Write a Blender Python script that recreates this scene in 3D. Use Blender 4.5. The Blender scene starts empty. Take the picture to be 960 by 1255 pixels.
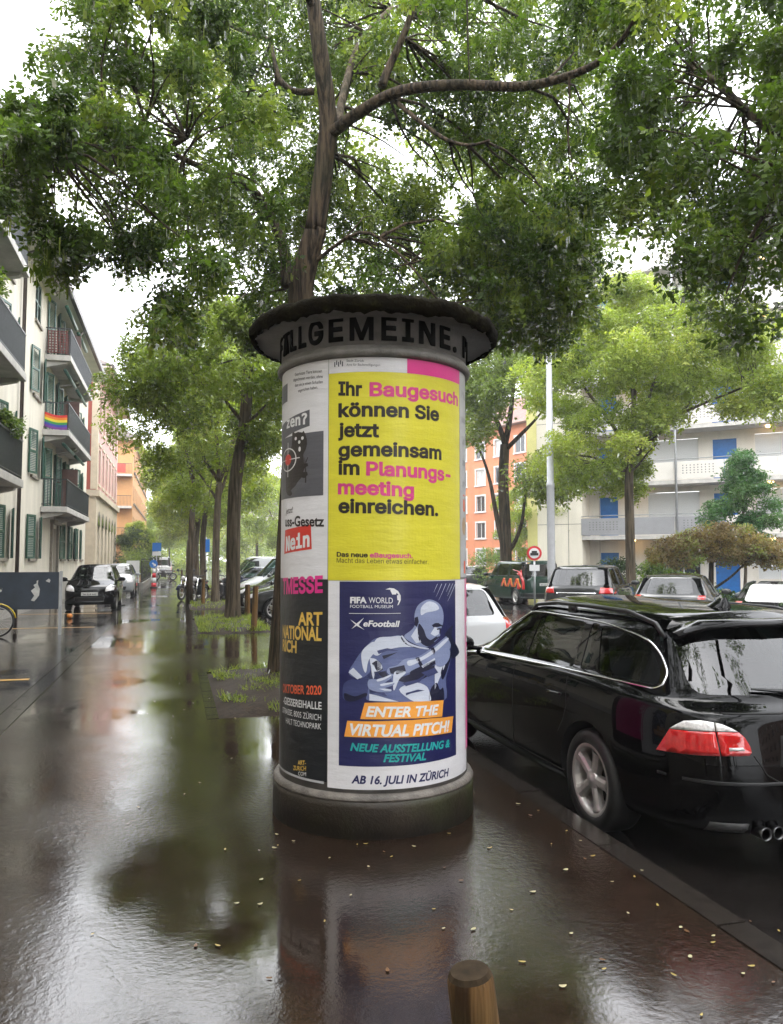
import bpy, bmesh, math, random, os
import numpy as np
from mathutils import Vector, Matrix, Euler
from mathutils.bvhtree import BVHTree
R = math.radians
S = bpy.context.scene
COL = S.collection
random.seed(7)

# ------------------------------------------------------------------ camera
F_PX, PW, PH = 960.0, 960.0, 1255.0          # focal length and size of the photograph in pixels
YAW, PITCH, EYE = R(15.3), R(3.58), 1.6
cd = bpy.data.cameras.new('camera')
cam = bpy.data.objects.new('camera', cd); COL.objects.link(cam)
cam.location = (0, 0, EYE)
cam.rotation_euler = (R(90) + PITCH, 0, -YAW)
cd.sensor_fit = 'VERTICAL'; cd.sensor_height = 24.0; cd.lens = 24.0 * F_PX / PH
cd.clip_start = 0.05; cd.clip_end = 2000
S.camera = cam

# ------------------------------------------------------------------ sky, sun, exposure
SUN_EL, SUN_ROT = R(58), R(200)
W = bpy.data.worlds.new('World'); S.world = W; W.use_nodes = True
wn = W.node_tree.nodes; wl = W.node_tree.links
bg = wn['Background']
sky = wn.new('ShaderNodeTexSky'); sky.sky_type = 'NISHITA'; sky.sun_disc = False
sky.sun_elevation = SUN_EL; sky.sun_rotation = SUN_ROT; sky.air_density = 1.0; sky.dust_density = 4.0; sky.ozone_density = 1.0
hs = wn.new('ShaderNodeHueSaturation'); hs.inputs['Saturation'].default_value = 0.10
wl.new(sky.outputs['Color'], hs.inputs['Color'])
mx = wn.new('ShaderNodeMixRGB'); mx.inputs[0].default_value = 0.65
mx.inputs[2].default_value = (9.0, 9.2, 9.6, 1)      # the even white of a rain sky
wl.new(hs.outputs['Color'], mx.inputs[1]); wl.new(mx.outputs[0], bg.inputs['Color'])
bg.inputs['Strength'].default_value = 0.15
sd = bpy.data.lights.new('sun', 'SUN'); sd.energy = 0.8; sd.angle = R(40); sd.color = (1.0, 0.98, 0.95)
sun = bpy.data.objects.new('sun', sd); COL.objects.link(sun)
sun.rotation_euler = (R(90) - SUN_EL, 0, R(180) - SUN_ROT + R(180))
vs = S.view_settings
vs.view_transform = 'Standard'; vs.look = 'None'; vs.gamma = 1.0; vs.use_curve_mapping = False
vs.exposure = 2.1
S.cycles.max_bounces = 8; S.cycles.transparent_max_bounces = 12; S.cycles.diffuse_bounces = 3
S.cycles.glossy_bounces = 4; S.cycles.caustics_reflective = False; S.cycles.caustics_refractive = False
S.cycles.sample_clamp_indirect = 6.0

# ------------------------------------------------------------------ pixel -> place helpers (photo pixels)
def ray(x, y):
    u = (x - PW / 2) / F_PX; v = (y - PH / 2) / F_PX
    fw = math.cos(PITCH) + v * math.sin(PITCH); dn = v * math.cos(PITCH) - math.sin(PITCH)
    return Vector((fw * math.sin(YAW) + u * math.cos(YAW), fw * math.cos(YAW) - u * math.sin(YAW), -dn))
def on_ground(x, y, z=0.0):
    d = ray(x, y); return Vector((0, 0, EYE)) + d * ((z - EYE) / d.z)
def at_dist(x, y, D):
    d = ray(x, y); return Vector((0, 0, EYE)) + d * (D / math.hypot(d.x, d.y))
def at_X(x, y, X):
    d = ray(x, y); return Vector((0, 0, EYE)) + d * (X / d.x)

# ------------------------------------------------------------------ object helpers
def tag(o, label=None, cat=None, group=None, kind=None):
    if label: o['label'] = label
    if cat: o['category'] = cat
    if group: o['group'] = group
    if kind: o['kind'] = kind
    return o
def thing(name, label, cat, loc=(0, 0, 0), rz=0.0, group=None):
    o = bpy.data.objects.new(name, None); COL.objects.link(o)
    o.location = loc; o.rotation_euler = (0, 0, rz); o.empty_display_size = 0.2
    return tag(o, label, cat, group)
def link_mesh(name, me, parent=None):
    o = bpy.data.objects.new(name, me); COL.objects.link(o)
    if parent is not None: o.parent = parent
    return o
def copy_tree(o, parent=None):
    c = o.copy(); COL.objects.link(c)
    if parent is not None: c.parent = parent
    for ch in list(o.children): copy_tree(ch, c)
    return c

class MB:
    """collects shapes and links them as one mesh object"""
    def __init__(s): s.v = []; s.f = []; s.m = []; s.mi = 0; s.sm = []; s.smooth = False
    def add(s, vs_, fs):
        b = len(s.v); s.v += [tuple(p) for p in vs_]
        for f in fs: s.f.append([b + i for i in f]); s.m.append(s.mi); s.sm.append(s.smooth)
        return s
    def box(s, x0, x1, y0, y1, z0, z1, M=None):
        p = [Vector((x, y, z)) for z in (z0, z1) for y in (y0, y1) for x in (x0, x1)]
        if M is not None: p = [M @ q for q in p]
        return s.add(p, [(0, 2, 3, 1), (4, 5, 7, 6), (0, 1, 5, 4), (2, 6, 7, 3), (0, 4, 6, 2), (1, 3, 7, 5)])
    def prism(s, poly, z0, z1, M=None):
        n = len(poly)
        p = [Vector((x, y, z0)) for x, y in poly] + [Vector((x, y, z1)) for x, y in poly]
        if M is not None: p = [M @ q for q in p]
        return s.add(p, [tuple(range(n - 1, -1, -1)), tuple(range(n, 2 * n))] + [(i, (i + 1) % n, n + (i + 1) % n, n + i) for i in range(n)])
    def tube(s, pts, rad, n=8, cap=True, closed=False):
        pts = [Vector(p) for p in pts]; m = len(pts)
        rad = rad if hasattr(rad, '__len__') else [rad] * m
        vs_ = []; up = None
        for i, p in enumerate(pts):
            if closed: t = pts[(i + 1) % m] - pts[i - 1]
            else: t = pts[min(i + 1, m - 1)] - pts[max(i - 1, 0)]
            if t.length < 1e-9: t = Vector((0, 0, 1))
            t.normalize()
            if up is None:
                up = Vector((0, 0, 1)) if abs(t.z) < .9 else Vector((1, 0, 0))
            a = t.cross(up)
            if a.length < 1e-4: a = t.orthogonal()
            a.normalize(); b = a.cross(t); up = b
            for k in range(n):
                w = 2 * math.pi * k / n
                vs_.append(p + (a * math.cos(w) + b * math.sin(w)) * rad[i])
        fs = []
        for i in range(m if closed else m - 1):
            j = (i + 1) % m
            for k in range(n): fs.append((i * n + k, i * n + (k + 1) % n, j * n + (k + 1) % n, j * n + k))
        if cap and not closed:
            fs.append(tuple(range(n - 1, -1, -1))); fs.append(tuple(range((m - 1) * n, m * n)))
        return s.add(vs_, fs)
    def lathe(s, prof, n=32, M=None, cap=True):
        """prof = [(r, z)]"""
        vs_ = []
        for r_, z in prof:
            for k in range(n):
                w = 2 * math.pi * k / n; p = Vector((r_ * math.cos(w), r_ * math.sin(w), z))
                vs_.append(M @ p if M is not None else p)
        fs = [(i * n + k, i * n + (k + 1) % n, (i + 1) * n + (k + 1) % n, (i + 1) * n + k) for i in range(len(prof) - 1) for k in range(n)]
        if cap:
            fs.append(tuple(range(n - 1, -1, -1))); fs.append(tuple(range((len(prof) - 1) * n, len(prof) * n)))
        return s.add(vs_, fs)
    def mesh(s, name, mats, bevel=0.0):
        me = bpy.data.meshes.new(name); me.from_pydata(s.v, [], s.f)
        mats = mats if isinstance(mats, (list, tuple)) else [mats]
        for m in mats: me.materials.append(m)
        me.polygons.foreach_set('material_index', s.m)
        me.polygons.foreach_set('use_smooth', s.sm)
        if bevel > 0:
            bm = bmesh.new(); bm.from_mesh(me)
            es = [e for e in bm.edges if len(e.link_faces) == 2 and e.calc_face_angle(0) > .6]
            bmesh.ops.bevel(bm, geom=es, offset=bevel, segments=2, affect='EDGES', profile=.6, clamp_overlap=True)
            bm.to_mesh(me); bm.free()
        me.update(); return me
    def build(s, name, mats, parent=None, bevel=0.0):
        return link_mesh(name, s.mesh(name, mats, bevel), parent)

# ------------------------------------------------------------------ materials
MATS = {}
def new_mat(name):
    m = bpy.data.materials.new(name); m.use_nodes = True
    nt = m.node_tree; return m, nt, nt.nodes['Principled BSDF'], nt.nodes['Material Output']
def nd(nt, t, **kw):
    n = nt.nodes.new(t)
    for k, v in kw.items(): setattr(n, k, v)
    return n
def noise(nt, scale, detail=4, rough=.55, stretch=None, obj=True):
    tc = nd(nt, 'ShaderNodeTexCoord'); n = nd(nt, 'ShaderNodeTexNoise')
    n.inputs['Scale'].default_value = scale; n.inputs['Detail'].default_value = detail; n.inputs['Roughness'].default_value = rough
    src = tc.outputs['Object']
    if stretch:
        mp = nd(nt, 'ShaderNodeMapping'); mp.inputs['Scale'].default_value = stretch
        nt.links.new(src, mp.inputs['Vector']); src = mp.outputs['Vector']
    nt.links.new(src, n.inputs['Vector']); return n
def ramp(nt, src, stops):
    r = nd(nt, 'ShaderNodeValToRGB'); e = r.color_ramp.elements
    while len(e) < len(stops): e.new(.5)
    for i, (p, c) in enumerate(stops):
        e[i].position = p; e[i].color = (c[0], c[1], c[2], 1) if hasattr(c, '__len__') else (c, c, c, 1)
    nt.links.new(src, r.inputs[0]); return r
def mat(name, col, rough=.5, var=.25, scale=6, metal=0.0, bump=0.0, bscale=40, coat=0.0, spec=.5, stretch=None, rvar=0.0, wrinkle=0.0):
    """a real surface: base colour with uneven tone, uneven gloss and fine relief"""
    if name in MATS: return MATS[name]
    m, nt, p, out = new_mat(name)
    p.inputs['Roughness'].default_value = rough; p.inputs['Metallic'].default_value = metal
    p.inputs['Specular IOR Level'].default_value = spec
    if coat: p.inputs['Coat Weight'].default_value = coat; p.inputs['Coat Roughness'].default_value = .03
    n = noise(nt, scale, 5, .6, stretch)
    lo = tuple(c * (1 - var) for c in col); hi = tuple(min(1, c * (1 + var)) for c in col)
    r = ramp(nt, n.outputs['Fac'], [(.3, lo), (.7, hi)])
    nt.links.new(r.outputs[0], p.inputs['Base Color'])
    if rvar:
        rr = ramp(nt, n.outputs['Fac'], [(.3, max(0, rough - rvar)), (.7, min(1, rough + rvar))]); nt.links.new(rr.outputs[0], p.inputs['Roughness'])
    if bump:
        nb = noise(nt, bscale, 4, .6, stretch); b = nd(nt, 'ShaderNodeBump'); b.inputs['Strength'].default_value = bump; b.inputs['Distance'].default_value = .02
        nt.links.new(nb.outputs['Fac'], b.inputs['Height']); nt.links.new(b.outputs[0], p.inputs['Normal'])
        if wrinkle:                      # paste wrinkles: long soft creases in the paper
            nw = noise(nt, 1.6, 5, .55, (1, 1, 4.5)); b2 = nd(nt, 'ShaderNodeBump'); b2.inputs['Strength'].default_value = wrinkle; b2.inputs['Distance'].default_value = .03
            nt.links.new(nw.outputs['Fac'], b2.inputs['Height']); nt.links.new(b2.outputs[0], b.inputs['Normal'])
    MATS[name] = m; return m
def glass_mat(name, tint=(.25, .32, .31), rough=.01, refl=1.45):
    if name in MATS: return MATS[name]
    m, nt, p, out = new_mat(name); nt.nodes.remove(p)
    t = nd(nt, 'ShaderNodeBsdfTransparent'); t.inputs[0].default_value = (*tint, 1)
    g = nd(nt, 'ShaderNodeBsdfGlossy'); g.inputs['Roughness'].default_value = rough
    fr = nd(nt, 'ShaderNodeFresnel'); fr.inputs[0].default_value = refl
    mxs = nd(nt, 'ShaderNodeMixShader')
    nt.links.new(fr.outputs[0], mxs.inputs[0]); nt.links.new(t.outputs[0], mxs.inputs[1]); nt.links.new(g.outputs[0], mxs.inputs[2])
    nt.links.new(mxs.outputs[0], out.inputs[0]); MATS[name] = m; return m
# ================================================================== GROUND
ROADZ = -.15
def wet_mat(name, base, puddle_scale=.35, puddle_lo=.46, puddle_hi=.58, rough_wet=.2, bump=.35, tint2=None, grain=130.0):
    m, nt, p, out = new_mat(name)
    L = nt.links
    big = noise(nt, puddle_scale, 4, .55)                       # where water stands
    pud = ramp(nt, big.outputs['Fac'], [(puddle_lo, 0), (puddle_hi, 1)])
    med = noise(nt, 5.0, 6, .65); fine = noise(nt, grain, 3, .7); rip = noise(nt, 26.0, 4, .62)
    c0 = ramp(nt, med.outputs['Fac'], [(.25, tuple(c * .6 for c in base)), (.75, tuple(c * 1.5 for c in base))])
    agg = nd(nt, 'ShaderNodeTexVoronoi'); agg.inputs['Scale'].default_value = 90.0
    tc = nd(nt, 'ShaderNodeTexCoord'); L.new(tc.outputs['Object'], agg.inputs['Vector'])
    ac = ramp(nt, agg.outputs['Color'], [(.2, .75), (.9, 1.35)])
    mul = nd(nt, 'ShaderNodeMixRGB', blend_type='MULTIPLY'); mul.inputs[0].default_value = 1.0
    L.new(c0.outputs[0], mul.inputs[1]); L.new(ac.outputs[0], mul.inputs[2])
    L.new(mul.outputs[0], p.inputs['Base Color'])
    rr = nd(nt, 'ShaderNodeMapRange'); rr.inputs['To Min'].default_value = rough_wet; rr.inputs['To Max'].default_value = .012
    L.new(pud.outputs[0], rr.inputs['Value']); L.new(rr.outputs[0], p.inputs['Roughness'])
    p.inputs['IOR'].default_value = 1.78; p.inputs['Specular IOR Level'].default_value = .5
    h = nd(nt, 'ShaderNodeMath', operation='ADD')
    rs = nd(nt, 'ShaderNodeMath', operation='MULTIPLY'); rs.inputs[1].default_value = 1.5
    fs_ = nd(nt, 'ShaderNodeMath', operation='MULTIPLY'); fs_.inputs[1].default_value = .32; L.new(fine.outputs['Fac'], fs_.inputs[0])
    L.new(rip.outputs['Fac'], rs.inputs[0]); L.new(fs_.outputs[0], h.inputs[0]); L.new(rs.outputs[0], h.inputs[1])
    # a web of fine cracks and old repair seams
    vc = nd(nt, 'ShaderNodeTexVoronoi', feature='DISTANCE_TO_EDGE'); vc.inputs['Scale'].default_value = .55
    dn = noise(nt, 1.8, 4, .6); va = nd(nt, 'ShaderNodeVectorMath', operation='MULTIPLY_ADD'); va.inputs[1].default_value = (.55, .55, .55); L.new(dn.outputs['Color'], va.inputs[0]); L.new(tc.outputs['Object'], va.inputs[2]); L.new(va.outputs[0], vc.inputs['Vector'])
    cr_ = ramp(nt, vc.outputs['Distance'], [(0.0, .3), (.007, 1)])
    cm = nd(nt, 'ShaderNodeMath', operation='MULTIPLY_ADD'); cm.inputs[1].default_value = .3; L.new(cr_.outputs[0], cm.inputs[0]); L.new(h.outputs[0], cm.inputs[2]); h = cm
    cd_ = nd(nt, 'ShaderNodeMixRGB', blend_type='MULTIPLY'); cd_.inputs[0].default_value = .22; L.new(mul.outputs[0], cd_.inputs[1]); L.new(cr_.outputs[0], cd_.inputs[2]); L.new(cd_.outputs[0], p.inputs['Base Color'])
    inv = nd(nt, 'ShaderNodeMapRange'); inv.inputs['To Min'].default_value = bump; inv.inputs['To Max'].default_value = bump * .05
    L.new(pud.outputs[0], inv.inputs['Value'])
    b = nd(nt, 'ShaderNodeBump'); b.inputs['Distance'].default_value = .0021
    L.new(inv.outputs[0], b.inputs['Strength']); L.new(h.outputs[0], b.inputs['Height']); L.new(b.outputs[0], p.inputs['Normal'])
    MATS[name] = m; return m
wet_walk = wet_mat('wet_sidewalk_asphalt', (.018, .0112, .0076), .42, .33, .60, .055, 1.0)
wet_road = wet_mat('wet_road_asphalt', (.012, .010, .0092), .5, .44, .66, .14, 1.0)
wet_fore = wet_mat('wet_forecourt_asphalt', (.018, .015, .014), .45, .40, .62, .12, 1.0)
granite = mat('wet_granite', (.021, .0175, .015), .10, .35, 14, bump=.05, bscale=60)
soil = mat('wet_soil', (.026, .016, .009), .7, .6, 14, bump=1.0, bscale=45, spec=.2)
far_ground = mat('far_ground', (.05, .055, .04), .5, .3, .2)

def sheet(name, x0, x1, y0, y1, z, m, kind='structure', thick=0):
    b = MB()
    if thick: b.box(x0, x1, y0, y1, z - thick, z)
    else: b.add([(x0, y0, z), (x1, y0, z), (x1, y1, z), (x0, y1, z)], [(0, 1, 2, 3)])
    return tag(b.build(name, m), kind=kind)
sheet('ground', -700, 700, -700, 700, -.19, far_ground)
sheet('road', 2.46, 13.0, -40, 260, ROADZ, wet_road)
sheet('forecourt', -16, -1.76, -40, 260, 0.0, wet_fore, thick=.14)
PITS = [(8.25, 11.75), (17.8, 22.6), (26.8, 31.6), (36.0, 41.0), (46, 51), (56, 61), (66, 71), (76, 81)]
PX0, PX1 = .44, 2.12
b = MB()
b.box(-1.54, PX0 - .12, -40, 260, -.13, 0.0)
ys = [-40] + [y for p_ in PITS for y in p_] + [260]
for i in range(0, len(ys), 2): b.box(PX0 - .12, PX1, ys[i], ys[i + 1], -.13, 0.0)
b.box(PX1, 2.31, -40, 260, -.13, 0.0)
tag(b.build('sidewalk', wet_walk), kind='structure')
# granite gutter strip on the left of the sidewalk, kerb stones on the right, setts round the tree pits
def stones(name, x0, x1, y0, y1, step, z0, z1, gap=.014):
    b = MB(); y = y0; rnd = random.Random(3)
    while y < y1:
        l = min(step * rnd.uniform(.85, 1.15), y1 - y)
        b.box(x0, x1, y + gap / 2, y + l - gap / 2, z0, z1 + rnd.uniform(-.002, .002)); y += l
    return tag(b.build(name, granite), kind='structure')
stones('gutter', -1.758, -1.65, -6, 140, .8, -.1, -.004)
stones('kerb', -1.65, -1.542, -6, 140, 1.0, -.1, .006)
stones('kerb', 2.312, 2.458, -6, 140, 1.0, -.19, .006)
for a0, a1 in PITS[:5]:
    stones('pit_edging', PX0 - .118, PX0, a0, a1, .22, -.1, .003)
# soil of the tree pits: low uneven mounds
for a0, a1 in PITS:
    nx, ny = 14, max(6, int((a1 - a0) * 6)); vs_ = []; fs = []
    rnd = random.Random(int(a0 * 10))
    for j in range(ny + 1):
        for i in range(nx + 1):
            u, v = i / nx, j / ny; e = min(u, 1 - u, v * (a1 - a0) / 1.7, (1 - v) * (a1 - a0) / 1.7)
            z = -.03 + .11 * min(1, e * 4) ** .7 + rnd.uniform(-.012, .012)
            if i in (0, nx) or j in (0, ny): z = -.03
            vs_.append((PX0 + u * (PX1 - PX0), a0 + v * (a1 - a0), z))
    for j in range(ny):
        for i in range(nx):
            k = j * (nx + 1) + i; fs.append((k, k + 1, k + nx + 2, k + nx + 1))
    bb = MB(); bb.smooth = True; bb.add(vs_, fs); tag(bb.build('tree_pit_soil', soil), kind='structure')
# painted bay lines on the forecourt
paint = mat('worn_yellow_paint', (.5, .27, .05), .3, .5, 9)
for y_ in (11.58, 20.3, 25.6):
    sheet('bay_marking', -6.2, -1.9, y_, y_ + .12, .004, paint)
sheet('far_pavement', 13.0, 60, 26, 120, -.08, wet_fore)
# ================================================================== ADVERTISING COLUMN
CA = R(14.0); CD = 5.26; CC = Vector((CD * math.sin(CA), CD * math.cos(CA), 0)); CR = .615
TC = Vector((-math.sin(CA), -math.cos(CA), 0)); RT = Vector((math.cos(CA), -math.sin(CA), 0))
def cyl_point(s, z, off=0.0, r=CR):
    th = s / r
    return CC + (TC * math.cos(th) + RT * math.sin(th)) * (r + off) + Vector((0, 0, z))
def on_drum(x, y, r=CR):
    """where a photo pixel falls on the drum: (arc length, height)"""
    d = ray(x, y); o = -CC
    a = d.x ** 2 + d.y ** 2; bb = 2 * (d.x * o.x + d.y * o.y); c = o.x ** 2 + o.y ** 2 - r * r
    q = bb * bb - 4 * a * c
    t = (-bb - math.sqrt(max(q, 0))) / (2 * a)
    h = d * t - CC; th = math.atan2(h.x * RT.x + h.y * RT.y, h.x * TC.x + h.y * TC.y)
    return th * r, EYE + d.z * t
concrete = mat('weathered_concrete', (.2, .19, .175), .55, .35, 7, bump=.4, bscale=50, rvar=.15)
def plinth_mat():
    m, nt, p, out = new_mat('algae_concrete'); L = nt.links
    n1 = noise(nt, 5, 6, .65); n2 = noise(nt, 30, 4, .7); n3 = noise(nt, 2.2, 3, .5, (1, 1, .35))
    c = ramp(nt, n1.outputs['Fac'], [(.25, (.010, .0065, .004)), (.5, (.024, .017, .010)), (.8, (.05, .038, .026))])
    g = ramp(nt, n3.outputs['Fac'], [(.45, 0), (.62, .75)])
    mm = nd(nt, 'ShaderNodeMixRGB'); mm.inputs[2].default_value = (.035, .042, .012, 1)
    L.new(g.outputs[0], mm.inputs[0]); L.new(c.outputs[0], mm.inputs[1]); L.new(mm.outputs[0], p.inputs['Base Color'])
    p.inputs['Roughness'].default_value = .5
    b = nd(nt, 'ShaderNodeBump'); b.inputs['Strength'].default_value = .6; b.inputs['Distance'].default_value = .01
    L.new(n2.outputs['Fac'], b.inputs['Height']); L.new(b.outputs[0], p.inputs['Normal']); return m
plm = plinth_mat()
def moss_mat():
    m, nt, p, out = new_mat('dark_moss'); L = nt.links
    n1 = noise(nt, 12, 6, .7); n2 = noise(nt, 60, 4, .7)
    c = ramp(nt, n1.outputs['Fac'], [(.3, (.004, .003, .002)), (.55, (.012, .010, .005)), (.8, (.035, .036, .010))])
    L.new(c.outputs[0], p.inputs['Base Color']); p.inputs['Roughness'].default_value = .95; p.inputs['Specular IOR Level'].default_value = .05
    b = nd(nt, 'ShaderNodeBump'); b.inputs['Strength'].default_value = 1; b.inputs['Distance'].default_value = .02
    L.new(n2.outputs['Fac'], b.inputs['Height']); L.new(b.outputs[0], p.inputs['Normal']); return m
moss = moss_mat()
drum_m = mat('drum_grey', (.17, .165, .16), .5, .3, 8)
frieze_m = mat('frieze_grey', (.21, .20, .19), .55, .3, 6, bump=.3, bscale=40, rvar=.1)
dark_letter = mat('dark_letter', (.006, .006, .006), .9, .4, 20, spec=.1)

column = thing('advertising_column', 'round concrete poster column with mossy overhanging cap and dark raised letters', 'advertising column', CC)
def lathe_obj(name, prof, m, n=96, jit=0.0, seed=1, parent=column):
    b = MB(); b.smooth = True; b.lathe(prof, n)
    rnd = random.Random(seed)
    me = b.mesh(name, m); o = link_mesh(name, me, parent)
    return o
lathe_obj('plinth', [(.0, -.02), (.655, -.02), (.652, .17), (.653, .213), (.0, .213)], plm)
lathe_obj('plinth_rim', [(.0, .2125), (.6545, .2125), (.655, .222), (.645, .241), (.632, .25), (.0, .25)], mat('pale_rim_concrete', (.13, .115, .10), .5, .45, 9, bump=.5, bscale=40))  # top edge of the plinth, paler than the side below
lathe_obj('drum', [(.0, .25), (CR, .25), (CR, 2.83), (.0, 2.83)], drum_m, 128)
lathe_obj('moulding', [(.0, 2.828), (.628, 2.828), (.643, 2.836), (.65, 2.855), (.643, 2.874), (.628, 2.884), (.625, 2.9), (.0, 2.9)], concrete)
lathe_obj('frieze', [(.0, 2.899), (.622, 2.899), (.624, 3.065), (.64, 3.08), (.70, 3.088), (.775, 3.078), (.80, 3.055), (.0, 3.10)], frieze_m)
# the cap slab with its ragged moss
nb_, prof = 220, [(.775, 3.075), (.795, 3.045), (.815, 3.05), (.830, 3.07), (.834, 3.10), (.828, 3.125), (.805, 3.15), (.70, 3.172), (.45, 3.21), (.15, 3.225), (.0, 3.226)]
vs_ = []; fs = []; rnd = random.Random(5)
ph = [rnd.uniform(0, 6.28) for _ in range(12)]
for j, (r_, z) in enumerate(prof):
    for k in range(nb_):
        w = 2 * math.pi * k / nb_
        wob = sum(math.sin(w * f_ + ph[i]) * a_ for i, (f_, a_) in enumerate([(7, .004), (13, .004), (23, .004), (41, .004), (67, .003)]))
        jz = rnd.uniform(-.004, .004) + wob * (1.0 if j in (1, 2) else .35)
        jr = wob * .6 + rnd.uniform(-.003, .003)
        if j == 0 or j == len(prof) - 1: jr = jz = 0
        vs_.append(((r_ + jr) * math.cos(w), (r_ + jr) * math.sin(w), z + jz))
for j in range(len(prof) - 1):
    for k in range(nb_): fs.append((j * nb_ + k, j * nb_ + (k + 1) % nb_, (j + 1) * nb_ + (k + 1) % nb_, (j + 1) * nb_ + k))
b = MB(); b.smooth = True; b.add(vs_, fs); b.build('cap', moss, column)

# ------------------------------------------------------------------ lettering
try:
    FONT = bpy.data.fonts.load(os.path.join(bpy.utils.resource_path('LOCAL'), 'datafiles', 'fonts', 'Inter.woff2'))
except Exception:
    FONT = None
from mathutils.geometry import tessellate_polygon
try:
    MONO = bpy.data.fonts.load(os.path.join(bpy.utils.resource_path('LOCAL'), 'datafiles', 'fonts', 'DejaVuSansMono.woff2'))
except Exception:
    MONO = None
def text_bm(body, bold=0.0, shear=0.0, space=1.0, font=None):
    """flat text as a bmesh in font units; every contour is thickened by bold and filled on its own; returns bm, xmin, xmax"""
    c = bpy.data.curves.new('lettering', 'FONT'); c.body = body; c.size = 1.0
    f_ = {'grotesque': FONT, 'mono': MONO}.get(font)
    if f_ is not None: c.font = f_
    c.shear = shear; c.space_character = space
    o = bpy.data.objects.new('lettering', c); COL.objects.link(o)
    bpy.context.view_layer.update()
    cu = o.to_curve(bpy.context.evaluated_depsgraph_get())
    polys = []
    for sp in cu.splines:
        pts = []; bz = sp.bezier_points; n = len(bz)
        for i in range(n):
            p0, h0, h1, p1 = bz[i].co, bz[i].handle_right, bz[(i + 1) % n].handle_left, bz[(i + 1) % n].co
            ch = (p1 - p0); straight = max(((h0 - p0).cross(ch)).length, ((h1 - p0).cross(ch)).length) < 1e-4 * max(ch.length, 1e-6) + 1e-7
            k = 1 if straight else 5
            for j in range(k):
                t = j / k; q = p0 * (1 - t) ** 3 + h0 * 3 * t * (1 - t) ** 2 + h1 * 3 * t * t * (1 - t) + p1 * t ** 3
                if not pts or (q.xy - pts[-1]).length > 1e-4: pts.append(q.xy.copy())
        if pts and (pts[0] - pts[-1]).length < 1e-4: pts.pop()
        if len(pts) > 2: polys.append(pts)
    o.to_curve_clear(); bpy.data.objects.remove(o); bpy.data.curves.remove(c)
    area = lambda p: sum(p[i - 1].x * p[i].y - p[i].x * p[i - 1].y for i in range(len(p))) / 2
    def uncross(p):
        """split a contour that crosses itself into simple loops"""
        n = len(p)
        for i in range(n):
            a_, b_ = p[i], p[(i + 1) % n]
            for j in range(i + 2, n):
                if i == 0 and j == n - 1: continue
                c_, d_ = p[j], p[(j + 1) % n]
                r_, s_ = b_ - a_, d_ - c_; den = r_.cross(s_)
                if abs(den) < 1e-12: continue
                t = (c_ - a_).cross(s_) / den; u = (c_ - a_).cross(r_) / den
                if 1e-6 < t < 1 - 1e-6 and 1e-6 < u < 1 - 1e-6:
                    X = a_ + r_ * t
                    return uncross([X] + p[i + 1:j + 1]) + uncross(p[:i + 1] + [X.copy()] + p[j + 1:])
        return [p]
    polys = [l for p in polys for l in uncross(p) if abs(area(l)) > 1e-5]
    ar = [area(p) for p in polys]
    sg = 1 if max(ar, key=abs) > 0 else -1
    def inside(q, p):
        r = False
        for i in range(len(p)):
            a_, b_ = p[i], p[i - 1]
            if (a_.y > q.y) != (b_.y > q.y) and q.x < (b_.x - a_.x) * (q.y - a_.y) / (b_.y - a_.y) + a_.x: r = not r
        return r
    outs = [i for i in range(len(polys)) if ar[i] * sg > 0]; holes = {i: [] for i in outs}
    for i in range(len(polys)):
        if i in holes: continue
        cand = [j for j in outs if inside(polys[i][0], polys[j])]
        if cand: holes[min(cand, key=lambda j: abs(ar[j]))].append(i)
    bm = bmesh.new()
    for z, i in enumerate(outs):
        loops = [polys[i]] + [polys[h] for h in holes[i]]
        flat = [bm.verts.new((q.x, q.y, (z % 3) * 2e-5)) for l in loops for q in l]
        for t in tessellate_polygon([[Vector((q.x, q.y, 0)) for q in l] for l in loops]):
            try: bm.faces.new([flat[k] for k in t])
            except ValueError: pass
        if bold:                                    # a rim of the given width outside every edge, neighbours a hair apart in height
            for l in loops:
                n = len(l); nr = []
                for k in range(n):
                    e = l[(k + 1) % n] - l[k]; nr.append(Vector((e.y, -e.x)).normalized() * sg * bold)
                for k in range(n):
                    zz = 6e-5 + (k % 7) * 2e-5; p0, p1 = l[k], l[(k + 1) % n]; m_ = nr[k]; m2 = nr[(k + 1) % n]
                    q = [bm.verts.new((w.x, w.y, zz)) for w in (p0, p1, p1 + m_, p0 + m_)]; bm.faces.new(q)
                    if (m_ - m2).length > .15 * bold and (m_.x * m2.y - m_.y * m2.x) * sg > 0:
                        h_ = (m_ + m2); h_ = h_.normalized() * min(bold * 1.35, bold * bold * 2 / max(h_.length, 1e-6))
                        q = [bm.verts.new((w.x, w.y, zz + 1e-5)) for w in (p1, p1 + m2, p1 + h_, p1 + m_)]; bm.faces.new(q[::-1])
    bmesh.ops.delete(bm, geom=[v for v in bm.verts if not v.link_faces], context='VERTS')
    for f in bm.faces:
        f.normal_update()
        if f.normal.z < 0: f.normal_flip()
    xs = [v.co.x for v in bm.verts]
    return bm, min(xs), max(xs)
def cut_x(bm, step=.022):
    xs = [v.co.x for v in bm.verts]
    x = math.ceil(min(xs) / step) * step
    while x < max(xs):
        bmesh.ops.bisect_plane(bm, geom=bm.verts[:] + bm.edges[:] + bm.faces[:], plane_co=(x, 0, 0), plane_no=(1, 0, 0)); x += step
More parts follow.
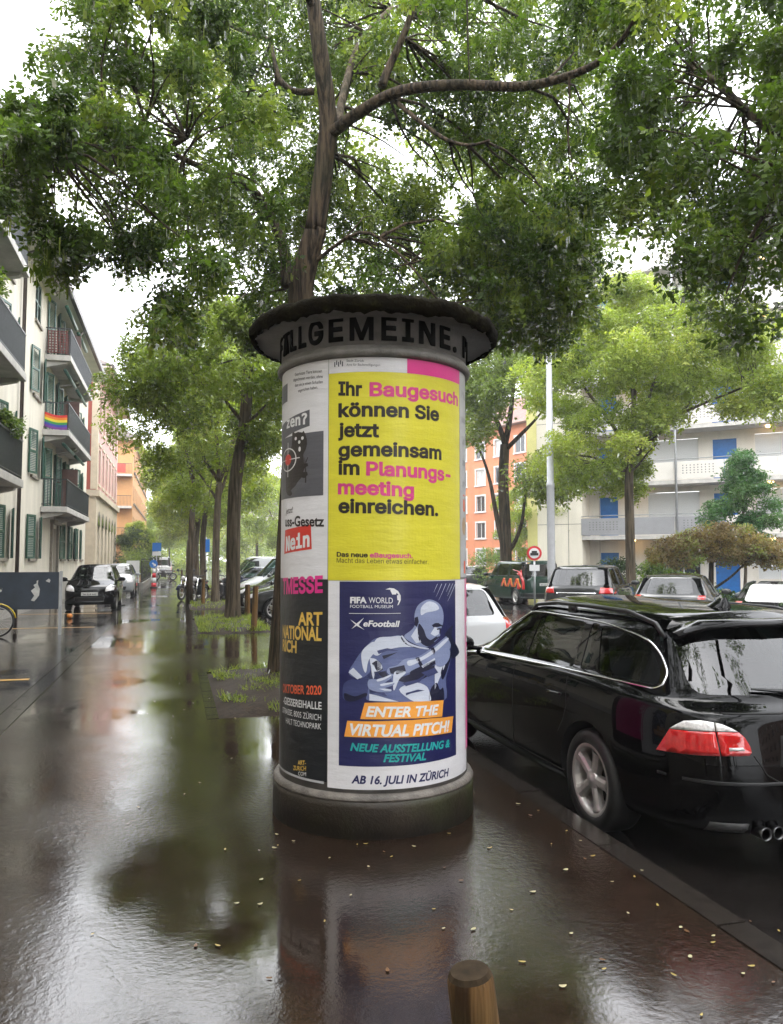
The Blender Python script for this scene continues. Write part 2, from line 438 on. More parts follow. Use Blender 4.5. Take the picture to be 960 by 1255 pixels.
def bent(name, bm, m, parent, off, r=CR, thick=0.0):
    """a flat drawing in (arc length, height) laid round the drum, as a child of a thing standing at CC"""
    cut_x(bm)
    if thick:
        g = bmesh.ops.extrude_face_region(bm, geom=bm.faces[:])
        for e in g['geom']:
            if isinstance(e, bmesh.types.BMVert): e.co.z += thick
    for v in bm.verts:
        p = cyl_point(v.co.x, v.co.y, off + v.co.z, r); v.co = p - CC
    bmesh.ops.recalc_face_normals(bm, faces=bm.faces)
    me = bpy.data.meshes.new(name); bm.to_mesh(me); bm.free(); me.materials.append(m)
    return link_mesh(name, me, parent)
def merge(bms):
    out = bmesh.new(); tmp = bpy.data.meshes.new('merge')
    for b_ in bms: b_.to_mesh(tmp); out.from_mesh(tmp); b_.free()
    bpy.data.meshes.remove(tmp); return out
def cap_height(font):
    bm, _, _ = text_bm('H', 0, 0, 1, font); h = max(v.co.y for v in bm.verts); bm.free(); return h
CAPS = {None: cap_height(None), 'grotesque': cap_height('grotesque'), 'mono': cap_height('mono')}
CAPH = CAPS[None]
def line_px(body, x0, y0, x1, y1, caph, bold=.0, shear=0.0, space=1.0, r=CR, font=None):
    """one line of print: baseline from photo pixel (x0,y0) to (x1,y1), capitals caph pixels tall"""
    s0, z0 = on_drum(x0, y0, r); s1, z1 = on_drum(x1, y1, r); _, zt = on_drum(x0, y0 - caph, r)
    bm, a, b_ = text_bm(body, bold, shear, space, font)
    kx = (s1 - s0) / (b_ - a); ky = (zt - z0) / CAPS[font]
    for v in bm.verts:
        x = s0 + (v.co.x - a) * kx; t = (x - s0) / (s1 - s0)
        v.co = Vector((x, z0 + (z1 - z0) * t + v.co.y * ky, v.co.z))
    return bm
def line_sz(body, s0, s1, z0, cap, bold=0.0, shear=0.0, space=1.0):
    bm, a, b_ = text_bm(body, bold, shear, space)
    for v in bm.verts: v.co = Vector((s0 + (v.co.x - a) * (s1 - s0) / (b_ - a), z0 + v.co.y * cap / CAPH, v.co.z))
    return bm
def rect_sz(s0, s1, z0, z1):
    bm = bmesh.new(); bm.faces.new([bm.verts.new(p) for p in ((s0, z0, 0), (s1, z0, 0), (s1, z1, 0), (s0, z1, 0))]); return bm
def poly_sz(pts):
    bm = bmesh.new(); f = bm.faces.new([bm.verts.new((p[0], p[1], 0)) for p in pts]); f.normal_update()
    if f.normal.z < 0: f.normal_flip()
    bmesh.ops.triangulate(bm, faces=bm.faces[:], ngon_method='EAR_CLIP'); return bm
def poly_px(pts): return poly_sz([on_drum(x, y) for x, y in pts])
def ink(name, col): return mat('ink_' + name, col, .36, .10, 2.2, bump=.2, bscale=6, wrinkle=.35)
paper_w = mat('white_poster_paper', (.70, .69, .71), .36, .08, 1.8, bump=.2, bscale=6, wrinkle=.35)
paper_y = mat('yellow_poster_ink', (.66, .60, .035), .33, .06, 4, bump=.2, bscale=6, wrinkle=.35)
paper_k = mat('black_poster_ink', (.011, .013, .016), .3, .2, 4, bump=.2, bscale=6, wrinkle=.35)
paper_p = mat('magenta_poster_ink', (.72, .03, .25), .33, .06, 4)
paper_g = mat('pale_grey_poster_paper', (.42, .42, .43), .35, .06, 4, bump=.2, bscale=6, wrinkle=.35)
i_black = ink('black', (.018, .013, .012)); i_pink = ink('pink', (.62, .05, .22)); i_white = ink('white', (.75, .75, .76))
i_navy = ink('navy', (.016, .018, .085)); i_gold = ink('gold', (.72, .47, .09)); i_orange = ink('orange', (.86, .36, .06))
i_teal = ink('teal', (.02, .36, .34)); i_red = ink('red', (.62, .035, .02)); i_grey = ink('grey', (.10, .10, .115)); i_lgrey = ink('light_grey', (.3, .3, .31))
i_green = i_teal
# raised words round the frieze
bm, a, b_ = text_bm('ALLGEMEINE. PLAKATGESELLSCHAFT', .024, 0, 1.20, 'grotesque')
def centre_of(pre, ch):
    m1, _, e1 = text_bm(pre, .024, 0, 1.20, 'grotesque'); m2, _, e2 = text_bm(pre + ch, .024, 0, 1.20, 'grotesque'); m1.free(); m2.free(); return (e1 + e2) / 2 + .06
cG, cE = centre_of('ALL', 'G'), centre_of('ALLGEM', 'E')
sG, sE = on_drum(386.5, 408, .624)[0], on_drum(475.5, 408, .624)[0]
kx = (sE - sG) / (cE - cG); k = .138 / CAPS['grotesque']
for v in bm.verts: v.co = Vector((sG + (v.co.x - cG) * kx * (.76 if v.co.x < cG else 1), 2.930 + v.co.y * k, v.co.z))
bent('raised_lettering', bm, dark_letter, column, .001, .624, .009)

def poster(name, label, sheet_m, rects):
    """rects: list of (s0,s1,z0,z1) of the paper"""
    o = thing(name, label, 'poster', CC, 0, 'posters pasted round the column')
    bent('paper', merge([rect_sz(*q) for q in rects]), sheet_m, o, .0015)
    return o
L1, L2, L3 = .0023, .0031, .0039
sYL, _ = on_drum(403, 580); sYR, _ = on_drum(563.2, 580)
sYM, _ = on_drum(499, 460)
zS = 1.497                               # seam between upper and lower posters
zT = 2.824
# ---- yellow poster
yp = poster('poster', 'large yellow poster with black and pink headline and white and magenta top strip', paper_y, [(sYL, sYR, zS - .012, zT)])
bent('header_strip', rect_sz(sYL, sYR, 2.735, zT), paper_w, yp, L1)
bent('corner_block', rect_sz(sYM, sYR, 2.735, zT), paper_p, yp, L2)
hb = []
for t_, y0, x1, y1, bold in [('Ihr', 484, 444, 485, 1), ('können Sie', 511, 538, 516, 1), ('jetzt', 535, 465, 535.5, 1), ('gemeinsam', 559.5, 541, 563, 1), ('im', 581, 441, 581.5, 1), ('einreichen.', 628, 537, 632, 1)]:
    hb.append(line_px(t_, 415, y0, x1, y1, 15.6, .032, font='grotesque'))
hb.append(line_px('Das neue', 413, 682, 451, 683, 5.4, .03, font='grotesque')); hb.append(line_px('Macht das Leben etwas einfacher.', 413, 689.5, 525, 691.5, 5.6, .0, font='grotesque'))
bent('black_lettering', merge(hb), i_black, yp, L1)
hp = [line_px('Baugesuch', 453, 485, 561, 497.5, 15.6, .032, font='grotesque'), line_px('Planungs-', 449, 582, 552, 590, 15.6, .032, font='grotesque'), line_px('meeting', 414.5, 605, 507.5, 609, 15.6, .032, font='grotesque'), line_px('eBaugesuch.', 453.5, 683, 506, 684, 5.4, .03, font='grotesque')]
bent('pink_lettering', merge(hp), i_pink, yp, L1)
hd = [line_px('Stadt Zürich', 425, 443.5, 446, 443.7, 2.8, .01), line_px('Amt für Baubewilligungen', 425, 448.5, 466, 449.0, 2.8, 0)]
cr = []
s0, z0 = on_drum(410, 450)
for i in range(5):                       # the small coat-of-arms block
    cr.append(rect_sz(s0 + i * .0125, s0 + i * .0125 + .008, z0 + (i % 2) * .012, z0 + .03 + (i % 2) * .008))
bent('header_lettering', merge(hd + cr), i_grey, yp, L2)

# ---- hunting-law poster (white, left above)
sWL = -CR * R(118); 
wp = poster('poster', 'white poster with grey panel, dark animal outline and red lettering box', paper_w, [(sWL, sYL - .004, zS - .006, zT)])
sx = lambda x, y: on_drum(x, y)
pa = lambda x0, y0, x1, y1: (on_drum(x0, y0), on_drum(x1, y1))
s396, z528 = on_drum(397, 528); _, z607 = on_drum(397, 607)
sLeft = -CR * R(104)
bent('grey_panel', merge([rect_sz(sLeft, s396, z607, z528), poly_sz([(sLeft, 2.34), (on_drum(380, 522)[0], on_drum(380, 522)[1]), on_drum(380, 502), (sLeft, 2.45)]), rect_sz(sLeft, on_drum(353, 480)[0], on_drum(353, 492)[1], on_drum(353, 470)[1])]), i_grey, wp, L1)
zc = lambda q, W_=372, H_=1255: (340 + q[0] * 80 / W_, 430 + q[1] * 270 / H_)   # measuring sheet of the left posters
animal = [(88, 470), (96, 462), (103, 470), (120, 462), (145, 465), (152, 455), (160, 470), (170, 500), (172, 530), (165, 560), (150, 590), (155, 640), (175, 640), (178, 655), (160, 665), (150, 690), (172, 690), (176, 706), (158, 725), (140, 722), (120, 745), (105, 770), (80, 795), (88, 815), (78, 828), (62, 822), (52, 800), (50, 600), (75, 575), (85, 540)]
bent('animal_outline', poly_px([zc(q) for q in animal]), i_black, wp, L2)
twig = [poly_px([zc(q) for q in p_]) for p_ in ([(158, 600), (163, 640), (168, 700), (166, 752), (160, 752), (162, 700), (157, 640)], [(163, 630), (175, 605), (178, 608), (166, 640)])]
bent('twig', merge(twig), i_black, wp, L2)
def disc_px(cx, cy, rs, rz, n=24, hole=0.0):
    s, z = on_drum(cx, cy); o_ = [(s + rs * math.cos(w), z + rz * math.sin(w)) for w in [2 * math.pi * i / n for i in range(n)]]
    if not hole: return poly_sz(o_)
    bm = bmesh.new(); A = [bm.verts.new((x, y, 0)) for x, y in o_]; B = [bm.verts.new((s + (x - s) * hole, z + (y - z) * hole, 0)) for x, y in o_]
    for i in range(n): bm.faces.new((A[i], A[(i + 1) % n], B[(i + 1) % n], B[i]))
    return bm
tx, ty = zc((64, 622))
sT, zT_ = on_drum(tx, ty)
bent('target_ring', merge([disc_px(tx, ty, .115, .075, 32, .9), rect_sz(sT - .16, sT - .03, zT_ - .003, zT_ + .003), rect_sz(sT + .03, sT + .15, zT_ - .003, zT_ + .003), rect_sz(sT - .004, sT + .004, zT_ + .03, zT_ + .11), rect_sz(sT - .004, sT + .004, zT_ - .11, zT_ - .03)]
     + [disc_px(*zc(q), r1, r2, 12) for q, r1, r2 in (((108, 500), .013, .011), ((146, 497), .013, .011), ((128, 520), .012, .011), ((130, 560), .012, .016))]), i_white, wp, L3)
bent('target_dot', disc_px(tx, ty, .05, .036), i_red, wp, L3)
zN = on_drum(374, 650)[1]
bent('red_box', poly_sz([on_drum(349, 679), on_drum(382.5, 673), on_drum(381.5, 643), on_drum(350, 650)]), i_red, wp, L1)
bent('white_lettering', merge([line_px('Nein', 351, 675, 380, 669, 16, .035, font='mono'), line_px('zen?', 352, 525, 377, 519, 12, .03, font='mono')]), i_white, wp, L2)
bl = [line_px('uss-Gesetz', 350, 645, 397.5, 645, 11.5, .03), line_px('jetzt!', 351, 630, 359.5, 628, 7, .0)]
for i, t_ in enumerate(['Geschützte Tiere können', 'abgeschossen werden, ohne', 'dass sie je einen Schaden', 'angerichtet haben.']):
    bl.append(line_px(t_, 362 - (i == 1) * 2 + (i == 3) * 4, 461 + i * 6.6, 396 - (i == 0) * 1 - (i == 3) * 6, 456.5 + i * 6.6, 3.6, .005))
bent('black_lettering', merge(bl), i_black, wp, L1)

# ---- art fair poster (black, left below)
sKR, _ = on_drum(401.5, 830)
kp = poster('poster', 'black poster with magenta, yellow and white capitals', paper_k, [(sWL, sKR, .30, zS - .008)])
bent('magenta_lettering', line_px('KUNSTMESSE', 346.8 - 17, 727, 396, 725.5, 20, .03) if False else line_px('TMESSE', 347.3, 727.5, 396, 725.5, 18, .03, font='grotesque'), paper_p, kp, L1)
bent('yellow_lettering', merge([line_px('ART', 366, 766, 395.5, 766, 15, .03), line_px('NATIONAL', 347.0, 781, 394.5, 785, 15, .03), line_px('RICH', 347, 797, 364, 800, 13.5, .03), line_px('ART-', 365.5, 937, 375.5, 937.5, 5.2, .02), line_px('ZURICH', 360, 943.5, 375.5, 944.5, 5.2, .02)]), i_gold, kp, L1)
bent('orange_lettering', merge([line_px('OKTOBER 2020', 347.2, 848, 394.5, 851, 10, .02)]), i_red if False else ink('coral', (.75, .12, .045)), kp, L1)
bent('white_lettering', merge([line_px('-GIESSEREIHALLE', 348, 862, 394.5, 869.5, 8.5, .015), line_px('STRASSE, 8005 ZÜRICH', 347, 873, 394, 883, 6.8, .0), line_px('HALT TECHNOPARK', 351, 886, 394, 894, 6.8, .0), line_px('COM', 366, 950, 375.5, 951, 4.5, -.004)]), i_white, kp, L1)
bent('torn_edge', merge([rect_sz(sWL, sKR - .02, .288, .302)]), paper_g, kp, L1)

# ---- football museum poster (white frame, navy picture)
sFR = on_drum(570.8, 830)[0]
fp = poster('poster', 'white framed navy poster of a footballer kissing a trophy', paper_w, [(sKR + .004, sFR, .272, zS - .014)])
sNL, zNT = on_drum(416.5, 712); sNR, _ = on_drum(558.3, 830); _, zNB = on_drum(416, 938)
bent('navy_panel', rect_sz(sNL, sNR, zNB, zNT - .003), i_navy, fp, L1)
q4 = lambda p: (400 + p[0] / 4.828, 700 + p[1] / 4.828)
def soften(p, n=4):
    """rounds a drawn outline (closed spline through its points)"""
    out = []; m = len(p)
    if m < 6: return p
    for i in range(m):
        p0, p1, p2, p3 = (Vector(p[(i + k - 1) % m]) for k in range(4))
        for k in range(n):
            t = k / n; q = .5 * ((2 * p1) + (p2 - p0) * t + (2 * p0 - 5 * p1 + 4 * p2 - p3) * t * t + (3 * p1 - p0 - 3 * p2 + p3) * t ** 3); out.append((p1.lerp(q, .85).x if k == 0 else q.x, q.y))
    return out
def shape(*pl): return merge([poly_px([q4(p) for p in soften(pts)]) for pts in pl])
tone = lambda n_, c: ink('print_' + n_, c)
t_dark = tone('dark', (.010, .012, .035)); t_mid = tone('mid', (.105, .13, .27)); t_low = tone('low', (.04, .05, .14)); t_hi = tone('highlight', (.56, .60, .70)); t_soft = tone('soft', (.22, .26, .42))
def layer(name, m, off, *pl): bent(name, shape(*pl), m, fp, off)
o = .0031
# shirt, body, arm
layer('shirt_print', t_mid, o, [(245, 720), (250, 640), (170, 630), (133, 600), (165, 540), (205, 480), (260, 420), (300, 395), (380, 385), (440, 380), (470, 420), (530, 445), (600, 460), (640, 480), (735, 470), (730, 540), (705, 640), (690, 772), (430, 772), (250, 765)])
layer('arm_print', t_low, o, [(100, 690), (110, 660), (150, 640), (200, 640), (255, 600), (262, 560), (258, 520), (275, 515), (290, 560), (330, 590), (370, 590), (385, 640), (400, 690), (380, 715), (300, 720), (240, 735), (170, 768), (115, 764), (98, 740)])
layer('head_print', t_soft, o, [(520, 275), (528, 228), (552, 192), (600, 168), (645, 178), (676, 205), (691, 250), (690, 300), (680, 335), (668, 360), (672, 380), (655, 405), (625, 430), (600, 448), (570, 450), (500, 420), (460, 385), (500, 350), (522, 320)])
o = .0038
layer('shirt_highlight', t_hi, o, [(300, 398), (380, 388), (440, 384), (462, 415), (520, 445), (430, 450), (350, 470), (300, 500), (270, 470)], [(133, 598), (160, 570), (215, 625), (185, 640)], [(258, 520), (275, 515), (300, 525), (330, 560), (320, 585), (275, 590)], [(430, 700), (520, 660), (590, 680), (612, 730), (610, 770), (520, 772)], [(255, 725), (300, 735), (430, 772), (255, 765)], [(210, 480), (255, 430), (285, 420), (290, 470), (250, 530), (235, 600), (215, 560)], [(640, 560), (690, 500), (700, 560), (665, 640), (640, 700)])
layer('shirt_shadow', t_dark, o, [(270, 545), (300, 525), (325, 545), (335, 585), (300, 590)], [(305, 600), (350, 590), (370, 640), (340, 640)], [(420, 640), (520, 600), (600, 570), (640, 560), (600, 620), (500, 660)], [(615, 700), (650, 660), (670, 700), (690, 690), (690, 772), (612, 770)], [(640, 500), (735, 470), (730, 530), (690, 640), (675, 600), (690, 540)], [(440, 395), (452, 392), (480, 425), (545, 450), (530, 455), (470, 432)], [(110, 720), (170, 740), (230, 720), (240, 735), (170, 768), (115, 764)], [(330, 500), (420, 480), (340, 520)])
layer('face_highlight', t_hi, o, [(560, 215), (600, 180), (645, 190), (665, 220), (640, 235), (590, 245), (560, 260)], [(640, 330), (665, 340), (664, 372), (640, 385), (615, 370)], [(500, 385), (535, 330), (545, 380), (560, 420), (530, 425)])
layer('face_shadow', t_dark, o, [(548, 310), (575, 345), (595, 395), (640, 420), (625, 432), (600, 446), (565, 430), (545, 400), (540, 350)], [(622, 318), (660, 305), (684, 322), (660, 330), (632, 332)], [(522, 275), (540, 268), (546, 300), (535, 330), (522, 320)], [(668, 345), (676, 335), (674, 372)], [(610, 412), (650, 385), (660, 398), (630, 420)])
layer('trophy_print', t_soft, .0045, [(462, 520), (540, 505), (620, 455), (700, 390), (715, 375), (735, 400), (722, 470), (640, 530), (560, 580), (490, 600), (400, 620), (360, 600), (370, 570), (420, 555)])
layer('trophy_highlight', t_hi, .0052, [(480, 530), (545, 515), (625, 465), (705, 398), (715, 410), (640, 480), (560, 530), (490, 560)], [(400, 600), (440, 590), (470, 600), (430, 640), (405, 700), (395, 690)], [(560, 560), (650, 505), (655, 518), (570, 572)])
layer('trophy_shadow', t_dark, .0052, [(525, 512), (545, 508), (575, 565), (558, 575)], [(615, 458), (632, 448), (662, 515), (648, 522)], [(372, 575), (460, 555), (470, 590), (420, 610), (380, 605)], [(700, 370), (745, 320), (738, 380), (778, 460), (778, 490), (740, 515), (735, 440), (715, 395)], [(500, 590), (640, 525), (720, 470), (715, 500), (640, 550), (520, 610)])
layer('hand_print', t_soft, .0056, [(255, 640), (330, 640), (380, 615), (385, 630), (345, 662), (395, 655), (398, 672), (350, 692), (385, 700), (375, 714), (300, 712), (250, 690)], [(640, 480), (700, 450), (728, 470), (722, 520), (690, 560), (650, 560), (640, 520)])
layer('face_detail', t_dark, .0045, [(628, 316), (650, 306), (684, 320), (682, 327), (655, 316), (632, 324)], [(650, 340), (672, 336), (676, 342), (655, 348)], [(527, 286), (538, 280), (543, 300), (536, 318), (529, 310)], [(655, 388), (672, 384), (668, 392), (656, 396)])
layer('fold_print', t_low, .0045, [(300, 470), (360, 455), (430, 470), (360, 470), (310, 490)], [(450, 660), (540, 640), (600, 600), (550, 655), (470, 680)], [(470, 720), (540, 700), (580, 705), (500, 722), (470, 735)], [(280, 690), (330, 700), (360, 740), (300, 722)], [(560, 600), (640, 570), (660, 600), (600, 625)])
layer('cuff_print', t_hi, .0045, [(137, 590), (150, 580), (212, 622), (206, 634), (175, 622)], [(445, 386), (452, 383), (485, 420), (540, 443), (600, 455), (598, 462), (535, 452), (476, 428)])
layer('finger_print', t_hi, .0062, [(300, 640), (340, 628), (378, 612), (382, 618), (345, 640), (305, 652)], [(320, 668), (360, 660), (394, 655), (396, 662), (360, 672), (325, 678)], [(310, 694), (350, 694), (384, 700), (382, 707), (345, 706)], [(265, 560), (274, 560), (286, 610), (280, 640), (270, 610)])
# light streaks in the corner
streaks = []
for i, (x0, y0) in enumerate([(655, 75), (680, 75), (705, 73), (728, 73), (745, 73), (758, 78)]):
    l = 50 + (i % 3) * 25; streaks.append(poly_px([q4(p) for p in ((x0, y0), (x0 + 3, y0), (x0 - l * .42 + 1, y0 + l), (x0 - l * .42, y0 + l))]))
bent('light_streaks', merge(streaks), t_hi, fp, .0031)
# banners and words
def banner(*pts): return poly_px([q4(p) for p in pts])
bent('orange_banner', merge([banner((228, 778), (300, 776), (500, 771), (690, 762), (682, 860), (450, 871), (202, 874)), banner((126, 884), (400, 884), (600, 871), (747, 857), (737, 952), (500, 980), (300, 982), (108, 977))]), i_orange, fp, .0062)
bent('white_lettering', merge([line_px('ENTER THE', 448.5, 877.5, 537, 875, 11.8, .035, .25), line_px('VIRTUAL PITCH!', 429.5, 900, 550, 895.5, 13.2, .035, .25)]), i_white, fp, .0069)
bent('teal_lettering', merge([line_px('NEUE AUSSTELLUNG &', 429.5, 919.5, 551, 915, 9.1, .034, .25), line_px('FESTIVAL', 470, 933.5, 522, 931, 8.8, .034, .25)]), i_teal, fp, L2)
bent('navy_lettering', merge([line_px('AB 16. JULI IN ZÜRICH', 431, 959.5, 550, 950.5, 9.4, .034, .22)]), i_navy, fp, L1)
logo = [line_px('FIFA', 429.5, 739, 449.5, 739, 7, .045), line_px('WORLD', 452, 739, 481.5, 739.5, 7, -.005, 0), line_px('FOOTBALL MUSEUM', 429.5, 744.8, 481.5, 745.2, 3.6, 0), line_px('eFootball', 445.5, 767.5, 490, 768, 7, .03, .2)]
logo += [rect_sz(on_drum(428, 751.5)[0], on_drum(491, 752)[0], on_drum(428, 752)[1], on_drum(428, 751.4)[1])]
logo += [banner((142, 285), (182, 312), (228, 348), (180, 322)), banner((225, 274), (196, 312), (150, 342), (182, 308)), banner((165, 300), (182, 312), (200, 318), (180, 322))]
arc = [(350, 108), (375, 99), (400, 102), (425, 118), (440, 145), (440, 170), (428, 198), (420, 202), (432, 170), (430, 145), (415, 125), (395, 110)]
logo += [banner(*arc), banner((378, 112), (395, 106), (418, 122), (412, 138), (390, 138)), banner((418, 145), (432, 136), (440, 158), (434, 176), (420, 170))]
bent('logo_lettering', merge(logo), i_white, fp, L2)

# ---- the two posters turning away on the right
gp = poster('poster', 'pale grey poster turning away at the upper right of the column', paper_g, [(sYR + .006, CR * R(118), zS + .0, zT)])
s_a = sYR + .05
gl = []
for i, (w_, z) in enumerate([('Mit', 2.66), ('uns', 2.5), ('Quali', 2.36), ('täten', 2.22), ('sind', 2.08)]): gl.append(line_sz(w_, s_a, s_a + .09, z, .05, 0))
bent('grey_lettering', merge(gl), i_lgrey, gp, L1)
bent('red_mark', merge([rect_sz(s_a + .02, s_a + .07, 1.92, 2.0), rect_sz(s_a + .02, s_a + .07, 2.02, 2.03), rect_sz(s_a + .03, s_a + .08, 1.52, 1.6)]), ink('coral', (.75, .12, .045)), gp, L1)
bent('brown_print', disc_px(568.5, 645, .05, .06, 18), ink('tan', (.38, .24, .12)), gp, L1)
mp = poster('poster', 'magenta poster turning away at the lower right of the column', paper_p, [(sFR - .03, CR * R(118), .40, zS - .012)])
for o_ in mp.children: pass
bent('white_lettering', merge([line_sz('Z', sFR + .01, sFR + .07, 1.08, .12, .03), line_sz('S', sFR + .01, sFR + .07, .95, .09, .03), line_sz('V', sFR + .01, sFR + .07, .83, .07, .03)]), i_white, mp, L2)
# ================================================================== VEHICLES
def paint_mat(name, col, rough=.16, ior=1.42):
    if name in MATS: return MATS[name]
    m, nt, p, out = new_mat(name); L = nt.links
    p.inputs['Base Color'].default_value = (*col, 1); p.inputs['Roughness'].default_value = rough + .12
    p.inputs['Coat Weight'].default_value = 1.0; p.inputs['Coat Roughness'].default_value = .02; p.inputs['Specular IOR Level'].default_value = .0; p.inputs['Coat IOR'].default_value = ior
    n = noise(nt, 160, 2, .5); n2 = noise(nt, 1.7, 2, .5)                # rain drops and slight panel unevenness
    r = ramp(nt, n.outputs['Fac'], [(.60, 0), (.68, 1)])
    a = nd(nt, 'ShaderNodeMath', operation='MULTIPLY_ADD'); a.inputs[1].default_value = .05
    L.new(r.outputs[0], a.inputs[0]); L.new(n2.outputs['Fac'], a.inputs[2])
    b = nd(nt, 'ShaderNodeBump'); b.inputs['Strength'].default_value = .10; b.inputs['Distance'].default_value = .012
    L.new(a.outputs[0], b.inputs['Height']); L.new(b.outputs[0], p.inputs['Coat Normal']); L.new(b.outputs[0], p.inputs['Normal'])
    MATS[name] = m; return m
rubber = mat('tyre_rubber', (.012, .012, .012), .5, .3, 20)
alloy = mat('alloy_silver', (.55, .53, .51), .38, .12, 20, metal=.6)
blackplastic = mat('black_plastic', (.012, .012, .013), .35, .2, 20)
chrome = mat('chrome_trim', (.75, .75, .76), .12, .05, 20, metal=1.0)
interior_m = mat('car_interior', (.03, .031, .032), .7, .3, 8)
seat_m = mat('seat_cloth', (.05, .05, .05), .8, .3, 8)
under_m = mat('wheel_well_black', (.004, .004, .004), .8, .2, 8)
car_glass = glass_mat('tinted_car_glass', (.26, .36, .33), refl=1.42)
dark_glass = glass_mat('dark_privacy_glass', (.10, .13, .125), refl=1.85)
red_lens = mat('red_lamp_lens', (.50, .008, .010), .08, .25, 30, coat=1.0)
clear_lens = mat('clear_lamp_lens', (.62, .60, .60), .1, .25, 60, coat=1.0)
amber_lens = mat('amber_lamp_lens', (.55, .16, .02), .1, .2, 40, coat=1.0)
plate_m = mat('plate_white', (.6, .6, .58), .35, .1, 20)
plate_ink = mat('plate_ink', (.015, .015, .015), .5, .1, 20)
mirror_m = mat('mirror_glass', (.6, .62, .63), .03, .02, 4, metal=1.0)

def lerp(a, b, t): return a + (b - a) * t
FR = [0, .004, .028, .12, .30, .50, .70, .88, .972, .996, 1]
XF = [0, .5, .87, .985, 1, 1, 1, .985, .87, .5, 0]
def car_cage(P):
    L, Wd, H = P['L'], P['W'] / 2, P['H']; yf, yr = L / 2, -L / 2
    zb, zh = P['zb'], P['zh']
    def ring(w, yF, yR, zF, zS, zR, corner=1.0, zS2=None):
        out = []
        for i in range(11):
            f = FR[i]
            if corner != 1 and i in (1, 2, 8, 9):
                f = FR[i] * corner if i < 5 else 1 - (1 - FR[i]) * corner
            y = lerp(yF, yR, f)
            if i <= 2: z = zF
            elif i == 3: z = lerp(zF, zS, .55)
            elif i >= 8: z = zR
            elif i == 7: z = lerp(zS, zR, .5)
            else: z = lerp(zS, zS if zS2 is None else zS2, (i - 4) / 2)
            out.append(Vector((XF[i] * w, y, z)))
        return out
    rise = P.get('rise', .04)
    G = [ring(Wd * .86, yf - .16, yr + .16, .20, .19, .24),
         ring(Wd * .955, yf - .06, yr + .06, .23, .21, .27),
         ring(Wd * .99, yf - .01, yr + .015, .40, .36, .42),
         ring(Wd * 1.0, yf, yr, .54, .56, .60),
         ring(Wd * .995, yf - .03, yr + P.get('tuck', .045), lerp(.54, zh, .75), zb - .14, lerp(.6, P['rz'], .62), 1, zb - .14 + rise * .7),
         ring(Wd * .955, yf - P.get('nose', .16), yr + P.get('tuck', .045) + .02, zh, zb - .01, P['rz'] - .05, 1.2, zb - .01 + rise),
         ring(Wd * P.get('bw', .90), P['yw'], P['rw'], P.get('zw', zb + .02), zb + .035, P['rz'] + .01, 2.2, zb + .035 + rise),
         ring(Wd * P['roofw'], P['yt'], P['rt'], H - P.get('drop', .07), H - .095, H - P.get('rdrop', .09), 2.2),
         ring(Wd * (P['roofw'] - .13), P['yt'] - .18, P['rt'] + P.get('rin', .10), H - .02, H - .025, H - P.get('rdrop', .09) * .45, 1.0)]
    if 'zmid' in P: pass
    return G
def car_shell(P, level):
    G = car_cage(P)
    vs_ = []; idx = {}
    for k, rg in enumerate(G):
        for i, p in enumerate(rg):
            for sgn in ((1,) if i in (0, 10) else (1, -1)):
                idx[(k, i, sgn)] = len(vs_); vs_.append((p.x * sgn, p.y, p.z))
                if i in (0, 10): idx[(k, i, -1)] = idx[(k, i, 1)]
    fs = []; K = len(G)
    for k in range(K - 1):
        for i in range(10):
            fs.append((idx[(k, i, 1)], idx[(k, i + 1, 1)], idx[(k + 1, i + 1, 1)], idx[(k + 1, i, 1)]))
            fs.append((idx[(k, i + 1, -1)], idx[(k, i, -1)], idx[(k + 1, i, -1)], idx[(k + 1, i + 1, -1)]))
    # roof with a crown line, and the floor
    top = K - 1; cen = []
    for i in range(11):
        if i in (0, 10): cen.append(idx[(top, i, 1)])
        else:
            p = G[top][i]; cen.append(len(vs_)); vs_.append((0, p.y, p.z + .018))
    for i in range(10):
        for sgn in (1, -1):
            q = [idx[(top, i, sgn)], idx[(top, i + 1, sgn)], cen[i + 1], cen[i]]
            q = list(dict.fromkeys(q))
            if sgn < 0: q = q[::-1]
            fs.append(tuple(q))
    for i in range(10):
        q = list(dict.fromkeys([idx[(0, i, 1)], idx[(0, i, -1)], idx[(0, i + 1, -1)], idx[(0, i + 1, 1)]])); fs.append(tuple(q))
    me = bpy.data.meshes.new('body'); me.from_pydata(vs_, [], fs)
    bm = bmesh.new(); bm.from_mesh(me); bmesh.ops.recalc_face_normals(bm, faces=bm.faces)
    cr = bm.edges.layers.float.new('crease_edge')
    loopk = {}
    for (k, i, s_), v in idx.items(): loopk[v] = k
    bm.verts.ensure_lookup_table()
    for e in bm.edges:
        a, c = loopk.get(e.verts[0].index), loopk.get(e.verts[1].index)
        if a == c and a in P.get('crease', {5: .35, 6: .45, 7: .25}): e[cr] = P.get('crease', {5: .35, 6: .45, 7: .25})[a]
        if a == c == 0: e[cr] = .6
    bm.to_mesh(me); bm.free()
    o = bpy.data.objects.new('shell', me); COL.objects.link(o)
    md = o.modifiers.new('s', 'SUBSURF'); md.levels = level; md.render_levels = level
    bpy.context.view_layer.update()
    out = bpy.data.meshes.new_from_object(o.evaluated_get(bpy.context.evaluated_depsgraph_get()))
    bpy.data.objects.remove(o); bpy.data.meshes.remove(me)
    return out
def bvh_of(me):
    bm = bmesh.new(); bm.from_mesh(me); t = BVHTree.FromBMesh(bm); bm.free(); return t
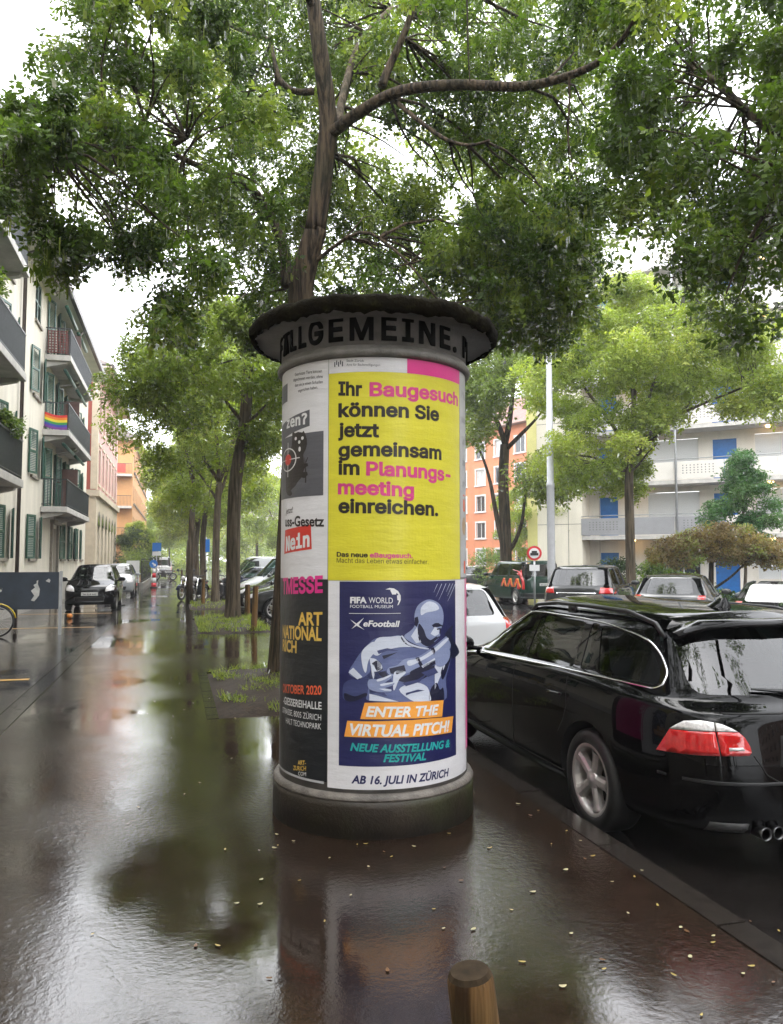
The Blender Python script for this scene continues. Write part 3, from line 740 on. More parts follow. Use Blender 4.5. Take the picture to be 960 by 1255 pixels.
def boolean(me, cutters, mats):
    """cutters: list of meshes, taken away one after another"""
    o = bpy.data.objects.new('shell', me); COL.objects.link(o); tmp = []
    for c in cutters:
        q = bpy.data.objects.new('cutter', c); COL.objects.link(q); tmp.append(q)
        md = o.modifiers.new('b', 'BOOLEAN'); md.object = q; md.operation = 'DIFFERENCE'; md.solver = 'EXACT'
        md.material_mode = 'TRANSFER'
    bpy.context.view_layer.update()
    out = bpy.data.meshes.new_from_object(o.evaluated_get(bpy.context.evaluated_depsgraph_get()))
    for q in tmp + [o]: bpy.data.objects.remove(q)
    return out
AX = {'left': (Vector((0, 1, 0)), Vector((0, 0, 1)), Vector((1, 0, 0)), Vector((-3, 0, 0))),      # u, v, ray direction, start plane
      'right': (Vector((0, 1, 0)), Vector((0, 0, 1)), Vector((-1, 0, 0)), Vector((3, 0, 0))),
      'rear': (Vector((1, 0, 0)), Vector((0, 0, 1)), Vector((0, 1, 0)), Vector((0, -5, 0))),
      'front': (Vector((1, 0, 0)), Vector((0, 0, 1)), Vector((0, -1, 0)), Vector((0, 5, 0))),
      'top': (Vector((1, 0, 0)), Vector((0, 1, 0)), Vector((0, 0, -1)), Vector((0, 0, 4)))}
def axis_rot(deg):
    """looking at the car horizontally from a direction turned deg from the rear (positive: towards its left side)"""
    a = R(deg); d = Vector((math.sin(a), math.cos(a), 0)); u = Vector((math.cos(a), -math.sin(a), 0))
    return (u, Vector((0, 0, 1)), d, -d * 5)
def proj(bvh, ax, p, off):
    u, v, d, o = AX[ax] if isinstance(ax, str) else ax
    st = o + u * p[0] + v * p[1]
    h = bvh.ray_cast(st, d)
    if h[0] is None: return None
    return h[0] - d * off
def patch(bvh, ax, poly, off=.004, grid=.06, back=.012):
    """a panel with the outline poly lying on the body, off outside it (negative: inside), with a rim going back"""
    bm = bmesh.new(); f = bm.faces.new([bm.verts.new((x, y, 0)) for x, y in poly])
    bmesh.ops.triangulate(bm, faces=[f])
    for k in (0, 1):
        c = [q[k] for q in poly]; t = math.ceil(min(c) / grid) * grid
        while t < max(c):
            no = (1, 0, 0) if k == 0 else (0, 1, 0); co = (t, 0, 0) if k == 0 else (0, t, 0)
            bmesh.ops.bisect_plane(bm, geom=bm.verts[:] + bm.edges[:] + bm.faces[:], plane_co=co, plane_no=no); t += grid
    u, v, d, o = AX[ax] if isinstance(ax, str) else ax
    bad = []
    for w in bm.verts:
        q = proj(bvh, ax, (w.co.x, w.co.y), off)
        if q is None: bad.append(w)
        else: w.co = q
    if bad: bmesh.ops.delete(bm, geom=bad, context='VERTS')
    for f in bm.faces: f.smooth = True
    bmesh.ops.recalc_face_normals(bm, faces=bm.faces)
    if bm.faces and sum((f.normal.dot(d) * f.calc_area() for f in bm.faces)) > 0: bmesh.ops.reverse_faces(bm, faces=bm.faces)
    if back:
        be = [e for e in bm.edges if e.is_boundary]
        g = bmesh.ops.extrude_edge_only(bm, edges=be)
        for e in g['geom']:
            if isinstance(e, bmesh.types.BMVert): e.co += d * back
    return bm
def bm_obj(name, bm, m, parent, sharp=True):
    me = bpy.data.meshes.new(name); bm.to_mesh(me); bm.free()
    for mm in (m if isinstance(m, (list, tuple)) else [m]): me.materials.append(mm)
    return link_mesh(name, me, parent)
def dens(poly, step=.05, closed=True):
    out = []; n = len(poly)
    for i in range(n if closed else n - 1):
        a, c = poly[i], poly[(i + 1) % n]; k = max(1, int(math.dist(a, c) / step))
        for j in range(k): out.append((lerp(a[0], c[0], j / k), lerp(a[1], c[1], j / k)))
    if not closed: out.append(poly[-1])
    return out
def rounded(poly, r=.04, n=3):
    out = []; N = len(poly)
    for i in range(N):
        p0, p1, p2 = (Vector((*poly[j % N], 0)) for j in (i - 1, i, i + 1))
        a = (p0 - p1); c = (p2 - p1); k = min(r, a.length * .45, c.length * .45)
        a = p1 + a.normalized() * k; c = p1 + c.normalized() * k
        for j in range(n + 1):
            t = j / n; q = a * (1 - t) ** 2 + p1 * 2 * t * (1 - t) + c * t * t; out.append((q.x, q.y))
    return out
def strip(bvh, ax, pts, rad=.008, off=.002, closed=False, n=6):
    q = [proj(bvh, ax, p, off) for p in dens(pts, .04, closed)]; q = [p for p in q if p is not None]
    b = MB(); b.smooth = True
    if len(q) > 2: b.tube(q, rad, n, closed=closed)
    return b
def prism_mesh(ax, poly, depth0, depth1, m):
    u, v, d, o = AX[ax] if isinstance(ax, str) else ax
    n = len(poly); pts = [o + u * x + v * y + d * depth0 for x, y in poly] + [o + u * x + v * y + d * depth1 for x, y in poly]
    return pts, [tuple(range(n)), tuple(range(2 * n - 1, n - 1, -1))] + [(i + n, (i + 1) % n + n, (i + 1) % n, i) for i in range(n)]
def closed_mesh(parts, m):
    b = MB()
    for p, f in parts: b.add(p, f)
    me = b.mesh('cutter', m); bm = bmesh.new(); bm.from_mesh(me); bmesh.ops.recalc_face_normals(bm, faces=bm.faces); bm.to_mesh(me); bm.free(); return me

WHEELS = {}
def wheel_meshes(r, w, style):
    key = (r, w, style)
    if key in WHEELS: return WHEELS[key]
    MX = Matrix.Rotation(R(90), 4, 'Y')                # axis along x, outer side at +x
    t = MB(); t.smooth = True; ri = r * .70
    t.lathe([(ri, -w / 2), (r * .93, -w / 2), (r * .985, -w * .40), (r, -w * .25), (r, w * .25), (r * .985, w * .40), (r * .93, w / 2), (r * .80, w * .52), (ri, w * .46), (ri * .98, w * .3), (ri * .98, -w / 2)], 40, MX, cap=False)
    rm = MB(); rm.smooth = True
    rm.lathe([(ri + .004, w * .47), (ri - .012, w * .475), (ri - .025, w * .42), (ri - .035, w * .15), (ri - .04, -w * .3)], 40, MX, cap=False)
    rm.smooth = False
    if style == 'five':
        for k in range(5):
            a0 = 2 * math.pi * k / 5
            prof = [(.035, .030, w * .36), (.09, .034, w * .37), (.16, .034, w * .385), (ri - .03, .046, w * .42)]
            vv = []; ff = []
            for q, (rr, hw, x) in enumerate(prof):
                for (sx_, dx) in ((-1, 0), (-.45, .012), (.45, .012), (1, 0)):
                    vv.append((x + dx, rr * math.cos(a0) - sx_ * hw * math.sin(a0), rr * math.sin(a0) + sx_ * hw * math.cos(a0)))
                for (sx_, dx) in ((1, -.04), (-1, -.04)):
                    vv.append((x + dx, rr * math.cos(a0) - sx_ * hw * math.sin(a0), rr * math.sin(a0) + sx_ * hw * math.cos(a0)))
            for q in range(3):
                for k2 in range(6): ff.append((q * 6 + k2, q * 6 + (k2 + 1) % 6, (q + 1) * 6 + (k2 + 1) % 6, (q + 1) * 6 + k2))
            rm.add(vv, ff)
    else:
        for k in range(10 if style == 'ten' else 7):
            a0 = 2 * math.pi * k / (10 if style == 'ten' else 7); M2 = Matrix.Rotation(a0, 4, 'X')
            rm.box(w * .30, w * .40, -.016, .016, .03, ri - .03, M2)
    rm.smooth = True
    rm.lathe([(.062, w * .2), (.062, w * .40), (.05, w * .425), (.032, w * .43), (.03, w * .445), (.002, w * .447)], 20, MX)
    for k in range(5):
        a0 = 2 * math.pi * (k + .5) / 5
        rm.lathe([(.009, w * .3), (.009, w * .41), (.002, w * .415)], 8, Matrix.Translation((0, .052 * math.cos(a0), .052 * math.sin(a0))) @ MX)
    dk = MB(); dk.lathe([(.12, -.02), (.12, .0), (.0, .0)], 24, MX)      # brake disc
    dk.lathe([(ri - .03, -.05), (ri - .03, -.048), (.0, -.048)], 24, MX)
    tm = t.mesh('tyre', rubber); wm = rm.mesh('rim', alloy); dm = dk.mesh('brake_disc', under_m)
    WHEELS[key] = (tm, wm, dm); return WHEELS[key]

def make_car(name, label, cat, P, paint, loc, heading, group=None, level=2):
    """heading: direction of the nose, degrees clockwise from the street direction"""
    t = thing(name, label, cat, loc, -R(heading), group)
    shell = car_shell(P, level); bvh = bvh_of(shell)
    Wd = P['W'] / 2; H = P['H']
    for m in (paint, under_m, interior_m): shell.materials.append(m)
    rr = P['wr']; cut = []
    arch = MB()
    for ya in (P['fa'], P['ra']):
        for sgn in (-1, 1):
            x0, x1 = (Wd - .30, Wd + .3) if sgn > 0 else (-Wd - .3, -Wd + .30)
            n = 32; pl = [(ya + (rr + .05) * math.cos(2 * math.pi * k / n), rr + (rr + .05) * math.sin(2 * math.pi * k / n)) for k in range(n)]
            arch.add([(x0, y, z) for y, z in pl] + [(x1, y, z) for y, z in pl], [tuple(range(n)), tuple(range(2 * n - 1, n - 1, -1))] + [(i + n, (i + 1) % n + n, (i + 1) % n, i) for i in range(n)])
    am = arch.mesh('cutter', under_m); bm = bmesh.new(); bm.from_mesh(am); bmesh.ops.recalc_face_normals(bm, faces=bm.faces); bm.to_mesh(am); bm.free()
    cut.append(am)
    wins = P.get('windows', [])
    wpoly = [rounded(w_, .05, 3) for w_ in wins]
    if P.get('cabin', True):
        y0, y1 = P['cab']
        cw = Wd * P['roofw'] - .04
        zt_ = H - .09
        cb = MB(); cb.add([(-Wd * .78, y0, .5), (Wd * .78, y0, .5), (Wd * .78, y1, .5), (-Wd * .78, y1, .5), (-Wd * .80, y0, P['zb'] + .02), (Wd * .80, y0, P['zb'] + .02), (Wd * .80, y1, P['zb'] + .02), (-Wd * .80, y1, P['zb'] + .02),
                     (-cw, y0 + P.get('crs', .25), zt_), (cw, y0 + P.get('crs', .25), zt_), (cw, y1 - P.get('cfs', .75), zt_), (-cw, y1 - P.get('cfs', .75), zt_)],
                    [(3, 2, 1, 0), (0, 1, 5, 4), (1, 2, 6, 5), (2, 3, 7, 6), (3, 0, 4, 7), (4, 5, 9, 8), (5, 6, 10, 9), (6, 7, 11, 10), (7, 4, 8, 11), (8, 9, 10, 11)])
        cut.append(cb.mesh('cutter', interior_m))
        if wpoly: cut.append(closed_mesh([prism_mesh('left', w_, 1.5, 4.5, None) for w_ in wpoly], paint))
        ends = []
        if 'rear_glass' in P: ends.append(prism_mesh('rear', rounded(P['rear_glass'], .07, 3), 0, 5 + y0 + .35, None))
        if 'windscreen' in P: ends.append(prism_mesh('front', rounded(P['windscreen'], .07, 3), 0, 5 - y1 + .6, None))
        if ends: cut.append(closed_mesh(ends, paint))
    body = boolean(shell, cut, None)
    body.polygons.foreach_set('use_smooth', [True] * len(body.polygons))
    bm = bmesh.new(); bm.from_mesh(body)
    for e in bm.edges:
        if len(e.link_faces) == 2 and e.calc_face_angle(0) > .55: e.smooth = False
    bm.to_mesh(body); bm.free()
    link_mesh('body', body, t)
    # glass
    for i, w_ in enumerate(wpoly):
        gm = dark_glass if P.get('privacy', 0) and i >= P['privacy'] else car_glass
        for sd_ in ('left', 'right'):
            bm_obj('window', patch(bvh, sd_, w_, -.006, .08, 0), gm, t)
    if 'rear_glass' in P: bm_obj('rear_window', patch(bvh, 'rear', rounded(P['rear_glass'], .07, 3), -.006, .08, 0), dark_glass, t)
    if 'windscreen' in P: bm_obj('windscreen', patch(bvh, 'front', rounded(P['windscreen'], .07, 3), -.006, .08, 0), car_glass, t)
    # window trim
    if wpoly:
        for sd_ in ('left', 'right'):
            tb = MB()
            for w_ in ([rounded(P['trim'], .07, 4)] if 'trim' in P else wpoly):
                s_ = strip(bvh, sd_, w_, P.get('trim_r', .008), .001, True); tb.smooth = True; tb.add(s_.v, s_.f)
            tb.build('window_trim', P.get('trim_m', blackplastic), t)
    # door seams
    if P.get('seams'):
        for sd_ in ('left', 'right'):
            tb = MB()
            for ln in P['seams']:
                s_ = strip(bvh, sd_, ln, .005, -.002); tb.add(s_.v, s_.f)
            tb.build('door_seam', under_m, t)
    for hy, hz in P.get('handles', []):
        for sd_ in ('left', 'right'):
            s_ = strip(bvh, sd_, [(hy - .10, hz), (hy + .10, hz - .01)], .015, .022); s_.build('door_handle', P.get('handle_m', paint), t)
    # wheels
    for ya in (P['fa'], P['ra']):
        for sgn in (-1, 1):
            w = thing('wheel', None, None, ((Wd - .135) * sgn, ya, rr), 0 if sgn > 0 else math.pi); w.parent = t
            for nm, me in zip(('tyre', 'rim', 'brake_disc'), wheel_meshes(rr, P.get('ww', .22), P.get('rim', 'ten'))): link_mesh(nm, me, w)
    # mirrors
    if 'mirror' in P:
        my, mz = P['mirror']
        for sgn in (-1, 1):
            b = MB(); b.smooth = True; x = Wd * .93
            M = Matrix.Translation((sgn * (x + .13), my, mz)) @ Matrix.Diagonal((.12, .07, .075, 1))
            prof = [(math.sin(math.pi * k / 8), -math.cos(math.pi * k / 8)) for k in range(1, 8)]
            b.lathe([(q[0], q[1]) for q in prof], 14, M)
            b.tube([(sgn * (x - .08), my, mz - .06), (sgn * (x + .08), my, mz - .03)], .022, 6)
            b.build('mirror', P.get('mirror_m', paint), t)
    # lamps and panels: (name, view, outline, material, offset)
    for q in P.get('panels', []):
        nm, ax, pl, m_ = q[:4]; off = q[4] if len(q) > 4 else .006
        for sgn in ((1, -1) if len(q) < 6 or q[5] else (1,)):
            a_ = ax; p_ = pl
            if sgn < 0:
                if ax == 'left': a_ = 'right'
                elif ax in ('rear', 'front'): p_ = [(-x, z) for x, z in pl][::-1]
                elif not isinstance(ax, str): a_ = axis_rot(-math.degrees(math.atan2(ax[2].x, ax[2].y))); p_ = [(-x, z) for x, z in pl][::-1]
            bm_obj(nm, patch(bvh, a_, p_, off, .05), m_, t)
    if 'plate' in P:
        ax, z, txt = P['plate']; q = proj(bvh, ax, (0, z), .012); sg = -1 if ax == 'rear' else 1
        if q is not None:
            b = MB(); b.box(-.25, .25, q.y - .006, q.y + .006, z - .055, z + .055); pl = b.build('licence_plate', plate_m, t, .002)
            bmt, a_, c_ = text_bm(txt, .02, 0, 1, 'grotesque')
            for v in bmt.verts:
                x = (v.co.x - (a_ + c_) / 2) * .40 / (c_ - a_); v.co = Vector((x if sg < 0 else -x, q.y + sg * (.0072 + v.co.z * 2), z - .035 + v.co.y * .095))
            bm_obj('plate_lettering', bmt, plate_ink, pl)
    if P.get('seats', True) and P.get('cabin', True):
        for sx_ in (-.38, .38):
            for sy_ in P.get('seat_y', (.25, -.65)):
                b = MB(); b.smooth = False
                M = Matrix.Translation((sx_, sy_, .55)) @ Matrix.Rotation(R(14), 4, 'X')
                b.box(-.24, .24, -.06, .06, 0, .55, M); b.box(-.13, .13, -.04, .05, .60, .78, M)
                b.build('seat', seat_m, t, .04)
        b = MB(); b.lathe([(.19, -.015), (.205, 0), (.19, .015), (.175, 0), (.19, -.015)], 20, Matrix.Translation((-.38, P['seat_y'][0] + .5 if 'seat_y' in P else .75, P['zb'] - .02)) @ Matrix.Rotation(R(65), 4, 'X'), cap=False)
        b.build('steering_wheel', interior_m, t)
    t['_'] = 0; del t['_']
    return t, bvh

# ---------------------------------------------------------------- the black estate in front
black_paint = paint_mat('wet_black_paint', (.002, .002, .0023), .16, 1.27)
EST = dict(L=4.84, W=1.85, H=1.47, zb=.945, zh=.72, nose=.22, yw=1.05, yt=.28, rw=-2.22, rt=-1.86, rz=.95, zw=1.0, roofw=.665, bw=.885, drop=.06, rdrop=.11, rin=.16, rise=.045,
           wr=.325, ww=.225, fa=1.46, ra=-1.29, rim='five', cab=(-1.86, .95), cfs=.62, crs=.2,
           windows=[[(.86, .965), (.11, 1.31), (-.05, 1.318), (-.09, .985)], [(-.17, .985), (-.11, 1.318), (-.83, 1.312), (-.965, 1.005)], [(-1.045, 1.005), (-.92, 1.312), (-1.025, 1.308), (-1.15, 1.008)], [(-1.28, 1.01), (-1.06, 1.30), (-1.30, 1.285), (-1.47, 1.262), (-1.63, 1.225), (-1.745, 1.155), (-1.83, 1.07), (-1.845, 1.02), (-1.80, 1.01)]],
           trim=[(1.0, .935), (.44, .946), (-.25, .970), (-.8, .988), (-1.29, .994), (-1.61, .996), (-1.84, .992), (-1.877, 1.013), (-1.865, 1.08), (-1.776, 1.172), (-1.655, 1.245), (-1.49, 1.28), (-1.146, 1.318), (-.81, 1.33), (-.136, 1.335), (.10, 1.33)], trim_m=chrome, trim_r=.0075,
           rear_glass=[(-.64, .985), (.64, .985), (.56, 1.345), (-.56, 1.345)], windscreen=[(-.68, 1.03), (.68, 1.03), (.56, 1.39), (-.56, 1.39)],
           seams=[[(-.13, .97), (-.14, .5), (-.12, .30)], [(-.98, .98), (-1.0, .86), (-1.02, .76), (-.98, .66), (-.90, .56)], [(.98, .955), (1.0, .6), (.93, .32)], [(.9, .30), (-.95, .30)]],
           handles=[(.17, .775), (-.89, .825)], mirror=(.82, 1.0), privacy=0,
           panels=[], seat_y=(.15, -.72))
hero, hb_ = make_car('estate_car', 'glossy black estate car with roof rails parked tight along the right kerb', 'car', EST, black_paint, (3.52, 5.98, ROADZ), 0.0, None, 3)
# lamps wrap round the rear corner: outlines seen from 38 degrees off the tail
for sg in (1, -1):
    ax = axis_rot(38 * sg)
    def ol(pts): return [(x * sg, z + .03) for x, z in pts]
    tl = bm_obj('tail_light', patch(hb_, ax, ol([(.545, .645), (.622, .775), (.862, .79), (.884, .668), (.66, .655)]), .008, .04), red_lens, hero)
    bm_obj('clear_lens', patch(hb_, ax, ol([(.623, .779), (.66, .806), (.70, .830), (.79, .842), (.857, .836), (.862, .794)]), .009, .04), clear_lens, tl)
    tl2 = bm_obj('tail_light', patch(hb_, ax, ol([(.870, .79), (.892, .668), (1.03, .673), (1.043, .69), (1.035, .72), (1.01, .765), (.98, .79)]), .008, .04), red_lens, hero)
    bm_obj('clear_lens', patch(hb_, ax, ol([(.867, .794), (.863, .836), (.90, .828), (.94, .812), (.977, .794)]), .009, .04), clear_lens, tl2)
    bm_obj('reflector_strip', patch(hb_, ax, ol([(.93, .697), (.93, .712), (1.0, .714), (1.01, .70)]), .011, .04), clear_lens, tl2)
    # roof rail
    b = MB(); b.smooth = True
    rail = [hb_.ray_cast(Vector((.60 * sg, y, 3)), Vector((0, 0, -1)))[0] for y in (.15, .05, -.3, -.8, -1.3, -1.62, -1.72)]
    lift = [0, .035, .05, .052, .05, .035, 0]
    b.tube([p + Vector((0, 0, l)) for p, l in zip(rail, lift)], .016, 8)
    p = hb_.ray_cast(Vector((.60 * sg, -.55, 3)), Vector((0, 0, -1)))[0]; b.box(p.x - .012, p.x + .012, -.60, -.50, p.z - .01, p.z + .05)
    b.build('roof_rail', blackplastic, hero)
bm_obj('tailgate_seam', patch(hb_, 'rear', [(-.60, .905), (.60, .905), (.60, .913), (-.60, .913)], .002, .05), under_m, hero)
for sg in (1, -1):
    s_ = strip(hb_, 'rear', [(.50 * sg, .70), (.44 * sg, .60), (.36 * sg, .555)], .005, -.001); s_.build('tailgate_seam', under_m, hero)
bm_obj('tailgate_seam', patch(hb_, 'rear', [(-.36, .55), (.36, .55), (.36, .56), (-.36, .56)], .001, .05), under_m, hero)
bm_obj('plate_recess', patch(hb_, 'rear', [(-.36, .64), (.36, .64), (.33, .80), (-.33, .80)], .002, .05), under_m, hero)
bm_obj('bumper_strip', patch(hb_, 'rear', [(-.86, .545), (.86, .545), (.86, .562), (-.86, .562)], .006, .05), blackplastic, hero)
bm_obj('lower_valance', patch(hb_, 'rear', [(-.70, .275), (-.52, .275), (-.52, .335), (-.70, .335)], .006, .05), mat('grey_plastic', (.05, .05, .05), .4, .2, 20), hero)
bm_obj('lower_valance', patch(hb_, 'rear', [(-.22, .275), (.70, .275), (.70, .335), (-.22, .335)], .006, .05), MATS['grey_plastic'], hero)
# spoiler lip, wiper, aerial fin, exhausts, badge
b = MB(); b.smooth = True
sp = [hb_.ray_cast(Vector((x, -1.80 + .12 * (abs(x) / .6) ** 2, 3)), Vector((0, 0, -1)))[0] for x in (-.58, -.4, -.2, 0, .2, .4, .58)]
vs_ = []
for p in sp: vs_ += [p + Vector((0, .10, .002)), p + Vector((0, -.02, .014)), p + Vector((0, -.135, -.012)), p + Vector((0, -.13, -.035)), p + Vector((0, .0, -.03))]
fs = [(i * 5 + k, i * 5 + (k + 1) % 5, (i + 1) * 5 + (k + 1) % 5, (i + 1) * 5 + k) for i in range(6) for k in range(5)] + [(0, 1, 2, 3, 4), (34, 33, 32, 31, 30)]
b.add(vs_, fs); b.build('rear_spoiler', black_paint, hero)
b = MB(); p0 = proj(hb_, 'rear', (.02, .99), .02); p1 = proj(hb_, 'rear', (-.34, 1.02), .025); b.tube([p0, (p0 + p1) / 2 + Vector((0, -.012, 0)), p1], [.022, .014, .007], 6); b.build('wiper', blackplastic, hero)
b = MB(); b.smooth = True; p = hb_.ray_cast(Vector((0, -1.45, 3)), Vector((0, 0, -1)))[0]
b.add([p + Vector(q) for q in ((-.04, .11, -.01), (.04, .11, -.01), (.04, -.08, -.01), (-.04, -.08, -.01), (-.012, -.02, .055), (.012, -.02, .055), (.012, -.07, .06), (-.012, -.07, .06))], [(0, 1, 5, 4), (1, 2, 6, 5), (2, 3, 7, 6), (3, 0, 4, 7), (4, 5, 6, 7)])
b.build('aerial_fin', black_paint, hero)
for x in (-.455, -.375):
    b = MB(); b.smooth = True
    M = Matrix.Translation((x, -2.30, .29)) @ Matrix.Rotation(R(90), 4, 'X')
    b.lathe([(.030, -.15), (.034, .05), (.035, .075), (.032, .077), (.030, .06), (.029, -.1)], 20, M, cap=False)
    b.build('exhaust_pipe', mat('dull_steel', (.14, .14, .145), .3, .2, 20, metal=1.0), hero)
    b = MB(); b.lathe([(.033, 0), (.0, .001)], 16, Matrix.Translation((x, -2.25, .29)) @ Matrix.Rotation(R(90), 4, 'X')); b.build('exhaust_bore', under_m, hero)
# ---------------------------------------------------------------- other vehicles
HATCH = dict(L=3.75, W=1.66, H=1.50, zb=.93, zh=.86, nose=.35, yw=1.12, yt=.42, rw=-1.72, rt=-1.45, rz=1.0, zw=.98, roofw=.70, bw=.90, drop=.06, rdrop=.09, rin=.16, rise=.05,
             wr=.29, ww=.18, fa=1.16, ra=-1.14, cab=(-1.62, 1.05), cfs=.66, crs=.28,
             windows=[[(.92, .98), (.30, 1.40), (-.10, 1.42), (-.12, 1.0)], [(-.20, 1.0), (-.18, 1.42), (-.75, 1.41), (-.95, 1.05)]],
             rear_glass=[(-.50, 1.03), (.50, 1.03), (.44, 1.36), (-.44, 1.36)], windscreen=[(-.62, 1.0), (.62, 1.0), (.52, 1.40), (-.52, 1.40)],
             seams=[[(-.16, 1.0), (-.18, .6), (-.16, .28)], [(.9, .96), (.88, .5), (.8, .28)]], handles=[(-.02, .84), (-.85, .87)], mirror=(.86, 1.0), seat_y=(.15, -.6),
             panels=[('headlight', 'front', [(.46, .62), (.72, .66), (.74, .80), (.60, .84), (.48, .74)], clear_lens, .008), ('tail_light', 'rear', [(.58, .72), (.76, .72), (.74, 1.0), (.60, 1.0)], red_lens, .008),
                     ('grille', 'front', [(-.42, .30), (.42, .30), (.46, .46), (-.46, .46)], blackplastic, .004, 0), ('upper_grille', 'front', [(-.25, .66), (.25, .66), (.28, .72), (-.28, .72)], blackplastic, .004, 0)],
             plate=('front', .55, 'ZH 318 642'))
CROSS = dict(HATCH, L=4.15, W=1.76, H=1.47, yw=1.25, yt=.45, rw=-1.93, rt=-1.62, wr=.31, fa=1.29, ra=-1.28, cab=(-1.8, 1.15),
             windows=[[(1.02, .98), (.34, 1.38), (-.10, 1.40), (-.12, 1.0)], [(-.20, 1.0), (-.18, 1.40), (-.88, 1.385), (-1.12, 1.06)]], mirror=(.95, 1.0))
SUV = dict(L=4.80, W=1.94, H=1.66, zb=1.06, zh=.95, nose=.2, yw=1.15, yt=.45, rw=-2.28, rt=-1.95, rz=1.10, zw=1.12, roofw=.74, bw=.91, drop=.06, rdrop=.09, rin=.14, rise=.03,
           wr=.38, ww=.25, fa=1.45, ra=-1.45, cab=(-2.15, 1.05), cfs=.6, crs=.3, privacy=1,
           windows=[[(.98, 1.10), (.36, 1.55), (-.05, 1.57), (-.08, 1.11)], [(-.17, 1.11), (-.14, 1.57), (-.85, 1.57), (-1.0, 1.12)], [(-1.1, 1.13), (-.98, 1.565), (-1.62, 1.54), (-1.88, 1.17)]],
           rear_glass=[(-.68, 1.13), (.68, 1.13), (.62, 1.53), (-.62, 1.53)], windscreen=[(-.72, 1.12), (.72, 1.12), (.62, 1.55), (-.62, 1.55)],
           seams=[[(-.12, 1.1), (-.13, .5)], [(-1.04, 1.1), (-1.05, .8)]], handles=[(.03, .97), (-.9, .98)], mirror=(.9, 1.14), seat_y=(.15, -.8),
           panels=[('tail_light', 'rear', [(.56, .93), (.92, .92), (.93, 1.06), (.60, 1.08)], red_lens, .010), ('headlight', 'front', [(.5, .78), (.85, .80), (.86, .92), (.52, .9)], clear_lens, .008), ('tailgate_trim', 'rear', [(-.5, .92), (.5, .92), (.5, .95), (-.5, .95)], chrome, .006, 0),
                   ('rear_bumper', 'rear', [(-.85, .42), (.85, .42), (.85, .62), (-.85, .62)], blackplastic, .006, 0)],
           plate=('rear', .80, 'ZH 680791'))
VAN = dict(L=4.75, W=1.90, H=1.78, zb=1.10, zh=.92, nose=.25, yw=1.72, yt=.98, rw=-2.30, rt=-2.20, rz=1.08, zw=1.12, roofw=.84, bw=.95, drop=.06, rdrop=.06, rin=.05, rise=.0, tuck=.02,
           wr=.33, ww=.21, fa=1.45, ra=-1.50, rim='seven', cab=(-2.2, 1.55), cfs=.7, crs=.1, privacy=1, crease={5: .3, 6: .4, 7: .3},
           windows=[[(1.42, 1.13), (.88, 1.62), (.45, 1.64), (.42, 1.13)], [(.30, 1.14), (.30, 1.64), (-.75, 1.64), (-.75, 1.14)], [(-.9, 1.14), (-.9, 1.64), (-2.0, 1.62), (-2.05, 1.16)]],
           rear_glass=[(-.68, 1.14), (.68, 1.14), (.64, 1.62), (-.64, 1.62)], windscreen=[(-.74, 1.14), (.74, 1.14), (.66, 1.64), (-.66, 1.64)],
           seams=[[(.37, 1.6), (.36, .35)], [(-.82, 1.6), (-.84, .4)], [(-.82, .95), (-2.2, .95)]], handles=[(.55, 1.0), (-.65, 1.0)], mirror=(1.35, 1.18), mirror_m=blackplastic, seat_y=(.75,),
           panels=[('tail_light', 'rear', [(.80, .62), (.92, .62), (.90, 1.55), (.80, 1.55)], red_lens, .012), ('headlight', 'front', [(.5, .68), (.84, .7), (.84, .92), (.55, .9)], clear_lens, .008), ('rear_bumper', 'rear', [(-.88, .30), (.88, .30), (.88, .48), (-.88, .48)], blackplastic, .012, 0)],
           plate=('rear', .82, 'ZH 415 208'))
SEDAN = dict(HATCH, L=4.4, W=1.78, H=1.42, yw=1.3, yt=.5, rw=-1.9, rt=-1.35, rz=.98, wr=.31, fa=1.35, ra=-1.3, cab=(-1.75, 1.2), crs=.45,
             rear_glass=[(-.58, 1.0), (.58, 1.0), (.5, 1.31), (-.5, 1.31)], windows=[[(1.02, .97), (.36, 1.33), (-.10, 1.345), (-.12, .99)], [(-.20, .99), (-.18, 1.345), (-.88, 1.32), (-1.15, 1.04)]], mirror=(.95, 1.0), windscreen=[(-.65, 1.0), (.65, 1.0), (.54, 1.33), (-.54, 1.33)])
WHITEVAN = dict(VAN, H=2.0, L=4.9, windows=[[(1.42, 1.13), (.88, 1.72), (.45, 1.76), (.42, 1.13)]], privacy=0, rear_glass=[(-.74, 1.18), (.74, 1.18), (.7, 1.72), (-.7, 1.72)], windscreen=[(-.74, 1.14), (.74, 1.14), (.66, 1.84), (-.66, 1.84)])
dgrey = paint_mat('wet_dark_grey_paint', (.022, .022, .023)); dgreen = paint_mat('wet_dark_green_paint', (.006, .028, .018)); white_p = paint_mat('wet_white_paint', (.50, .51, .52))
silver = paint_mat('wet_silver_paint', (.30, .31, .32)); greyb = paint_mat('wet_blue_grey_paint', (.07, .085, .095)); navy_p = paint_mat('wet_navy_paint', (.008, .010, .03)); graph = paint_mat('wet_graphite_paint', (.035, .036, .036))
KERB_CARS = 'cars nosed in towards the row of trees'
FAR_CARS = 'cars parked across the street'
def fwd(c, off): return c
# ahead of the black estate
make_car('parked_car', 'white hatchback parked ahead of the black estate, half hidden by the poster column', 'car', dict(CROSS, plate=('rear', .62, 'ZH 204 377')), white_p, (3.62, 11.6, ROADZ), 0)
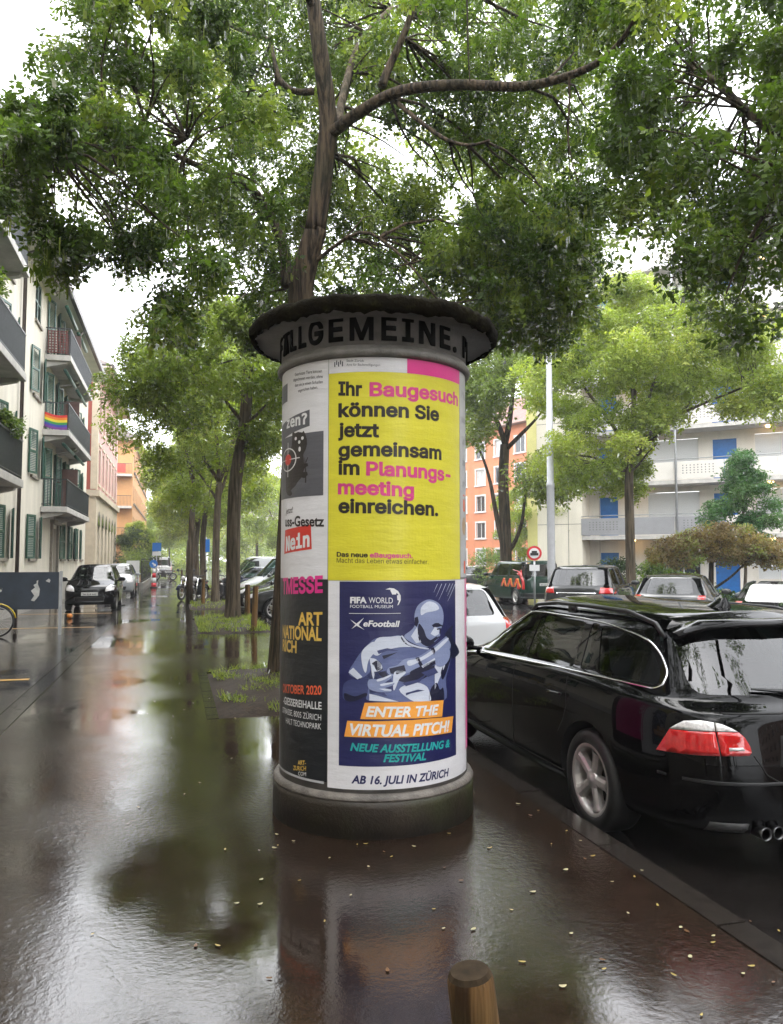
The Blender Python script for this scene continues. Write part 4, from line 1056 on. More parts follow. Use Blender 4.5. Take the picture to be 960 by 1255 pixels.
# forecourt, facing us
make_car('parked_car', 'small black hatchback parked on the forecourt facing down the pavement', 'car', HATCH, black_paint, (-2.66, 28.55, 0), 180)
make_car('parked_car', 'silver grey hatchback standing behind the small black one on the forecourt', 'car', dict(HATCH, plate=('front', .55, 'ZH 77 913')), silver, (-2.62, 38.9, 0), 180)
make_car('delivery_van', 'white van with one dark rear window far down the left side', 'van', dict(WHITEVAN, privacy=0), white_p, (-1.35, 82.5, 0), 0)
# nosed in on the right of the trees
def nose_in(name, label, P, paint, nx, side_y, hd=268, grp=KERB_CARS, cat='car'):
    a = R(hd); n = Vector((math.sin(a), math.cos(a), 0))
    c = Vector((nx, side_y + P['W'] / 2, ROADZ)) - n * (P['L'] / 2)
    return make_car(name, label, cat, P, paint, c, hd, grp)
nose_in('parked_car', 'black car nosed in nearest the camera, just left of the poster column', CROSS, black_paint, 2.38, 19.6)
nose_in('parked_car', 'dark grey car nosed in with silver front wheel behind the slim wooden post', CROSS, graph, 2.0, 23.4)
nose_in('parked_car', 'black car nosed in between the dark grey car and the white van', CROSS, dgrey, 1.98, 26.9)
nose_in('delivery_van', 'white panel van nosed in with green tinted side window', WHITEVAN, white_p, 2.35, 30.9, cat='van')
nose_in('parked_car', 'dark navy car nosed in behind the white van beside the motorcycles', HATCH, navy_p, 1.75, 35.6)
nose_in('delivery_van', 'white van nosed in farthest off, seen between the two slim trunks', WHITEVAN, white_p, 2.2, 42.0, cat='van')
# across the street
gv, gvb = make_car('minivan', 'dark green van with orange and red chevrons along its side', 'van', VAN, dgreen, (14.1, 30.8, ROADZ), 0, None)
zig = [(-1.95, .80), (-1.86, .80), (-1.62, 1.06), (-1.44, .80), (-1.30, .80), (-1.06, 1.06), (-.88, .80), (-.74, .80), (-.42, 1.10), (-.45, 1.12), (-.52, 1.12), (-.80, .88), (-1.02, 1.12), (-1.10, 1.12), (-1.36, .88), (-1.58, 1.12), (-1.66, 1.12)]
zig2 = [(x, z - .16) for x, z in zig]
for dx, m_ in ((0, amber_lens), (.10, red_lens)):
    for q in range(3):
        x0 = -2.0 + q * .62 + dx
        for sd_ in ('left',):
            bm_obj('chevron', patch(gvb, sd_, [(x0, .70), (x0 + .09, .70), (x0 + .30, 1.05), (x0 + .24, 1.05)], .006 + dx * .02, .2), mat('chevron_orange' if dx == 0 else 'chevron_red', (.75, .25, .03) if dx == 0 else (.6, .03, .02), .3), gv)
            bm_obj('chevron', patch(gvb, sd_, [(x0 + .24, 1.05), (x0 + .30, 1.05), (x0 + .52, .70), (x0 + .43, .70)], .0065 + dx * .02, .2), mat('chevron_orange' if dx == 0 else 'chevron_red', (.75, .25, .03), .3), gv)
def place_rear(name, label, P, paint, px, D, hd, grp=FAR_CARS, cat='car'):
    """px: photo column of the middle of the tail, D metres away"""
    d = at_dist(px, 700, D); a = R(hd); n = Vector((math.sin(a), math.cos(a), 0))
    c = Vector((d.x, d.y, ROADZ)) + n * (P['L'] / 2)
    return make_car(name, label, cat, P, paint, c, hd, grp)
place_rear('off_road_car', 'dark grey off-road car with its white number plate and red lamps towards us', SUV, graph, 705, 20.4, 40)
place_rear('parked_car', 'low graphite car with long dark roof parked right of the off-road car', dict(CROSS, H=1.46, W=1.84, plate=('rear', .62, 'ZH 559 120')), graph, 818, 18.2, 42)
place_rear('parked_car', 'blue grey saloon at the right edge with its pale rear window', dict(SEDAN, plate=('rear', .6, 'ZH 36 841')), greyb, 950, 15.6, 46)
place_rear('parked_car', 'distant dark hatchback beyond the nose of the green van', HATCH, graph, 583, 44, 20)
# ================================================================== BUILDINGS
# local frame of a facade: x along the wall (left to right as seen from the street), y into the building, z up
def bobj(name, mb, m, parent, bevel=0.0): return mb.build(name, m, parent, bevel)
def wall_holes(mb, x0, x1, z0, z1, holes, reveal=.2, y=0.0):
    xs = sorted({x0, x1, *[h[0] for h in holes], *[h[1] for h in holes]}); zs = sorted({z0, z1, *[h[2] for h in holes], *[h[3] for h in holes]})
    inside = lambda a, c: any(h[0] - 1e-6 < a < h[1] + 1e-6 and h[2] - 1e-6 < c < h[3] + 1e-6 for h in holes)
    for i in range(len(xs) - 1):
        for j in range(len(zs) - 1):
            if not inside((xs[i] + xs[i + 1]) / 2, (zs[j] + zs[j + 1]) / 2):
                mb.add([(xs[i], y, zs[j]), (xs[i + 1], y, zs[j]), (xs[i + 1], y, zs[j + 1]), (xs[i], y, zs[j + 1])], [(0, 1, 2, 3)])
    for a, b_, c, d in holes:
        for q in ([(a, y, c), (a, y, d), (a, y + reveal, d), (a, y + reveal, c)], [(b_, y, d), (b_, y, c), (b_, y + reveal, c), (b_, y + reveal, d)],
                  [(a, y, d), (b_, y, d), (b_, y + reveal, d), (a, y + reveal, d)], [(b_, y, c), (a, y, c), (a, y + reveal, c), (b_, y + reveal, c)]):
            mb.add(q, [(0, 1, 2, 3)])
win_white = mat('window_white', (.62, .62, .60), .4, .1, 9)
win_glass = mat('window_glass_dark', (.03, .036, .04), .04, .5, .6, spec=.8)
curtain = mat('net_curtain', (.45, .45, .43), .3, .3, 2.0, coat=.6)
sill_m = mat('sandstone_sill', (.24, .21, .17), .6, .3, 9)
def window(parent, a, b_, c, d, y=.16, mull=1, trans=0, fm=None, pane=None, ft=.06):
    fm = fm or win_white
    f = MB()
    f.box(a, a + ft, y, y + .05, c, d); f.box(b_ - ft, b_, y, y + .05, c, d); f.box(a + ft, b_ - ft, y, y + .05, c, c + ft); f.box(a + ft, b_ - ft, y, y + .05, d - ft, d)
    for k in range(mull): x = lerp(a, b_, (k + 1) / (mull + 1)); f.box(x - .025, x + .025, y - .002, y + .048, c + ft, d - ft)
    for k in range(trans): z = lerp(c, d, (k + 1) / (trans + 1)); f.box(a + ft, b_ - ft, y + .006, y + .044, z - .02, z + .02)
    o = bobj('window', f, fm, parent)
    g = MB(); g.add([(a + .01, y + .03, c + .01), (b_ - .01, y + .03, c + .01), (b_ - .01, y + .03, d - .01), (a + .01, y + .03, d - .01)], [(0, 1, 2, 3)]); bobj('pane', g, pane or win_glass, o)
    return o
def sill(parent, a, b_, z, m=None): s = MB(); s.box(a - .06, b_ + .06, -.07, .15, z - .09, z + .003); bobj('sill', s, m or sill_m, parent, .01)
def shutter(parent, x0, x1, z0, z1, m, y=-.05, ang=0.0):
    """louvred leaf"""
    s = MB(); w = x1 - x0; M = Matrix.Translation((x0, y, 0)) @ Matrix.Rotation(ang, 4, 'Z')
    s.box(0, .06, -.02, .02, z0, z1, M); s.box(w - .06, w, -.02, .02, z0, z1, M); s.box(.06, w - .06, -.02, .02, z0, z0 + .07, M); s.box(.06, w - .06, -.02, .02, z1 - .07, z1, M)
    zm = (z0 + z1) / 2; s.box(.06, w - .06, -.02, .02, zm - .035, zm + .035, M)
    z = z0 + .09
    while z < z1 - .09:
        if abs(z - zm) > .05: s.add([M @ Vector(q) for q in ((.06, -.018, z), (w - .06, -.018, z), (w - .06, .016, z + .045), (.06, .016, z + .045))], [(0, 1, 2, 3)])
        z += .055
    return bobj('shutter', s, m, parent)
cream = mat('cream_render', (.66, .61, .51), .8, .14, 2.2, bump=.15, bscale=60, stretch=(1, 1, .14))
cream_base = mat('stone_base', (.33, .31, .28), .8, .15, 3, bump=.2, bscale=30)
greenw = mat('shutter_green', (.012, .075, .05), .4, .25, 7)
soffit = mat('soffit_cream', (.64, .63, .56), .7, .08, 2)
gutter_m = mat('gutter_brown', (.05, .035, .028), .45, .3, 9)
tile_m = mat('roof_tiles_dark', (.06, .038, .03), .6, .45, 5, bump=.8, bscale=8)
conc_l = mat('balcony_concrete', (.46, .44, .41), .75, .2, 3, bump=.2, bscale=25)
rail_m = mat('railing_dark', (.035, .04, .042), .45, .2, 10)
rail_grey = mat('railing_blue_grey', (.20, .23, .25), .5, .2, 10)
oak = mat('door_wood', (.10, .06, .035), .45, .3, 5, stretch=(6, 6, 1))
Y0 = 13.0
cb_ = thing('apartment_house', 'cream house with dark green louvred shutters and stacked balconies on the left', 'house', (-4.6, Y0, 0), R(90))
LX = 43.3 - Y0; HW = 11.1
holes = []; wins = []
U = lambda y: y - Y0
rows = [(1.68, 3.08), (4.40, 5.82), (7.06, 8.50), (9.52, 10.9)]
for k, (c, d) in enumerate(rows):
    for ya, yb in ((27.35, 28.5), (38.9, 39.9), (41.1, 42.1), (22.7, 23.8), (17.2, 18.4)):
        holes.append((U(ya), U(yb), c, d)); wins.append((U(ya), U(yb), c, d, k, ya))
for ya, yb in ((34.5, 35.6), (36.8, 37.9)): holes.append((U(ya), U(yb), 1.68, 3.08)); wins.append((U(ya), U(yb), 1.68, 3.08, 0, ya))
doors = []
for z in (3.50, 6.20, 8.86):
    for ya, yb in ((30.2, 31.35), (32.6, 33.7), (34.9, 36.0), (15.0, 16.2), (19.3, 20.6)):
        if z > 3 : doors.append((U(ya), U(yb), z + .02, z + 2.1, z))
DR = (U(31.9), U(33.3), .02, 2.85)
w = MB(); wall_holes(w, 0, LX, 0, HW, holes + [d_[:4] for d_ in doors] + [DR], .2)
w.add([(LX, 0, 0), (LX, 11, 0), (LX, 11, HW), (LX, 0, HW)], [(0, 1, 2, 3)]); w.add([(0, 11, 0), (0, 0, 0), (0, 0, HW), (0, 11, HW)], [(0, 1, 2, 3)]); w.add([(LX, 11, 0), (0, 11, 0), (0, 11, HW), (LX, 11, HW)], [(0, 1, 2, 3)])
bobj('wall', w, cream, cb_)
w = MB(); w.box(0, DR[0] - .2, -.04, -.003, 0, .75); w.box(DR[1] + .2, LX, -.04, -.003, 0, .75); bobj('base_course', w, cream_base, cb_)
for a, b_, c, d, k, ya in wins:
    window(cb_, a, b_, c, d); sill(cb_, a, b_, c)
    wd = .60 if ya < 30 or k else .5
    if k == 3 or ya == 41.1:
        shutter(cb_, a, (a + b_) / 2, c, d, mat('shutter_grey_green', (.12, .19, .16), .5, .2, 7), .04); shutter(cb_, (a + b_) / 2, b_, c, d, MATS['shutter_grey_green'], .04)
    else:
        shutter(cb_, a - wd - .03, a - .03, c, d, greenw, -.045, R(-14)); shutter(cb_, b_ + .03, b_ + wd + .03, c, d, greenw, -.045 - .14, R(14))
for a, b_, c, d, z in doors:
    window(cb_, a, b_, c, d, .16, 1, 2)
    shutter(cb_, a - .52, a - .02, c, d, greenw, -.05, R(-20)); shutter(cb_, b_ + .02, b_ + .52, c, d, greenw, -.22, R(20))
dm = MB(); dm.box(DR[0], DR[1], .15, .2, DR[2], DR[3]); dobj = bobj('door', dm, oak, cb_)
dm = MB(); dm.box(DR[0] + .15, DR[0] + .55, .14, .149, 1.0, 2.2); dm.box(DR[1] - .55, DR[1] - .15, .14, .149, 1.0, 2.2); bobj('pane', dm, win_glass, dobj)
dm = MB(); dm.box(DR[0] - .2, DR[0] - .002, -.09, .02, 0, 3.0); dm.box(DR[1] + .002, DR[1] + .2, -.09, .02, 0, 3.0); dm.box(DR[0] - .28, DR[1] + .28, -.16, .02, 3.0, 3.16); bobj('door_surround', dm, sill_m, cb_)
def balcony(parent, x0, x1, z, depth=.88, solid=False, div=True, rail=None, dense=.11, hgt=.98):
    """z = underside of the slab"""
    s = MB(); s.box(x0, x1, -depth, -.004, z, z + .2); sl = bobj('balcony', s, conc_l, parent, .015)
    for x in ([x0 + .25, (x0 + x1) / 2 - .3, (x0 + x1) / 2 + .3, x1 - .25]):
        c = MB(); c.prism([(-.005, z - .24), (-.005, z - .004), (-depth + .12, z - .004), (-depth + .18, z - .08)], x - .12, x + .12, Matrix(((0, 0, 1, 0), (1, 0, 0, 0), (0, 1, 0, 0), (0, 0, 0, 1)))); bobj('bracket', c, conc_l, sl, .02)
    r = MB(); zt = z + .2 + hgt; yo = -depth + .05
    r.box(x0 + .03, x1 - .03, yo - .022, yo + .022, zt - .04, zt); r.box(x0 + .05, x1 - .05, yo - .012, yo + .012, z + .27, z + .29)
    for xe in (x0 + .05, x1 - .05): r.box(xe - .02, xe + .02, yo + .022, -.02, zt - .04, zt - .002); r.box(xe - .012, xe + .012, yo, -.02, z + .27, z + .29)
    x = x0 + .05
    while x < x1 - .04: r.box(x - .01, x + .01, yo - .01, yo + .01, z + .2, zt - .04); x += dense
    y = yo
    while y < -.05:
        for xe in (x0 + .05, x1 - .05): r.box(xe - .01, xe + .01, y - .01, y + .01, z + .2, zt - .041)
        y += .12
    bobj('railing', r, rail or rail_m, sl)
    if solid:
        p = MB(); p.box(x0 + .06, x1 - .06, yo + .014, yo + .024, z + .3, zt - .06); bobj('railing_panel', p, rail_grey, sl)
    if div:
        d = MB(); xm = (x0 + x1) / 2; d.box(xm - .03, xm + .03, -depth + .1, -.02, z + .2, z + 1.9); bobj('divider', d, mat('divider_brown', (.10, .05, .04), .6, .2, 5), sl)
    return sl
BX0, BX1 = U(29.35), U(36.6)
for k, z in enumerate((3.30, 6.0, 8.66)):
    sl = balcony(cb_, BX0, BX1, z, .87, solid=k == 2)
    for xa in (BX0 + .5, (BX0 + BX1) / 2 + .3):
        a = MB(); a.smooth = True; zz = z - .07; L_ = (BX1 - BX0) / 2 - .8
        if k: a.tube([(xa, -.62, zz - .16), (xa + L_, -.62, zz - .16)], .06, 8)
        else: a.tube([(xa, -.62, 10.75), (xa + L_, -.62, 10.75)], .07, 8)
        bobj('awning_roll', a, greenw, cb_)
    # narrow railing at the near end
for k, z in enumerate((3.42, 6.12, 8.80)): balcony(cb_, U(13.9), U(21.3), z, .86, solid=k != 0, div=False, dense=.10, hgt=1.0)
# eaves: flat soffit, gutter, tiled slope
e = MB(); e.box(-.3, LX + .5, -.72, 0.0, HW, HW + .08); bobj('soffit', e, soffit, cb_)
e = MB(); e.box(-.3, LX + .5, -.86, -.722, HW - .02, HW + .24); bobj('gutter', e, gutter_m, cb_)
e = MB(); e.add([(-.3, -.84, HW + .2), (LX + .5, -.84, HW + .2), (LX + .5, 5.5, HW + 3.4), (-.3, 5.5, HW + 3.4), (LX + .5, 11.8, HW + .2), (-.3, 11.8, HW + .2)], [(0, 1, 2, 3), (3, 2, 4, 5), (0, 3, 5), (1, 4, 2)]); rf = bobj('roof', e, tile_m, cb_)
for yd in (27.0, 34.0):
    e = MB(); x = U(yd); e.box(x - .9, x + .9, .6, 3.5, HW + .9, HW + 2.2); bobj('dormer', e, mat('dormer_red', (.22, .07, .05), .6, .2, 4), rf)
p = MB(); p.smooth = True; p.tube([(U(25.0), -.1, .0), (U(25.0), -.1, HW - .3), (U(25.0), -.75, HW - .05)], .055, 8); bobj('drainpipe', p, gutter_m, cb_)
p = MB(); p.smooth = True; p.tube([(U(33.6), -.1, 9.9), (U(33.6), -.75, 10.9)], .05, 8); bobj('drainpipe', p, gutter_m, cb_)
# rainbow flag and lattice hung on the balcony ends
fl = thing('rainbow_flag', 'rainbow striped flag hung on the end railing of the middle balcony', 'flag', (-4.6, 29.35 + .02, 6.2))
cols = [(.62, .02, .02), (.75, .22, .02), (.75, .6, .03), (.03, .25, .06), (.04, .05, .35), (.16, .03, .25)]
for i, c in enumerate(cols):
    b = MB(); n = 8; vv = []
    for j in range(n + 1):
        t = j / n; sag = .06 * math.sin(math.pi * t) + .10 * t
        for zz in (.62 - i * .085 - sag, .62 - (i + 1) * .085 - sag): vv.append((.06 + t * .74, -.02 - .015 * math.sin(t * 9), zz))
    b.smooth = True; b.add(vv, [(2 * j, 2 * j + 2, 2 * j + 3, 2 * j + 1) for j in range(n)])
    bobj('stripe', b, mat('flag_stripe_%d' % i, c, .6, .08, 4), fl)
lt = thing('lattice_screen', 'red brown lattice screen on the near end of the top balcony', 'screen', (-4.6, 29.33, 8.86))
b = MB()
for k in range(7): x = .12 + k * .10; b.box(x - .015, x + .015, -.03, -.012, .05, .85)
for k in range(9): z = .07 + k * .095; b.box(.1, .76, -.011, .008, z - .018, z + .018)
bobj('slats', b, mat('lattice_red', (.14, .04, .035), .6, .2, 8), lt)

# ---------------- pink house
pink = mat('pink_render', (.62, .35, .32), .8, .08, 1.4, bump=.12, bscale=50); redw = mat('red_end_wall', (.36, .085, .06), .8, .1, 1.5); sandst = mat('pale_sandstone', (.60, .51, .385), .75, .12, 2.2, bump=.2, bscale=20)
ph_ = thing('town_house', 'pink house with arched sandstone ground floor beyond the cream house', 'house', (-4.42, 46.2, 0), R(90))
PL = 15.5; PHH = 12.3
hs_ = []; 
for k in range(6):
    x = 1.3 + k * 2.4; hs_ += [(x, x + 1.05, 6.1, 8.0), (x, x + 1.05, 9.3, 11.1)]
gh = [(1.0 + k * 2.4, 2.3 + k * 2.4, .5, 3.6) for k in range(6)]
w = MB(); wall_holes(w, 0, PL, 5.2, PHH, hs_, .2); bobj('wall', w, pink, ph_)
w = MB(); wall_holes(w, 0, PL, 0, 5.2, gh, .3, -.05); w.add([(0, 8, 0), (0, -.05, 0), (0, -.05, 5.2), (0, 8, 5.2)], [(0, 1, 2, 3)]); bobj('ground_floor', w, sandst, ph_)
w = MB(); w.add([(0, 8, 5.2), (0, 0, 5.2), (0, 0, PHH), (0, 8, PHH)], [(0, 1, 2, 3)]); w.add([(PL, 0, 0), (PL, 8, 0), (PL, 8, PHH), (PL, 0, PHH)], [(0, 1, 2, 3)]); bobj('end_wall', w, redw, ph_)
w = MB(); w.box(-.06, .0, -.08, .28, 5.6, PHH - .5); w.box(-.02, .6, -.045, -.003, 5.6, PHH - .5); w.box(-.14, PL + .1, -.22, .0, 5.2, 5.55); w.box(-.14, -.0, .0, 8, 5.2, 5.55); w.box(-.18, -.002, -.2, 8, PHH - .45, PHH - .12); bobj('stone_trim', w, sandst, ph_)
for a, b_, c, d in hs_:
    window(ph_, a, b_, c, d, .14, 1, 1); f = MB(); f.box(a - .14, a - .002, -.02, -.003, c - .1, d + .2); f.box(b_ + .002, b_ + .14, -.02, -.003, c - .1, d + .2); f.box(a - .2, b_ + .2, -.05, -.003, d + .2, d + .33); f.box(a - .2, b_ + .2, -.06, -.003, c - .24, c - .1); bobj('window_surround', f, sandst, ph_)
for a, b_, c, d in gh:
    window(ph_, a, b_, c, d, .18, 1, 2)
    f = MB(); xm = (a + b_) / 2; rr_ = (b_ - a) / 2; n = 14; vv = []
    for j in range(n + 1):
        t = math.pi * j / n; vv += [(xm - rr_ * math.cos(t), -.075, d + rr_ * math.sin(t)), (xm - (rr_ + .2) * math.cos(t), -.075, d + (rr_ + .2) * math.sin(t))]
    f.add(vv, [(2 * j, 2 * j + 1, 2 * j + 3, 2 * j + 2) for j in range(n)]); bobj('arch_surround', f, sill_m, ph_)
    f = MB(); f.add([(xm, -.062, d)] + [(xm - rr_ * math.cos(math.pi * j / n), -.062, d + rr_ * math.sin(math.pi * j / n)) for j in range(n + 1)], [(0, j + 1, j + 2) for j in range(n)]); bobj('pane', f, win_glass, ph_)
e = MB(); e.box(-.7, PL + .3, -.75, 0, PHH, PHH + .1); bobj('soffit', e, sandst, ph_)
e = MB(); e.box(-.7, PL + .3, -.9, -.752, PHH - .02, PHH + .22); bobj('gutter', e, gutter_m, ph_)
e = MB(); e.add([(-.7, -.88, PHH + .18), (PL + .3, -.88, PHH + .18), (PL - 3, 4, PHH + 2.8), (3, 4, PHH + 2.8), (PL + .3, 8.8, PHH + .18), (-.7, 8.8, PHH + .18)], [(0, 1, 2, 3), (3, 2, 4, 5), (0, 3, 5), (1, 4, 2)]); bobj('roof', e, tile_m, ph_)
w = MB(); w.box(.75, .95, -.12, -.053, .9, 1.35); bobj('wall_plaque', w, gutter_m, ph_)
# ---------------- ochre house
ochre = mat('ochre_render', (.55, .29, .12), .8, .1, 1.2)
oh = thing('tenement_house', 'ochre corner house with iron balconies beyond the pink house', 'house', (-4.0, 75.0, 0), R(90))
OL, OH = 34, 12.6
hs_ = [(1.5 + k * 2.6, 2.6 + k * 2.6, z, z + 1.6) for k in range(12) for z in (1.2, 4.1, 7.0, 9.9)]
w = MB(); wall_holes(w, 0, OL, 0, OH, hs_, .2); bobj('wall', w, ochre, oh)
eh = [(-2.55, -1.35, z, z + 2.1) for z in (.8, 3.7, 6.6, 9.5)]
w = MB()
eo = thing('end_facade', None, None, (0, 0, 0), R(-90)); eo.parent = oh
wall_holes(w, -8, 0, 0, OH, eh, .2); bobj('wall', w, ochre, eo)
for q in hs_:
    window(oh, *q, .14, 1, 1); f = MB(); f.box(q[0] - .2, q[1] + .2, -.16, -.003, q[2] - .2, q[2] - .06); bobj('sill', f, sill_m, oh)
for i, q in enumerate(eh):
    window(eo, *q, .14, 1, 1, pane=None if i != 1 else greenw)
    z = q[2] - .25
    s = MB(); s.box(-2.9, -.05, -.95, -.004, z, z + .2); sl = bobj('balcony', s, conc_l, eo)
    r = MB(); x = -2.87
    while x < -.06: r.box(x - .012, x + .012, -.93, -.906, z + .2, z + 1.1); x += .12
    r.box(-2.9, -.05, -.94, -.90, z + 1.1, z + 1.15); bobj('railing', r, rail_m, sl)
    if i == 3: c = MB(); c.box(-2.8, -.6, -.96, -.945, z + .3, z + 1.1); bobj('railing_cloth', c, mat('red_cloth', (.5, .07, .05), .7, .2, 6), sl)
e = MB(); e.box(-.6, OL, -.7, 8, OH, OH + .18); bobj('eaves', e, sandst, oh)
e = MB(); e.add([(-.6, -.7, OH + .18), (OL, -.7, OH + .18), (OL, 4, OH + 3), (3, 4, OH + 3), (OL, 8, OH + .18), (-.6, 8, OH + .18)], [(0, 1, 2, 3), (3, 2, 4, 5), (0, 3, 5)]); bobj('roof', e, tile_m, oh)

# ---------------- white flats across the street
panel_w = mat('white_panel', (.72, .67, .555), .65, .10, 1.6, stretch=(1, 1, .12)); wallw = mat('white_render', (.70, .66, .59), .7, .10, 1.6, stretch=(1, 1, .12)); blue_d = mat('blue_door', (.01, .13, .42), .35, .15, 5); yel = mat('pale_yellow_panel', (.60, .56, .22), .6, .08, 2)
blind = mat('white_blind', (.64, .65, .65), .5, .05, 3, stretch=(1, 1, 30)); perf = mat('balcony_sheet', (.60, .57, .515), .55, .06, 1.5); grey_sheet = mat('grey_balcony_sheet', (.27, .27, .28), .5, .08, 2)
AO = at_dist(800, 690, 42.7); AA = R(-44.6); AD = Vector((math.cos(AA), math.sin(AA), 0))
def a_s(px):
    d = ray(px, 690); d = Vector((d.x, d.y)); p = Vector((AO.x, AO.y)); e_ = Vector((AD.x, AD.y))
    # t*d = p + s*e
    den = d.x * e_.y - d.y * e_.x
    return -(p.x * d.y - p.y * d.x) / -den * -1 if False else ((d.y * p.x - d.x * p.y) / (d.x * e_.y - d.y * e_.x))
sL, sB, sR = a_s(648), a_s(714), a_s(960)
fl_ = thing('apartment_block', 'white block of flats with blue doors and long perforated balconies across the street', 'apartment block', (AO.x, AO.y, -.1), AA)
AEND = sR + 14; ZF = [0, 3.05, 5.85, 8.65, 11.45, 14.25]; ATOP = 17.2; REC = 1.5
w = MB(); w.box(sL, sB, -.02, 9, 0, ATOP); bobj('panel_wing', w, panel_w, fl_)
w = MB(); w.box(sL - .02, sL + .55, -.045, -.022, 0, ATOP); bobj('yellow_strip', w, yel, fl_)
w = MB()
for z in [.9 + 2.8 * k for k in range(7)]: w.box(sL + .56, sB - .01, -.028, -.0215, z - .012, z + .012)
for x in (sL + 2.3, sL + 4.0): w.box(x - .012, x + .012, -.0285, -.0215, 0, ATOP)
bobj('panel_joint', w, mat('joint_grey', (.16, .15, .14), .8, .1, 3), fl_)
holes = []; items = []
bd = a_s(730); cols_ = [a_s(728), a_s(790), a_s(846), a_s(918), a_s(975), a_s(1050)]
for k, z in enumerate(ZF):
    holes.append((sB + .6, sB + 1.6, z + .05, z + 2.15, 'door'))
    x = sB + 3.2; i = 0
    while x < AEND - 3:
        if i % 2 == 0: holes.append((x, x + 2.6, z + .75 if k else z + .8, z + 2.3, 'blind' if (i // 2 + k) % 3 or k else 'win')); x += 3.3
        else: holes.append((x, x + 1.15, z + .05, z + 2.15, 'door')); x += 2.0
        i += 1
w = MB(); wall_holes(w, sB, AEND, 0, ATOP, [h[:4] for h in holes], .15, REC)
w.add([(AEND, REC, 0), (AEND, 9, 0), (AEND, 9, ATOP), (AEND, REC, ATOP)], [(0, 1, 2, 3)]); bobj('wall', w, wallw, fl_)
for a, b_, c, d, t_ in holes:
    if t_ == 'door':
        m_ = MB(); m_.box(a, b_, REC + .08, REC + .14, c, d); dd = bobj('door', m_, blue_d, fl_); m_ = MB(); m_.box(a + .08, a + .12, REC + .02, REC + .08, c + 1.0, c + 1.12); bobj('handle', m_, chrome, dd)
    elif t_ == 'blind':
        m_ = MB()
        n = int((d - c) / .09)
        for k in range(n): m_.add([(a, REC + .10, c + k * .09), (b_, REC + .10, c + k * .09), (b_, REC + .07, c + k * .09 + .09), (a, REC + .07, c + k * .09 + .09)], [(0, 1, 2, 3)])
        bobj('roller_blind', m_, blind, fl_)
    else: 
        wo = window(fl_, a, b_, c, d, REC + .08, 2, 0)
w = MB(); w.box(sB + .002, AEND, REC + .0, 9, ATOP, ATOP + .2); w.box(sL - .1, sB, -.1, 9.1, ATOP, ATOP + .25); bobj('roof', w, conc_l, fl_)
lampm, nt, p, out = new_mat('lit_lamp'); p.inputs['Emission Color'].default_value = (1, .62, .25, 1); p.inputs['Emission Strength'].default_value = 4.0; p.inputs['Base Color'].default_value = (.8, .7, .5, 1)
for k, z in enumerate(ZF[1:] + [ATOP]):
    s = MB(); s.box(sB + .0, AEND, -.04, REC - .003, z - .22, z - .02); sl = bobj('balcony', s, conc_l, fl_)
    if z < ATOP:
        first = True; x = sB + .0
        while x < AEND - .1:
            x2 = min(x + 2.4, AEND)
            q = MB(); m_ = grey_sheet if (k == 0 and x < sB + 5.2) else perf
            q.box(x + .012, x2 - .012, -.055, -.045, z + .02, z + .92)
            po = bobj('balcony_panel', q, m_, sl)
            h_ = MB()                                              # rows of punched holes
            for i in range(9):
                for j in range(4): xx = x + .45 + i * .18; zz = z + .32 + j * .13; h_.box(xx - .028, xx + .028, -.0585, -.0555, zz - .028, zz + .028)
            if int((x - sB) / 2.4) % 2 == 0: bobj('punched_holes', h_, mat('hole_dark', (.14, .14, .14), .8, .1, 3), po)
            x = x2
        r = MB(); r.smooth = True; r.tube([(sB, -.05, z + 1.05), (AEND, -.05, z + 1.05)], .025, 6); bobj('handrail', r, mat('galvanised', (.4, .41, .42), .4, .1, 8, metal=.6), sl)
        if k == 0:
            e = MB(); e.box(sB - .02, sB + .03, -.05, REC, z + .02, z + .92); bobj('balcony_panel', e, grey_sheet, sl)
    for x in (sB + 2.5, sB + 15.5, sB + 9.2):
        l = MB(); l.smooth = True; l.lathe([(.14, 0), (.15, -.04), (.11, -.10), (.0, -.12)], 16, Matrix.Translation((x, REC * .55, z - .222))); bobj('ceiling_lamp', l, lampm, sl)
post = a_s(831.5)
p = MB(); p.smooth = True; p.tube([(post, -.12, 0), (post, -.12, ATOP)], .06, 8); bobj('downpipe', p, mat('galvanised', (.4, .41, .42), .4), fl_)
# roof terrace beams
r = MB(); r.box(sB - 3, AEND, .6, .9, ATOP + 1.9, ATOP + 2.2)
for k in range(9): x = sB - 2.5 + k * 4.6; r.box(x - .1, x + .1, .65, .85, ATOP + .2, ATOP + 1.9)
r.box(sB - 3, AEND, .7, .76, ATOP + .9, ATOP + .96); bobj('roof_frame', r, perf, fl_)
r = MB(); r.box(sB - 3, AEND, .2, .26, ATOP + .2, ATOP + .75); bobj('parapet', r, perf, fl_)

